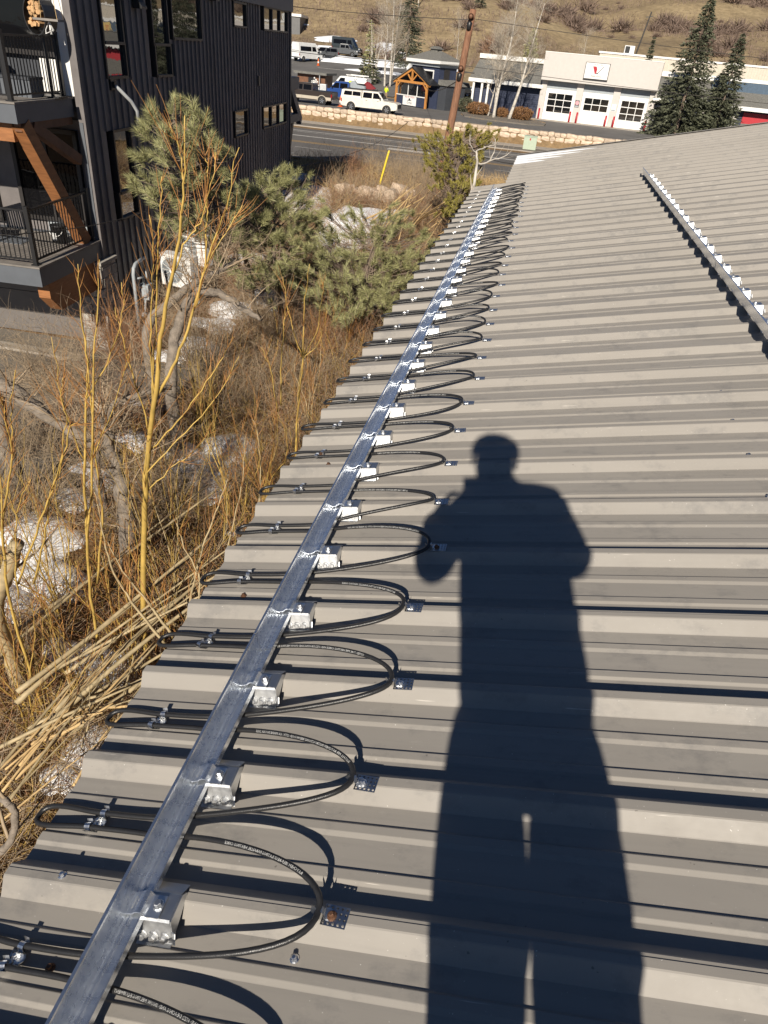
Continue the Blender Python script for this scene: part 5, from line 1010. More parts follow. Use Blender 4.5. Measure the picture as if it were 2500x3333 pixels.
for (px, py, y, w_, h_, lab, m_) in ((2030, 82, 330, 7, 3, 'small white house on the far valley slope', 'white'), (1905, 105, 300, 16, 3, 'long low pale building in the far valley', 'cream'), (1720, 100, 300, 9, 3.2, 'pale house behind the aspens', 'cream')):
    p = aty(px, py, y); r = thing('far_house', lab, 'house', (p.x, y, p.z - h_ / 2)); MB().box((-w_ / 2, 0, -4), (w_ / 2, 8, h_)).build('wall', MT[m_], r, True); MB().prism([(-w_ / 2 - .3, -.4, h_ + .01), (w_ / 2 + .3, -.4, h_ + .01), (w_ / 2 + .3, 4, h_ + 1.4), (-w_ / 2 - .3, 4, h_ + 1.4)], (0, 0, .2)).build('roof', MT['shingle'], r, True)
# ================================================================== plants
def cr(P, n=5):
    P = [Vector(p) for p in P]; Q = [P[0] * 2 - P[1]] + P + [P[-1] * 2 - P[-2]]; out = []
    for i in range(1, len(Q) - 2):
        a, b, c, d = Q[i - 1:i + 3]
        for k in range(n):
            t = k / n; out.append(.5 * ((2 * b) + (c - a) * t + (2 * a - 5 * b + 4 * c - d) * t * t + (3 * b - a - 3 * c + d) * t ** 3))
    return out + [P[-1]]
def rvec(r, s=1.0): return Vector((r.gauss(0, s), r.gauss(0, s), r.gauss(0, s)))
class Twigs:
    def __init__(s): s.V = []; s.F = []; s.n = 0
    def add(s, P, Rr, n=3):
        V, Q = twig_geo(P, Rr, n); s.V.append(V); s.F.append(Q + s.n); s.n += len(V)
    def obj(s, name, m, parent=None, **kw):
        if parent is not None: kw.setdefault('kind', 'stuff')
        return link(name, tri_mesh(name, np.concatenate(s.V), np.concatenate(s.F), m), parent, **kw)
def random_twigs(B, Dr, L, r0, K=5, curl=.25, up=.0, jit=.04):
    """B (N,3) bases, Dr (N,3) unit directions, L (N) lengths"""
    N = len(B); P = np.zeros((N, K, 3)); P[:, 0] = B; d = Dr.copy(); bend = nrg.normal(0, curl, (N, 3))
    for k in range(1, K):
        d = d + bend / K * 1.5 + nrg.normal(0, jit, (N, 3)); d[:, 2] += up / K; d /= np.linalg.norm(d, axis=1, keepdims=True); P[:, k] = P[:, k - 1] + d * (L / (K - 1))[:, None]
    Rr = r0[:, None] * np.linspace(1, .3, K)[None]; return P, Rr
# ---- long-needled pines
def pine(name, label, trunk, tr, tufts, nl=.17, k=120, wdt=.008, m='needle', cat='pine', seed=1, blen=.8, group=None):
    """trunk: list of points; tufts: list of (centre, direction, size)"""
    r = random.Random(seed); pts = cr(trunk, 5); root = thing(name, label, cat, trunk[0], group=group)
    MB().tube(pts, [tr * (1 - .8 * i / (len(pts) - 1)) for i in range(len(pts))], 9).build('trunk', MT['pinebark'], root, smooth=True)
    bb = MB(); C = []; D = []; L = []
    for c, d, s_ in tufts:
        c = Vector(c); d = Vector(d).normalized(); st = c - d * (.22 * s_)
        # branch from the trunk
        below = [p for p in pts[len(pts) // 4:] if p.z < st.z + .1] or pts[-3:]; j = min(range(len(below)), key=lambda i_: (below[i_] - st).length + r.uniform(0, .5)); a = below[j]
        mid = (a + st) / 2 - Vector((0, 0, .12 * (st - a).length)) + rvec(r, .04); bb.tube(cr([a, mid, st, c], 3), [.016, .014, .012, .010, .009, .008, .007, .006, .006, .005][:10], 4, False)
        for q in range(k):
            t = r.random(); base = st.lerp(c, t * 1.05); u = rvec(r).normalized(); u = (u - d * u.dot(d)).normalized(); sp = r.uniform(.25, .95) if t < .85 else r.uniform(0, .6)
            nd = (d * math.cos(sp * 1.2) + u * math.sin(sp * 1.2)); nd.z -= .08; C.append(base); D.append(nd.normalized()); L.append(nl * s_ ** .5 * r.uniform(.7, 1.15))
    bb.build('branches', MT['pinebark'], root, kind='stuff')
    V, F = needle_geo(np.array([tuple(c) for c in C]), np.array([tuple(d) for d in D]), np.array(L), nrg.uniform(wdt * .6, wdt * 1.2, len(C)))
    link('needles', tri_mesh('needles', V, F, MT[m]), root, kind='stuff'); return root
def crown(cen, rx, ry, rz, n, seed, top=True, up=.5):
    r = random.Random(seed); out = []
    while len(out) < n:
        v = rvec(r).normalized() * r.uniform(.55, 1.0); p = Vector((cen[0] + v.x * rx, cen[1] + v.y * ry, cen[2] + v.z * rz))
        if any((p - q[0]).length < .17 * min(1, rx) for q in out) and r.random() < .8: continue
        out.append((p, Vector((v.x, v.y, v.z * .6 + up)), r.uniform(.8, 1.25)))
    return out
tf = []
for px, py, y, s_ in ((500, 345, 14, 1.1), (560, 330, 14.2, 1.0), (640, 355, 14.2, 1.1), (470, 420, 13.8, 1.2), (540, 420, 13.7, 1.2), (620, 430, 13.9, 1.1), (670, 390, 14.4, 1.0), (450, 510, 13.8, 1.2), (520, 500, 13.5, 1.2), (600, 510, 13.8, 1.1), (690, 450, 14.4, 1.1), (700, 500, 14.5, 1.1), (450, 590, 13.9, 1.1), (520, 580, 13.6, 1.2), (590, 580, 14.0, 1), (490, 640, 13.8, 1.1), (560, 650, 14, 1.1), (640, 570, 14.4, 1), (720, 570, 14.8, 1.1), (740, 630, 15, 1.1), (540, 700, 14.2, 1.1), (620, 690, 14.4, 1.1), (680, 700, 15, 1), (580, 740, 14.6, 1.1), (650, 760, 15, 1.1), (770, 690, 15.4, 1.1), (820, 640, 16.5, 1.2), (880, 620, 17.5, 1.2), (930, 590, 18.5, 1.2), (850, 700, 16.5, 1.2), (920, 670, 17.5, 1.2), (980, 640, 18.5, 1.2), (760, 770, 15.8, 1.1), (830, 780, 16.5, 1.2), (900, 750, 17, 1.2), (700, 790, 15.6, 1.1), (1000, 700, 18.5, 1.2), (960, 740, 18, 1.2)):
    for q in range(6 if y < 16 else 8):
        p = aty(px + rnd.gauss(0, 16), py + rnd.gauss(0, 16), y + rnd.uniform(-.35, .35)); tf.append((p, Vector((rnd.gauss((px - 620) / 260, .4), rnd.gauss(-.3, .4), rnd.uniform(.3, 1.1))), s_ * rnd.uniform(.85, 1.15)))
base1 = atz(830, 930, -5.9); trunk1 = [(base1.x, base1.y, gz(base1.x, base1.y) - .1), aty(790, 800, 16.3), aty(715, 670, 15.2), aty(660, 560, 14.6), aty(590, 440, 14.2), aty(560, 370, 14.1)]
pine('long_needled_pine', 'leaning long-needled pine standing against the charcoal siding', trunk1, .075, tf, k=120, wdt=.0095, seed=3)
tf = []
for px, py, y, s_ in ((1260, 700, 21, 1.3), (1220, 760, 20.5, 1.3), (1300, 760, 21, 1.3), (1160, 760, 20, 1.2), (1370, 770, 21.5, 1.2), (1080, 760, 19.5, 1.2), (1050, 830, 18.5, 1.2), (1120, 830, 19, 1.3), (1200, 830, 19.5, 1.3), (1270, 830, 20, 1.3), (1340, 830, 20.5, 1.2), (1390, 830, 21, 1.1), (1010, 800, 18.5, 1.2), (980, 870, 18, 1.2), (1050, 900, 18, 1.2), (1130, 900, 18, 1.3), (1200, 900, 18.5, 1.3), (1280, 890, 19.5, 1.2), (1010, 940, 17.5, 1.1), (1090, 960, 17.5, 1.2), (1170, 960, 17.8, 1.2), (1240, 950, 18.3, 1.2), (1140, 1010, 17.3, 1.1), (1210, 1000, 17.6, 1.1), (1330, 880, 20, 1.1), (1060, 690, 20.5, 1.1), (1000, 740, 19.5, 1.1), (1410, 790, 21.5, 1.1), (1380, 870, 20.5, 1.1), (1310, 930, 19, 1.1), (1270, 990, 18, 1.1), (940, 810, 18, 1.1), (930, 900, 17, 1.1), (1110, 1040, 17, 1.1), (1330, 720, 21.5, 1.1), (1150, 690, 21, 1.1)):
    for q in range(10):
        p = aty(px + rnd.gauss(0, 20), py + rnd.gauss(0, 20), y + rnd.uniform(-.5, .5)); tf.append((p, Vector((rnd.gauss((px - 1180) / 220, .35), rnd.gauss(-.35, .4), rnd.uniform(.3, 1.2))), s_ * rnd.uniform(.85, 1.15)))
b2 = atz(1190, 1000, -5.9); trunk2 = [(b2.x - .2, b2.y + 1.2, gz(b2.x, b2.y + 1.2) - .1), aty(1190, 930, 19.3), aty(1200, 850, 20), aty(1230, 760, 20.5)]
pine('long_needled_pine', 'bushy low pine spreading beside the middle of the eave', trunk2, .10, tf, k=120, wdt=.011, seed=5)
tf = []
for px, py, y, s_ in ((800, 620, 17.5, 1.2), (860, 590, 18.5, 1.2), (920, 560, 19.5, 1.2), (980, 600, 19.5, 1.2), (820, 700, 17, 1.2), (880, 660, 18, 1.2), (940, 680, 18, 1.2), (1000, 660, 19, 1.2), (1040, 720, 19, 1.2), (800, 780, 16.5, 1.2), (860, 760, 17, 1.2), (920, 780, 17, 1.2), (980, 800, 17.5, 1.2), (880, 840, 16.5, 1.1), (840, 860, 16, 1.1), (930, 860, 16.5, 1.1), (760, 840, 16, 1.1), (790, 900, 15.5, 1), (720, 850, 15.8, 1.1), (870, 920, 16, 1)):
    for q in range(8):
        p = aty(px + rnd.gauss(0, 20), py + rnd.gauss(0, 20), y + rnd.uniform(-.5, .5)); tf.append((p, Vector((rnd.gauss((px - 880) / 160, .4), rnd.gauss(-.3, .4), rnd.uniform(.3, 1.1))), s_ * rnd.uniform(.85, 1.15)))
b3 = atz(900, 960, -5.9); pine('long_needled_pine', 'spreading pine between the leaning pine and the low bushy one', [(b3.x, b3.y + .6, gz(b3.x, b3.y + .6) - .1), aty(895, 880, 17), aty(890, 780, 17.5), aty(900, 650, 18.3)], .085, tf, k=115, wdt=.0105, seed=15)
tf = []
for px, py, y, s_ in ((1440, 480, 26, 1), (1400, 520, 25.5, 1), (1385, 465, 26, .8), (1480, 440, 26.5, 1), (1530, 430, 27, 1), (1560, 460, 27, 1), (1500, 490, 26, 1), (1460, 540, 25.5, 1), (1520, 540, 26, 1), (1430, 580, 25, 1), (1490, 590, 25.5, 1), (1550, 520, 26.5, 1), (1590, 440, 27.2, .9), (1470, 640, 24.5, 1), (1520, 610, 25.5, 1), (1500, 670, 24.5, .9), (1420, 450, 26.5, .9), (1540, 590, 26, 1), (1460, 680, 24.3, .9)):
    for q in range(26): tf.append((aty(px + rnd.gauss(0, 15), py + rnd.gauss(0, 15), y + rnd.uniform(-.5, .5)), Vector((rnd.gauss((px - 1490) / 120, .5), rnd.gauss(-.2, .5), rnd.uniform(.5, 1.4))), rnd.uniform(.5, .8)))
pine('yellow_green_pine', 'yellow-green bushy pine beyond the far eave corner', [(aty(1480, 700, 25).x, 25, gz(-2.4, 25) - .1), aty(1480, 650, 25.3), aty(1490, 560, 26), aty(1510, 460, 26.5)], .12, tf, nl=.14, k=60, wdt=.02, m='needle2', seed=8)
# ---- yellow willows
def stem_plant(name, label, paths, r0s, m='willow', cat='willow', side=10, seed=1, group=None, sl_=(.25, .8), tipm='willowtip', sideup=.6):
    r = random.Random(seed); W = [[aty(*q) for q in p] for p in paths]; b = W[0][0]; root = thing(name, label, cat, b, group=group); tw = Twigs(); sm = MB()
    g = gz(b.x, b.y)
    for i, (w_, (ra, rb)) in enumerate(zip(W, r0s)):
        if i == 0 and w_[0].z > g - .1: w_ = [Vector((w_[0].x, w_[0].y + .05, g - .12))] + w_
        pts = cr(w_, 5); n = len(pts); pts = [p + rvec(r, .006) for p in pts]
        sm = MB(); sm.tube(pts, [ra + (rb - ra) * (j / (n - 1)) for j in range(n)], 6); sm.build('stem', MT[m], root, smooth=True)
        B = []; D = []; L = []
        for q in range(int(side * max(1.0, len(w_) / 4))):
            j = r.randint(n // 4, n - 2); t = (pts[j + 1] - pts[j]).normalized(); u = rvec(r).normalized(); u = (u - t * u.dot(t)).normalized(); d = t * r.uniform(.7, 1.1) + u * r.uniform(.35, .8); d.z += .15; B.append(pts[j]); D.append(d.normalized()); L.append(r.uniform(*sl_) * (1.15 - j / n))
        if B:
            P, Rr = random_twigs(np.array([tuple(x) for x in B]), np.array([tuple(x) for x in D]), np.array(L), np.full(len(B), max(.0035, rb * .9)), 5, .15, sideup); tw.add(P, Rr, 4)
    if tw.n: tw.obj('twigs', MT[tipm], root)
    return root
stem_plant('yellow_willow', 'tallest yellow-barked willow sapling forking into upright shoots', [
    [(470, 2050, 6.1), (470, 1700, 5.9), (482, 1480, 5.8), (505, 1300, 5.7), (522, 1130, 5.65), (545, 960, 5.6), (580, 780, 5.55), (600, 600, 5.5), (602, 378, 5.45)],
    [(505, 1300, 5.7), (575, 1170, 5.75), (630, 1010, 5.8), (665, 890, 5.8), (690, 800, 5.8), (735, 680, 5.8), (772, 480, 5.8)],
    [(630, 1010, 5.8), (680, 850, 5.8), (745, 740, 5.9), (790, 670, 5.95)],
    [(482, 1480, 5.8), (560, 1390, 5.9), (640, 1290, 6.0), (715, 1180, 6.1), (760, 1100, 6.15)],
    [(482, 1440, 5.8), (500, 1200, 5.7), (510, 900, 5.6), (520, 700, 5.5), (528, 580, 5.5)],
    [(545, 960, 5.6), (600, 800, 5.6), (650, 720, 5.65), (690, 600, 5.65), (700, 500, 5.7)],
    [(600, 600, 5.5), (585, 500, 5.5), (550, 400, 5.45)], [(665, 890, 5.8), (672, 720, 5.8), (675, 560, 5.8), (665, 505, 5.8)],
    [(490, 1420, 5.8), (440, 1250, 5.7), (400, 1100, 5.6), (372, 1000, 5.6)], [(478, 1540, 5.8), (580, 1430, 6.0), (700, 1300, 6.2), (780, 1160, 6.3)],
    [(505, 1320, 5.7), (490, 1120, 5.6), (500, 900, 5.55), (490, 700, 5.5)], [(478, 1600, 5.85), (560, 1520, 6), (620, 1480, 6.1), (700, 1390, 6.2)]],
    [(.042, .004)] + [(.016, .0035)] + [(.010, .003)] * 2 + [(.011, .003)] + [(.009, .003)] * 7, side=16, seed=2)
stem_plant('yellow_willow', 'yellow willow clump of four upright stems left of the tallest one', [
    [(300, 1990, 5.6), (285, 1760, 5.5), (275, 1500, 5.4), (280, 1300, 5.35), (285, 1180, 5.3), (262, 1000, 5.25), (252, 860, 5.2)], [(285, 1760, 5.5), (300, 1500, 5.4), (305, 1200, 5.3), (318, 1000, 5.3), (325, 840, 5.3)],
    [(320, 1900, 5.6), (330, 1650, 5.5), (305, 1450, 5.4), (290, 1250, 5.3), (270, 1060, 5.3)], [(275, 1500, 5.4), (210, 1330, 5.3), (170, 1100, 5.2)], [(300, 1500, 5.4), (380, 1300, 5.5), (420, 1150, 5.5)], [(285, 1300, 5.35), (350, 1180, 5.4), (400, 1020, 5.4), (395, 920, 5.4)]],
    [(.020, .003), (.014, .003), (.014, .003), (.007, .003), (.007, .003), (.007, .003)], side=18, seed=4)
stem_plant('yellow_willow', 'leftmost yellow willow clump at the photo edge', [
    [(40, 1990, 4.9), (10, 1740, 4.8), (25, 1600, 4.7), (40, 1480, 4.6), (35, 1360, 4.6), (50, 1200, 4.5)], [(60, 1900, 4.9), (130, 1700, 4.8), (190, 1540, 4.8), (225, 1400, 4.7), (255, 1380, 4.7)], [(110, 1900, 5), (150, 1720, 4.9), (165, 1600, 4.8), (215, 1480, 4.8)], [(10, 1740, 4.8), (0, 1560, 4.7), (-10, 1400, 4.6)],
    [(40, 1480, 4.6), (15, 1350, 4.5), (0, 1280, 4.5)], [(190, 1540, 4.8), (215, 1380, 4.7), (200, 1290, 4.7), (205, 1230, 4.7)], [(60, 1950, 4.9), (50, 1800, 4.8), (60, 1650, 4.8), (100, 1560, 4.7)]], [(.017, .003), (.013, .003), (.012, .003), (.009, .003), (.007, .003), (.006, .003), (.009, .003)], side=20, seed=6)
stem_plant('yellow_willow', 'slim yellow willow rising beside the eave in the middle distance', [
    [(965, 1420, 9.6), (975, 1280, 9.4), (986, 1166, 9.3), (990, 1000, 9.2), (1010, 860, 9.1)], [(986, 1166, 9.3), (950, 1060, 9.2), (930, 960, 9.2), (920, 900, 9.2)], [(986, 1160, 9.3), (1030, 1080, 9.4), (1050, 960, 9.4), (1050, 920, 9.4)], [(986, 1170, 9.3), (1040, 1110, 9.4), (1065, 1010, 9.4)], [(915, 1320, 9), (915, 1180, 8.9), (925, 1060, 8.8), (930, 990, 8.8)], [(905, 1340, 9.1), (880, 1200, 9), (850, 1130, 9)]], [(.021, .004), (.009, .003), (.009, .003), (.008, .003), (.012, .003), (.009, .003)], side=14, seed=7)
stem_plant('yellow_willow', 'thin orange-tipped willow shoots close to the near eave', [
    [(640, 2090, 5.0), (650, 1900, 5.1), (600, 1780, 5.1), (575, 1700, 5.1)], [(600, 2060, 5.1), (640, 1850, 5.2), (690, 1700, 5.3), (740, 1560, 5.4)], [(560, 2070, 5.0), (480, 1960, 5.0), (400, 1860, 5.0), (350, 1760, 5.0)], [(540, 2100, 5), (430, 1960, 5), (360, 1840, 5), (330, 1700, 5), (310, 1600, 5)], [(720, 1890, 6.2), (760, 1700, 6.3), (790, 1560, 6.4), (800, 1420, 6.5)], [(760, 1880, 6.4), (830, 1700, 6.5), (850, 1560, 6.6)], [(830, 1780, 7), (850, 1560, 7), (840, 1420, 7), (815, 1350, 7)]], [(.016, .004)] * 2 + [(.017, .004)] * 2 + [(.010, .003)] * 3, side=20, seed=9, m='willowold')
def willow_clump(label, px, py, n, h, seed, lean=0.0):
    r = random.Random(seed); g = atz(px, py, -6.6); b = Vector((g.x, g.y, gz(g.x, g.y) - .08)); root = thing('yellow_willow', label, 'willow', b); sm = MB(); tw = Twigs(); B = []; D = []; L = []
    for i in range(n):
        a = r.uniform(0, 2 * PI); hh = h * r.uniform(.55, 1.05); o = Vector((math.cos(a), math.sin(a), 0)) * r.uniform(.05, .3); tp = b + o * 2.6 * r.uniform(.5, 1.6) + Vector((lean, 0, hh)); pts = cr([b + o * .4, b + o * .9 + Vector((0, 0, hh * .35)) + rvec(r, .04), b.lerp(tp, .7) + o * .5 + rvec(r, .05), tp], 6); m = len(pts); ra = r.uniform(.007, .016); sm = MB(); sm.tube([p + rvec(r, .004) for p in pts], [ra * (1 - .82 * j / (m - 1)) for j in range(m)], 5); sm.build('stem', MT['willow' if seed % 3 else 'willowold'], root, smooth=True)
        for q in range(r.randint(7, 14)):
            j = r.randint(m // 4, m - 2); t = (pts[j + 1] - pts[j]).normalized(); u = rvec(r).normalized(); d = t + u * r.uniform(.3, .7); d.z += .2; B.append(tuple(pts[j])); D.append(tuple(d.normalized())); L.append(r.uniform(.25, .9))
    P, Rr = random_twigs(np.array(B), np.array(D), np.array(L), np.full(len(B), .0038), 6, .22, .4); tw.add(P, Rr, 3); tw.obj('twigs', MT['willowtip' if seed % 2 else 'willow'], root)
for i, (px, py, n, h, lab) in enumerate(((180, 1900, 9, 2.9, 'dense yellow willow clump over the snow at left'), (390, 2020, 8, 2.6, 'yellow willow clump rising behind the cut poles'), (560, 1900, 9, 2.7, 'fine-stemmed yellow willow between trunk and eave'), (860, 1560, 8, 2.2, 'yellow willow clump leaning on the middle eave'), (760, 1620, 7, 2.4, 'tan willow clump beside the snow bank'), (1010, 1330, 8, 2.0, 'low yellow willow clump by the eave clips'), (650, 1330, 8, 2.2, 'yellow willow clump below the arched trunk'), (60, 2230, 8, 2.2, 'near yellow willow clump at the lower left edge'), (250, 2250, 6, 1.6, 'short willow clump among the lower cut branches'), (1100, 1150, 8, 1.8, 'tan willow clump under the low pine boughs'))):
    willow_clump(lab, px, py, n, h, 40 + i)
N = 150
for i in range(N):
    px, py = rnd.uniform(-20, 1080), rnd.uniform(1130, 2250); g = atz(px, py, -6.6); 
    if g.x > -1.5 or g.y < 3.2 or g.y > 17 or (g.x < -6.6 and g.y < 15.4): continue
    h = rnd.uniform(.9, 2.3); b = Vector((g.x, g.y, gz(g.x, g.y) - .05)); tp = b + Vector((rnd.gauss(0, .35), rnd.gauss(0, .3), h)); md = b.lerp(tp, .5) + Vector((rnd.gauss(0, .1), rnd.gauss(0, .1), .1))
    r_o = thing('willow_whip', 'single thin yellow willow whip growing from the brush below the eave', 'willow', b, group='thin willow whips below the eave'); sm = MB(); pts = cr([b, md, tp], 4); sm.tube(pts, [.007 - .0045 * j / (len(pts) - 1) for j in range(len(pts))], 4); sm.build('stem', MT['willow' if i % 3 else 'willowtip'], r_o)
    tw = Twigs(); q = rnd.randint(3, 6); B = np.array([tuple(pts[rnd.randint(3, len(pts) - 2)]) for _ in range(q)]); D = np.array([tuple((Vector((rnd.gauss(0, .5), rnd.gauss(0, .5), 1)).normalized())) for _ in range(q)]); P, Rr = random_twigs(B, D, nrg.uniform(.2, .7, q), np.full(q, .004), 5, .2, .3); tw.add(P, Rr, 3); tw.obj('twigs', MT['willowtip'], r_o)
# ---- cut poles lying in the brush
def pole(i, a, b, za, zb, r0, m, label, grp):
    A = atz(*a, za); B = atz(*b, zb); A.z = max(A.z, gz(A.x, A.y) + .03); B.z = max(B.z, gz(B.x, B.y) + .03); mid = (A + B) / 2 + Vector((rnd.gauss(0, .05), rnd.gauss(0, .05), rnd.uniform(-.04, .05))); pts = cr([A, mid, B], 6)
    o = MB().tube(pts, [r0 * (1 - .55 * j / (len(pts) - 1)) for j in range(len(pts))], 7).build('cut_pole', MT[m], label=label, cat='branch', group=grp, smooth=True)
for i in range(13):
    o_ = rnd.gauss(0, 80); s_ = rnd.gauss(0, 75)
    pole(i, (rnd.uniform(-80, 240), 2230 + o_ + rnd.uniform(-60, 60)), (rnd.uniform(640, 850), 1790 + o_ * .8 + s_), -6.35 + rnd.uniform(-.15, .1), -5.8 + rnd.uniform(-.2, .2), rnd.uniform(.012, .036), 'willowold', 'pale cut willow pole lying in the bundle below the near eave', 'cut willow poles below the eave')
for i in range(22):
    pole(i, (rnd.uniform(-40, 360), rnd.uniform(2280, 2700)), (rnd.uniform(260, 560), rnd.uniform(2050, 2330)), -6.3, -6.0, rnd.uniform(.010, .026), 'willowold' if i % 2 else 'twigtan', 'thin pale cut branch in the tangle at the lower left', 'cut branches at the lower left')
for i in range(30):
    x = rnd.uniform(1210, 1500); pole(i, (x - rnd.uniform(0, 60), rnd.uniform(700, 800)), (x + rnd.uniform(20, 160), rnd.uniform(560, 680)), -5.4, -4.2 + rnd.uniform(-.6, .3), rnd.uniform(.016, .035), 'twigtan', 'straw-coloured cut branch heaped beyond the bushy pine', 'cut branches heaped beyond the pine')
# ---- old grey trunks
def old_trunk(label, path, r0, r1, seed, subs=6, name='old_trunk', m='bark'):
    r = random.Random(seed); W = [aty(*p) for p in path]; root = thing(name, label, 'tree', W[0]); g = gz(W[0].x, W[0].y); W = [Vector((W[0].x, W[0].y, min(W[0].z, g) - .15))] + W if W[0].z > g else W; pts = cr(W, 6); n = len(pts); mb = MB(); mb.tube([p + rvec(r, r0 * .12) for p in pts], [(r0 + (r1 - r0) * j / (n - 1)) * r.uniform(.9, 1.12) for j in range(n)], 10); mb.build('trunk', MT[m], root, smooth=True)
    tw = Twigs(); B = []; D = []; L = []; R0 = []
    for q in range(subs):
        j = r.randint(n // 3, n - 1); d = rvec(r); d.z = abs(d.z) + .2; B.append(tuple(pts[j])); D.append(tuple(d.normalized())); L.append(r.uniform(.5, 1.5)); R0.append(r.uniform(.008, .02))
    P, Rr = random_twigs(np.array(B), np.array(D), np.array(L), np.array(R0), 6, .6, .1); tw.add(P, Rr, 4)
    ends = P[:, 2:].reshape(-1, 3); q = len(ends) * 5; ix = nrg.integers(0, len(ends), q); Dd = nrg.normal(size=(q, 3)); Dd[:, 2] = np.abs(Dd[:, 2]) * .6; Dd /= np.linalg.norm(Dd, axis=1, keepdims=True); P2, R2 = random_twigs(ends[ix], Dd, nrg.uniform(.15, .6, q), np.full(q, .0035), 5, .5, .1); tw.add(P2, R2, 3); tw.obj('branches', MT['twig'], root); return root
old_trunk('thick grey old trunk behind the tallest willow', [(430, 1990, 7.9), (422, 1820, 7.9), (410, 1680, 7.8), (385, 1540, 7.8), (350, 1420, 7.8), (330, 1330, 7.9)], .19, .035, 1, 34)
old_trunk('arched grey trunk bending over beside the heat pumps', [(560, 1260, 11.5), (565, 1130, 11.8), (600, 1010, 12), (640, 950, 12.2), (710, 955, 12.3), (780, 1000, 12.3), (850, 1040, 12.2)], .13, .05, 2, 22)
old_trunk('fallen grey limb slanting in front of the heat pumps', [(480, 1080, 12.3), (560, 980, 12.6), (640, 920, 13), (720, 880, 13.5), (770, 850, 14)], .10, .05, 3, 14)
old_trunk('dark fallen trunk lying across the lower driveway edge', [(-20, 1270, 8.6), (120, 1330, 8.6), (260, 1420, 8.6), (330, 1460, 8.7)], .13, .09, 4, 22)
old_trunk('pale stub of a branched grey trunk at the driveway edge', [(310, 1480, 8.7), (340, 1400, 8.8), (360, 1330, 8.9), (430, 1290, 9), (560, 1260, 9.3)], .075, .04, 5, 18)
old_trunk('curved grey limb at the lower left corner of the photo', [(-40, 2830, 2.7), (20, 2760, 2.75), (48, 2700, 2.8), (45, 2640, 2.85), (10, 2600, 2.9), (-50, 2590, 2.9)], .035, .028, 6, 3)
old_trunk('cut pale stump leaning at the left photo edge', [(-10, 1990, 5.2), (20, 1880, 5.2), (55, 1770, 5.2)], .09, .075, 7, 2, m='willowold')
# white dead aspen by the far corner
def bare_tree(name, label, base, h, seed, m='birch', tm='aspentwig', r0=.12, n1=9, spread=.5, lean=(0, 0), cat='tree', group=None, n2=9, trunks=1, low=.3, upw=.35):
    r = random.Random(seed); base = Vector(base); root = thing(name, label, cat, base, group=group); mb = MB(); tw = Twigs()
    for tq in range(trunks):
        off = Vector((r.gauss(0, .35), r.gauss(0, .35), 0)) if tq else Vector((0, 0, 0)); ln = Vector((lean[0] + r.gauss(0, .06), lean[1] + r.gauss(0, .05), 1)); hh = h * (1 if tq == 0 else r.uniform(.6, .95))
        pts = cr([base + off + Vector((0, 0, -.2)), base + off * 1.3 + ln * hh * .3 + rvec(r, .05), base + off * 1.6 + ln * hh * .65 + rvec(r, .12), base + off * 2 + ln * hh], 6); n = len(pts); mb.tube(pts, [r0 * (1 - .9 * j / (n - 1)) for j in range(n)], 8)
        B = []; D = []; L = []; R0 = []
        for q in range(n1):
            j = int(n * (low + (1 - low) * (q + r.random()) / n1)); j = min(j, n - 2); a = r.uniform(0, 2 * PI); d = Vector((math.cos(a), math.sin(a), r.uniform(.5, 1.3))).normalized(); t = j / n; B.append(tuple(pts[j])); D.append(tuple(d)); L.append(spread * h * (1.15 - t) * r.uniform(.6, 1.1)); R0.append(r0 * (1 - .85 * t) * .45)
        P, Rr = random_twigs(np.array(B), np.array(D), np.array(L), np.array(R0), 7, .3, upw); tw.add(P, Rr, 5)
        for lev, (cnt, ln_, rr) in enumerate(((n2, .35, .5), (n2, .2, .4))):
            S = P[:, 2:]; K = S.shape[1]; src = S.reshape(-1, 3); rad = Rr[:, 2:].reshape(-1); par = (P[:, 2:] - P[:, 1:-1]).reshape(-1, 3); q = min(len(src) * cnt // 3, 2600); ix = nrg.integers(0, len(src), q); dd = par[ix] / (np.linalg.norm(par[ix], axis=1, keepdims=True) + 1e-9) + nrg.normal(0, .55, (q, 3)); dd[:, 2] += .2; dd /= np.linalg.norm(dd, axis=1, keepdims=True)
            P, Rr = random_twigs(src[ix], dd, np.full(q, spread * h * ln_) * nrg.uniform(.5, 1.2, q), np.maximum(rad[ix] * rr, r0 * .035), 5, .3, upw * .7); tw.add(P, Rr, 3)
    mb.build('trunk', MT[m], root, smooth=True); tw.obj('crown', MT[tm], root); return root
wb = aty(1490, 730, 15.5)
stem_plant('white_dead_aspen', 'dead white-barked aspen with crooked limbs at the far eave corner', [[(1490, 740, 15.5), (1520, 680, 15.8), (1540, 610, 16), (1552, 530, 16.2), (1550, 490, 16.3)], [(1548, 535, 16.2), (1590, 525, 16.3), (1610, 490, 16.4), (1612, 450, 16.4)], [(1590, 525, 16.3), (1640, 510, 16.4), (1665, 490, 16.5)], [(1550, 500, 16.3), (1530, 470, 16.2), (1530, 440, 16.2)], [(1550, 490, 16.3), (1580, 480, 16.4), (1625, 465, 16.5)], [(1530, 650, 15.9), (1548, 690, 15.8), (1556, 730, 15.7)]], [(.058, .02), (.020, .006), (.014, .004), (.014, .004), (.015, .004), (.014, .008)], m='birch', cat='tree', side=5, seed=12, tipm='aspentwig', sl_=(.2, .6))
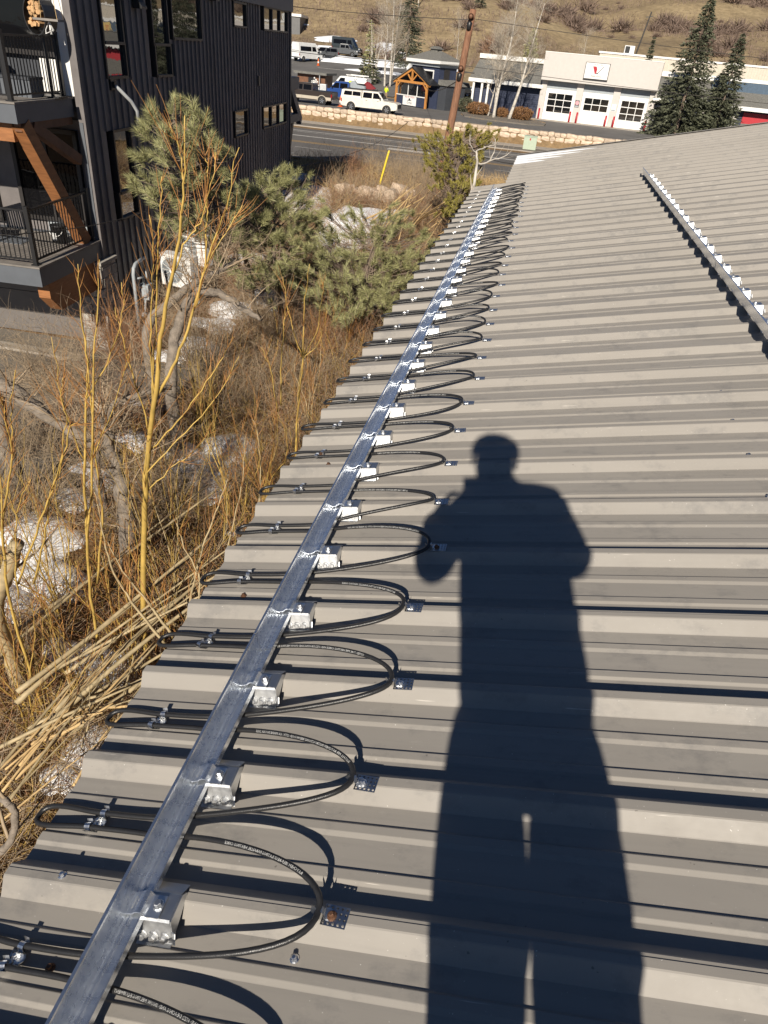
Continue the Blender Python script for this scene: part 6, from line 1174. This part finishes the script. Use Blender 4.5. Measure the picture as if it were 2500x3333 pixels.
# ---- shrubs and thickets near us
def shrub(name, label, p, rad, h, n, m, seed, group=None, cat='shrub', r0=.006):
    q = np.random.default_rng(seed); a = q.uniform(0, 2 * PI, n); rr = rad * .25 * np.sqrt(q.random(n)); B = np.stack([p[0] + rr * np.cos(a), p[1] + rr * np.sin(a), np.full(n, p[2] - .05)], 1); D = np.stack([np.cos(a) * rad, np.sin(a) * rad, np.full(n, h)], 1) * q.uniform(.3, 1, (n, 1)) + q.normal(0, .35 * h, (n, 3)); D[:, 2] = np.abs(D[:, 2]) + .2 * h; D /= np.linalg.norm(D, axis=1, keepdims=True)
    P, Rr = random_twigs(B, D, h * q.uniform(.6, 1.25, n), np.full(n, r0), 6, .5, .1); tw = Twigs(); tw.add(P, Rr, 3)
    k = n * 5; src = P[:, 2:].reshape(-1, 3); ix = q.integers(0, len(src), k); dd = q.normal(size=(k, 3)); dd[:, 2] += .4; dd /= np.linalg.norm(dd, axis=1, keepdims=True); P2, R2 = random_twigs(src[ix], dd, h * q.uniform(.12, .4, k), np.full(k, r0 * .5), 5, .45, .1); tw.add(P2, R2, 3)
    root = thing(name, label, cat, p, group=group); tw.obj('twigs', MT[m], root); return root
SH = [(180, 1230, 1.1, 1.5, 'twig', 'grey bare shrub in front of the garage door'), (420, 1130, .9, 1.4, 'twigred', 'reddish bare shrub beside the gas meter'), (650, 1150, 1.2, 1.5, 'twig', 'tangled grey shrub under the arched trunk'), (900, 1060, 1.4, 1.6, 'twig', 'dense grey-brown shrub below the bushy pine'), (1080, 1080, 1.3, 1.4, 'twigred', 'russet bare shrub pressed against the eave'), (1000, 1180, 1.2, 1.3, 'twig', 'tangled shrub beside the slim willow'), (120, 1420, 1.1, 1.3, 'twig', 'grey shrub over the dark fallen trunk'), (340, 1380, 1.0, 1.2, 'twigred', 'brown shrub between driveway and snow'), (760, 1250, 1.2, 1.2, 'twig', 'low grey shrub between snow and trunk'), (60, 1630, .9, 1.2, 'twig', 'grey shrub at the left edge among willow stems'), (540, 1560, .9, 1.1, 'twig', 'grey brush behind the tallest willow'), (1640, 600, 1.0, 2.0, 'twig', 'tall dense grey shrub behind the far roof corner'), (1390, 640, 1.6, 1.5, 'twig', 'grey shrub left of the yellow-green pine'), (1260, 560, 2.6, 1.6, 'twig', 'wide brown shrub by the street shoulder'), (1110, 590, 1.8, 1.4, 'twigred', 'reddish brush in the house shadow by the street'), (1330, 590, 2.0, 1.5, 'twig', 'grey brush along the street shoulder')]
for i, (px, py, rad, h, m, lab) in enumerate(SH):
    g = atz(px, py, -6.6 if py > 900 else -5.8)
    if px == 1640: g = aty(1640, 640, 19.5); g.z = gz(g.x, g.y)
    shrub('bare_shrub', lab, (g.x, g.y, gz(g.x, g.y)), rad * 1.15, h * 1.15, 210, m, 100 + i)
def thicket(name, label, n, xr, yr, m, hl, r0, K=5, upb=.6, keep=None, seed=1, cat='brush'):
    q = np.random.default_rng(seed); x = q.uniform(*xr, n * 2); y = q.uniform(*yr, n * 2); ok = np.array([keep is None or keep(a, b) for a, b in zip(x, y)]); x, y = x[ok][:n], y[ok][:n]; B = np.array([(a, b, gz(a, b) - .02 + abs(q.normal(0, .12))) for a, b in zip(x, y)]); D = q.normal(0, .75, (len(B), 3)); D[:, 2] = np.abs(D[:, 2]) * upb + .12; D /= np.linalg.norm(D, axis=1, keepdims=True)
    P, Rr = random_twigs(B, D, q.uniform(*hl, len(B)), q.uniform(r0 * .5, r0, len(B)), K, .55, -.1); tw = Twigs(); tw.add(P, Rr, 3); return tw.obj(name, MT[m], label=label, cat=cat, kind='stuff')
def ravine(a, b): return not (a < -6.6 and b < 15.6) and not (a < -9.2 - .06 * (b - 15)) and fbm(a, b, 1.8, 2, 6.0) > -.28 and (not any(((a - c[0]) / c[2]) ** 2 + ((b - c[1]) / c[3]) ** 2 < .8 for c in SNOWC[:30]) or rnd.random() < .16)
thicket('brush_thicket', 'tangle of grey-brown twigs covering the ground between the buildings', 17000, (-10.5, -1.0), (2, 34), 'twig', (.35, 1.5), .0075, keep=ravine, seed=2)
thicket('brush_thicket', 'reddish twigs mixed through the ground tangle', 15000, (-10.5, -1.0), (4, 32), 'twigred', (.3, 1.3), .0065, keep=ravine, seed=3)
thicket('dead_stalks', 'straw-coloured dead stalks on the street bank', 6500, (-14, -1), (24, 54), 'twigtan', (.3, 1.0), .009, upb=1.0, keep=lambda a, b: fbm(a, b, 3, 2, 2.0) > -.25 and not (a < -9.6 and b < 33.5), seed=4)
thicket('dead_stalks', 'loose straw and dry grass stems below the near eave', 4500, (-6.2, -1.1), (1.5, 14), 'twigtan', (.2, .9), .005, upb=.5, seed=5)
thicket('brush_thicket', 'thin yellow twigs tangled below the near eave', 3000, (-7, -1.2), (2.5, 20), 'willow', (.4, 1.3), .0055, upb=.9, seed=6)
def grass(n, xr, yr, label, seed, ln=(.08, .28), keep=None, w_=.006):
    q = np.random.default_rng(seed); x = q.uniform(*xr, n); y = q.uniform(*yr, n); ok = np.array([fbm(a, b, 1.2, 2, 3.3) > -.15 and (keep is None or keep(a, b)) for a, b in zip(x, y)]); x, y = x[ok], y[ok]; C = np.array([(a, b, gz(a, b) - .01) for a, b in zip(x, y)]); D = q.normal(0, .6, (len(C), 3)); D[:, 2] = np.abs(D[:, 2]) + .35; D /= np.linalg.norm(D, axis=1, keepdims=True); V, F = needle_geo(C, D, q.uniform(*ln, len(C)), q.uniform(w_ * .6, w_ * 1.3, len(C))); link('dry_grass', tri_mesh('dry_grass', V, F, MT['grass']), label=label, cat='grass', kind='stuff')
grass(42000, (-9.5, -.9), (1.5, 34), 'short dead grass on the ground between the buildings', 1, keep=lambda a, b: not (a < -6.8 and b < 15.5) and not any(((a - c[0]) / c[2]) ** 2 + ((b - c[1]) / c[3]) ** 2 < .9 for c in SNOWC[:30]))
grass(22000, (-16, 1), (34, 55), 'dead grass on the bank above the street', 2, (.08, .26), w_=.012)
grass(6000, (-10.5, -.3), (90.7, 101), 'dead grass on the planted island', 3, (.1, .3), w_=.03, keep=lambda a, b: (a + 5) ** 2 / 28 + (b - 96) ** 2 / 26 < 1)
# ---- far conifers and bare trees
def spruce(name, label, base, h, R_, seed, m='spruce', group=None, dens=1.0, droop=.25, cat='spruce'):
    q = np.random.default_rng(seed); base = Vector(base); root = thing(name, label, cat, base, group=group); MB().tube([base + Vector((0, 0, -.3)), base + Vector((0, 0, h * .5)), base + Vector((0, 0, h * .99))], [h * .016, h * .009, .01], 7).build('trunk', MT['pinebark'], root)
    nw = int(h / .28 * dens); C = []; D = []; L = []; W = []
    for i in range(nw):
        t = .03 + .96 * (i + q.random() * .6) / nw; nbr = int(9 + 4 * (1 - t)); 
        for b in range(nbr):
            a = q.uniform(0, 2 * PI); ln = R_ * (1 - t) ** .82 * q.uniform(.62, 1.12) + .08; z = t * h; ns = int(4 + 13 * ln / R_)
            for s_ in range(ns):
                f = q.uniform(.12, 1) ** .8; x = math.cos(a) * ln * f; y = math.sin(a) * ln * f; zz = z - droop * ln * f * (1.2 - .5 * f) + q.normal(0, .03); C.append((base.x + x, base.y + y, base.z + max(zz, .05))); sd = q.normal(0, .65); dz = q.normal(-.12, .3); D.append((math.cos(a + sd), math.sin(a + sd), dz)); k = .30 + .10 * q.random(); L.append(k * (.5 + .5 * (1 - t)) * (h / 11) ** .3); W.append(.20 * (.6 + .6 * q.random()))
    D = np.array(D); D /= np.linalg.norm(D, axis=1, keepdims=True); V, F = needle_geo(np.array(C), D, np.array(L) * 1.25, np.array(W)); link('crown', tri_mesh('crown', V, F, MT[m]), root, kind='stuff'); return root
spruce('spruce', 'tallest dark spruce right of the service station', (14.6, 97.2, ZLOT), 13.4, 4.1, 1, dens=1.9); spruce('spruce', 'shorter dark spruce at the right of the pair', (18.9, 97.6, ZLOT), 10.4, 2.9, 2, dens=1.8)
spruce('spruce', 'slender spruce spire behind the station roof', (11.6, 116, -5.7), 9.6, .9, 3); spruce('spruce', 'big spruce behind the coffee hut', (-27.3, 150, gz(-27, 150)), 15.5, 3.6, 4, dens=1.1)
spruce('spruce', 'small blue spruce on the hillside crest', (-21.5, 212, gz(-21.5, 212)), 5.5, 1.7, 5); spruce('spruce', 'young conifer beside the bare aspens at left', (-30.6, 134, gz(-30, 134)), 7.8, 1.3, 6, dens=.8, m='needle'); spruce('spruce', 'short bushy conifer left of the hut', (-29.6, 126, gz(-29.6, 126)), 3.6, 1.3, 7); spruce('spruce', 'second short bushy conifer by the hut verge', (-27.6, 124, gz(-27.6, 124)), 4.2, 1.4, 8)
spruce('juniper', 'olive juniper behind the station left wing', (-5.2, 150, gz(-5.2, 150)), 7.8, 2.6, 9, m='needle', droop=-.25, cat='juniper', dens=1.2)
IS = ZLOT + .1
bare_tree('aspen', 'tall white aspen on the planted island, left of the pair', (-6.4, 95.2, IS), 11.5, 21, r0=.19, n1=16, spread=.30, lean=(.02, 0), n2=8, trunks=2); bare_tree('aspen', 'leaning white aspen in front of the blue station wing', (-4.6, 95.6, IS), 11.2, 22, r0=.21, n1=16, spread=.32, lean=(.14, .0), n2=8)
bare_tree('aspen', 'slim white aspen at the island edge', (-7.2, 97.0, IS), 9.5, 23, r0=.10, n1=11, spread=.28, n2=6)
bare_tree('aspen', 'tall bare aspen left of the coffee hut', (-24.6, 123, gz(-24.6, 123)), 14.0, 24, r0=.16, n1=20, spread=.26, n2=8, trunks=3); bare_tree('aspen', 'clump of thin bare aspens near the young conifer', (-28.8, 129, gz(-28, 129)), 8, 25, r0=.10, n1=10, spread=.22, n2=5, trunks=4)
bare_tree('bare_tree', 'brown bare tree behind the utility pole', (-10.5, 127, gz(-10.5, 127)), 7, 26, m='bark', tm='twigred', r0=.12, n1=14, spread=.42, n2=8); bare_tree('bare_tree', 'pale bare tree behind the hut roof', (-16.5, 138, gz(-16, 138)), 9, 27, r0=.10, n1=12, spread=.35, n2=7); bare_tree('bare_tree', 'pale bare tree behind the station fascia', (3.5, 142, gz(3.5, 142)), 8, 28, r0=.10, n1=12, spread=.4, n2=7); bare_tree('bare_tree', 'bare tree behind the station wing ridge', (-7.5, 132, gz(-7, 132)), 10, 29, r0=.12, n1=14, spread=.36, n2=7)
bare_tree('bare_tree', 'bare pale tree high on the left slope', (-36, 208, gz(-36, 208)), 12, 30, r0=.14, n1=16, spread=.4, n2=7)
# old telegraph pole on the right
tp = thing('telegraph_pole', 'thin dark telegraph pole behind the spruces', 'utility pole', (11.8, 150, gz(11.8, 150))); MB().tube([(11.8, 150, gz(11.8, 150)), (13.6, 150, 8.2)], [.16, .11], 8).build('shaft', MT['wire'], tp); MB().beam((12.9, 150, 7.4), (14.0, 150, 7.6), .12, .12).build('crossarm', MT['wire'], tp)
# island shrubs (russet)
def leafy(label, p, rx, h, n, seed, m='leaf', group=None):
    q = np.random.default_rng(seed); C = q.normal(size=(n, 3)); C /= np.linalg.norm(C, axis=1, keepdims=True); C *= q.uniform(.5, 1, (n, 1)) ** .5; C = C * [rx, rx * .8, h * .55] + [p[0], p[1], p[2] + h * .5]; C[:, 2] = np.maximum(C[:, 2], p[2]); D = q.normal(size=(n, 3)); D[:, 2] += .5; D /= np.linalg.norm(D, axis=1, keepdims=True); V, F = needle_geo(C, D, q.uniform(.15, .35, n), q.uniform(.05, .1, n)); root = thing('clipped_shrub', label, 'shrub', p, group=group); link('foliage', tri_mesh('foliage', V, F, MT[m]), root, kind='stuff')
    k = 60; a = q.uniform(0, 2 * PI, k); P, Rr = random_twigs(np.tile(np.array(p, float), (k, 1)), np.stack([np.cos(a) * .7, np.sin(a) * .7, np.full(k, .7)], 1), np.full(k, h * .9), np.full(k, .02), 4); t_ = Twigs(); t_.add(P, Rr, 3); t_.obj('stems', MT['twigred'], root)
leafy('russet shrub at the foot of the leaning aspen', (-3.2, 96.2, IS), 1.35, 1.25, 2600, 1); leafy('brown shrub at the left of the planted island', (-8.4, 97.3, IS), 1.5, 1.2, 2600, 2); leafy('dark shrub beside the porch columns', (-10.4, 101, ZLOT), 1.0, 1.5, 1600, 3, 'spruce'); leafy('low russet shrub between the two big aspens', (-5.6, 97.4, IS), .8, .9, 1200, 4)
# ---- hillside shrubs
HS = []
for i in range(6):
    q = np.random.default_rng(60 + i); n = 260; a = q.uniform(0, 2 * PI, n); el = q.uniform(.15, 1.4, n); D = np.stack([np.cos(a) * np.cos(el), np.sin(a) * np.cos(el), np.sin(el)], 1); B = q.normal(0, .18, (n, 3)); B[:, 2] = 0; B = B + D * q.uniform(0, .55, (n, 1)); Dn = D + q.normal(0, .25, (n, 3)); Dn /= np.linalg.norm(Dn, axis=1, keepdims=True); V, F = needle_geo(B, Dn, q.uniform(.35, .75, n), q.uniform(.03, .07, n)); HS.append(tri_mesh('hillside_shrub', V, F, MT['shrubfar']))
cnt = 0; tries = 0; placed = []
while cnt < 280 and tries < 6000:
    tries += 1; y = rnd.uniform(158, 330); a = rnd.uniform(-.36, .30); x = a * y
    if fbm(x, y, 34, 3, 5.5) < -.02 + .3 * rnd.random() - .12: continue
    s_ = 1.1 + 3.6 * rnd.random() ** 1.8 * (1 if y < 230 else 1.3)
    if any((x - p[0]) ** 2 + (y - p[1]) ** 2 < (.35 * (s_ + p[2])) ** 2 for p in placed): continue
    placed.append((x, y, s_)); o = link('hillside_shrub', rnd.choice(HS)); o.location = (x, y, gz(x, y) - .1); o.scale = (s_ * rnd.uniform(.9, 1.3), s_, s_ * rnd.uniform(.65, .95)); o.rotation_euler = (0, 0, rnd.uniform(0, 6)); tag(o, 'bare grey-brown shrub among many on the tan hillside', 'shrub', 'bare shrubs on the hillside'); cnt += 1
q = np.random.default_rng(77); n = 60000; y = q.uniform(150, 340, n); x = q.uniform(-.38, .32, n) * y; ok = np.array([fbm(a, b, 22, 3, 7.5) > -.02 for a, b in zip(x, y)]); x, y = x[ok], y[ok]; C = np.array([(a, b, gz(a, b) - .1) for a, b in zip(x, y)]); D = q.normal(0, .5, (len(C), 3)); D[:, 2] = np.abs(D[:, 2]) + .5; D /= np.linalg.norm(D, axis=1, keepdims=True); V, F = needle_geo(C, D, q.uniform(.4, 1.7, len(C)), q.uniform(.05, .16, len(C))); link('hillside_brush', tri_mesh('hillside_brush', V, F, MT['shrubfar']), label='low sage and grass clumps over the hillside', cat='brush', kind='stuff')
# ================================================================== people
def skin_obj(name, J, Eg, Rd, m, parent, sub=2, root='pelvis'):
    keys = list(J); ix = {k: i for i, k in enumerate(keys)}; me = bpy.data.meshes.new(name); me.from_pydata([tuple(J[k]) for k in keys], [(ix[a], ix[b]) for a, b in Eg], [])
    me.materials.append(m); o = link(name, me, parent); md = o.modifiers.new('skin', 'SKIN'); md.use_smooth_shade = True
    if not me.skin_vertices: me.attributes  # layer is made with the modifier
    for k in keys:
        sv = me.skin_vertices[0].data[ix[k]]; r = Rd[k]; sv.radius = r if isinstance(r, tuple) else (r, r); sv.use_root = (k == root)
    s_ = o.modifiers.new('smooth', 'SUBSURF'); s_.levels = sub; s_.render_levels = sub; return o
def person(label, J, loc, mats, head_dir, hat='black', phone=False):
    root = thing('person', label, 'person', loc); V = {k: Vector(v) for k, v in J.items()}
    Eg = [('pelvis', 'spine'), ('spine', 'chest'), ('chest', 'neck'), ('neck', 'skull'), ('skull', 'crown')]; Rd = dict(pelvis=(.135, .10), spine=(.13, .095), chest=(.15, .105), neck=.066, skull=(.080, .092), crown=(.055, .065))
    for s_ in 'lr':
        Eg += [('chest', 'sh' + s_), ('sh' + s_, 'el' + s_), ('el' + s_, 'wr' + s_), ('wr' + s_, 'pa' + s_), ('pelvis', 'hi' + s_), ('hi' + s_, 'th' + s_), ('th' + s_, 'kn' + s_), ('kn' + s_, 'an' + s_), ('an' + s_, 'toe' + s_)]
        Rd.update({'sh' + s_: .058, 'el' + s_: .042, 'wr' + s_: (.026, .032), 'pa' + s_: (.016, .034), 'hi' + s_: .075, 'th' + s_: .070, 'kn' + s_: .058, 'an' + s_: .040, 'toe' + s_: (.035, .04)})
        w0, p0 = V['wr' + s_], V['pa' + s_]; ax = (p0 - w0).normalized(); sd = V.get('side' + s_, Vector((0, 0, 1))); sd = (sd - ax * sd.dot(ax)).normalized(); nr = ax.cross(sd); cu = V.get('curl' + s_, nr)
        for f, (o_, ln) in enumerate(((.030, .070), (.011, .080), (-.010, .075), (-.029, .058))):
            a = p0 + ax * .035 + sd * o_; b = a + (ax + cu * .25).normalized() * ln * .55; c = b + (ax * .6 + cu * .8).normalized() * ln * .45
            for nm, q, r in (('a', a, .0095), ('b', b, .0085), ('c', c, .007)): V['f%s%d%s' % (s_, f, nm)] = q; Rd['f%s%d%s' % (s_, f, nm)] = r
            Eg += [('pa' + s_, 'f%s%da' % (s_, f)), ('f%s%da' % (s_, f), 'f%s%db' % (s_, f)), ('f%s%db' % (s_, f), 'f%s%dc' % (s_, f))]
        a = w0.lerp(p0, .55) + sd * .034; b = a + (ax * .6 + sd * .7 + cu * .3).normalized() * .035; c = b + (ax * .9 + cu * .4).normalized() * .03
        for nm, q, r in (('ta', a, .012), ('tb', b, .0105), ('tc', c, .008)): V[nm + s_] = q; Rd[nm + s_] = r
        Eg += [('wr' + s_, 'ta' + s_), ('ta' + s_, 'tb' + s_), ('tb' + s_, 'tc' + s_)]
    used = {k for e in Eg for k in e}; body = skin_obj('body', {k: V[k] for k in V if k in used}, Eg, Rd, MT['skin'], root)
    hp = V['pelvis']; V['hem'] = hp + (hp - V['spine']) * mats.get('len', .42); V['waist'] = hp.lerp(V['spine'], .5)
    jk = ['spine', 'chest', 'neck', 'hem']; JE = [('hem', 'spine'), ('spine', 'chest'), ('chest', 'neck')]; JR = dict(hem=mats.get('hip', (.165, .125)), waist=mats.get('waist', (.165, .125)), pelvis=mats.get('hip', (.165, .125)), spine=mats.get('waist', (.155, .12)), chest=mats.get('chest', (.185, .128)), neck=.105)
    for s_ in 'lr': jk += ['sh' + s_, 'el' + s_, 'wr' + s_]; JE += [('chest', 'sh' + s_), ('sh' + s_, 'el' + s_), ('el' + s_, 'wr' + s_)]; JR.update({'sh' + s_: .088, 'el' + s_: .064, 'wr' + s_: .044})
    skin_obj('jacket', {k: V[k] for k in jk}, JE, JR, MT[mats['jacket']], root, root='hem')
    tk = ['pelvis']; TE = []; TR = dict(pelvis=(.10, .09))
    for s_ in 'lr': tk += ['hi' + s_, 'th' + s_, 'kn' + s_, 'an' + s_]; TE += [('pelvis', 'hi' + s_), ('hi' + s_, 'th' + s_), ('th' + s_, 'kn' + s_), ('kn' + s_, 'an' + s_)]; TR.update({'hi' + s_: .108, 'th' + s_: .108, 'kn' + s_: .080, 'an' + s_: .072})
    skin_obj('trousers', {k: V[k] for k in tk}, TE, TR, MT[mats['trousers']], root)
    for s_ in 'lr':
        a, t = V['an' + s_], V['toe' + s_]; d = (t - a); d.z = 0; d.normalize(); sd = Vector((-d.y, d.x, 0)); zf = t.z - .03; mb = MB(); n = 14; vs = []
        for h, k in ((0, 1.0), (.03, 1.05), (.07, .9), (.11, .55)):
            for q in range(n): an = 2 * PI * q / n; c, s2 = math.cos(an), math.sin(an); f_ = (.15 if c > 0 else .11) * (k if c > 0 else min(k, 1)); off = a + d * (.045 if h < .1 else .0); vs.append(Vector((off.x, off.y, zf + h)) + d * (c * f_) + sd * (s2 * .052 * (1 if k > .6 else .95)))
        mb.add(vs, [(i * n + q, i * n + (q + 1) % n, (i + 1) * n + (q + 1) % n, (i + 1) * n + q) for i in range(3) for q in range(n)] + [tuple(range(n - 1, -1, -1)), tuple(range(3 * n, 4 * n))]); mb.build('boot', MT['black'], root, smooth=True)
    # head details
    hd = Vector(head_dir).normalized(); hs = hd.cross(Vector((0, 0, 1))).normalized(); hu = hs.cross(hd); sk = V['skull']
    nz = MB(); nz.lathe([(.004, .0), (.013, .012), (.016, .024), (.006, .03)], 8, sk + hd * .088 + hu * .012, -hu); nz.build('nose', MT['skin'], root, smooth=True)
    for g in (-1, 1):
        MB().lathe([(.004, -.004), (.011, 0), (.004, .004)], 10, sk + hd * .080 + hs * (.030 * g) + hu * .018, hd).build('eye', MT['black'], root); er = MB(); er.lathe([(.012, -.006), (.030, 0), (.018, .008)], 10, sk + hs * (.083 * g) - hu * .0, hs * g); er.build('ear', MT['skin'], root, smooth=True)
    MB().lathe([(.003, -.002), (.020, 0), (.003, .002)], 10, sk + hd * .082 - hu * .036, hd).build('mouth', MT['red'], root)
    cap = MB(); c = sk + hu * .022; cap.lathe([(.098, -.0), (.101, .03), (.097, .055), (.080, .082), (.045, .102), (.005, .108)], 18, c, hu); cap.build('knit_hat', MT[hat], root, smooth=True)
    return root
def toe(a, dx, dy): return (a[0] + dx, a[1] + dy, a[2] - .045)
rz_ = lambda x: RO.z + math.tan(SL) * x
al, ar = (.165, -.47, rz_(.165) + .105), (.345, -.44, rz_(.345) + .105)
CL = lambda x, y, z: tuple(camo.matrix_world @ Vector((x, y, z)))      # camera-local: right, up, back
wl_, pl_, wr_, pr_ = CL(-.165, -.115, .055), CL(-.100, -.100, .022), CL(.120, -.135, .060), CL(.055, -.120, .024)
J = dict(pelvis=(.215, -.445, -.37), spine=(.190, -.45, -.17), chest=(.150, -.44, .09), neck=(.060, -.43, .250), skull=(.045, -.415, .348), crown=(.042, -.41, .402),
         shl=(-.015, -.43, .185), ell=(-.105, -.35, -.165), wrl=wl_, pal=pl_, shr=(.275, -.43, .200), elr=(.345, -.36, -.03), wrr=wr_, par=pr_,
         hil=(.122, -.445, -.43), thl=(.140, -.44, -.62), knl=(.163, -.43, -.88), anl=al, toel=toe(al, -.01, .12), hir=(.312, -.445, -.42), thr=(.328, -.44, -.61), knr=(.338, -.42, -.86), anr=ar, toer=toe(ar, .02, .12),
         sidel=tuple(camo.matrix_world.to_3x3() @ Vector((0, 1, 0))), curll=tuple(camo.matrix_world.to_3x3() @ Vector((.8, -.1, .1))), sider=tuple(camo.matrix_world.to_3x3() @ Vector((0, 1, 0))), curlr=tuple(camo.matrix_world.to_3x3() @ Vector((-.8, -.1, .1))))
person('person in dark jacket and knit hat on the roof, photographing and casting the shadow', J, (.25, -.45, rz_(.25)), dict(jacket='jacket', trousers='jeans', hip=(.195, .195), waist=(.180, .180), chest=(.172, .172), len=.80), (-.05, 1, -.5))
ph = thing('phone', 'phone held up by the photographer', 'phone', mat=camo.matrix_world.copy()); b = MB(); slab(b, [(-.064, .020), (.012, .020), (.012, -.130), (-.064, -.130)], .008, .002)
b.v = [(x, z, y + .012) for x, y, z in b.v]; b.build('case', MT['black'], ph, True); b = MB(); b.box((-.060, -.126, .0165), (.008, .016, .0172)); b.build('screen', MT['darkglass'], ph, True); b = MB(); b.lathe([(.008, 0), (.008, -.001), (.006, -.002)], 16, (0, 0, .0079), (0, 0, 1)); b.build('lens', MT['darkglass'], ph, True)
def stand(x, y, z, fx, fy, s_=1.0):
    f = Vector((fx, fy, 0)).normalized(); sd = Vector((f.y, -f.x, 0)); P = lambda a, b, c: Vector((x, y, z)) + (sd * a + f * b) * s_ + Vector((0, 0, c * s_)); d = dict(pelvis=P(0, 0, .95), spine=P(0, .0, 1.12), chest=P(0, 0, 1.36), neck=P(0, .01, 1.52), skull=P(0, .03, 1.65), crown=P(0, .03, 1.71))
    for k, g in (('l', -1), ('r', 1)): d.update({'sh' + k: P(g * .19, 0, 1.43), 'el' + k: P(g * .27, .02, 1.17), 'wr' + k: P(g * .20, .18, 1.02), 'pa' + k: P(g * .16, .25, 1.0), 'hi' + k: P(g * .09, 0, .88), 'th' + k: P(g * .10, .01, .70), 'kn' + k: P(g * .11, .02, .50), 'an' + k: P(g * .12, -.02, .105), 'toe' + k: P(g * .13, .1, .06), 'side' + k: (0, 0, 1), 'curl' + k: tuple(-sd * g)})
    return d
MT['khaki'] = mat('khaki_trousers', (.28, .20, .12), .8)
person('person in a lime hi-vis jacket and khaki trousers seen from behind near the hut', stand(-21.65, 106, ZLOT, .35, 1, 1.0), (-21.65, 106, ZLOT), dict(jacket='hivis', trousers='khaki'), (.35, 1, 0))
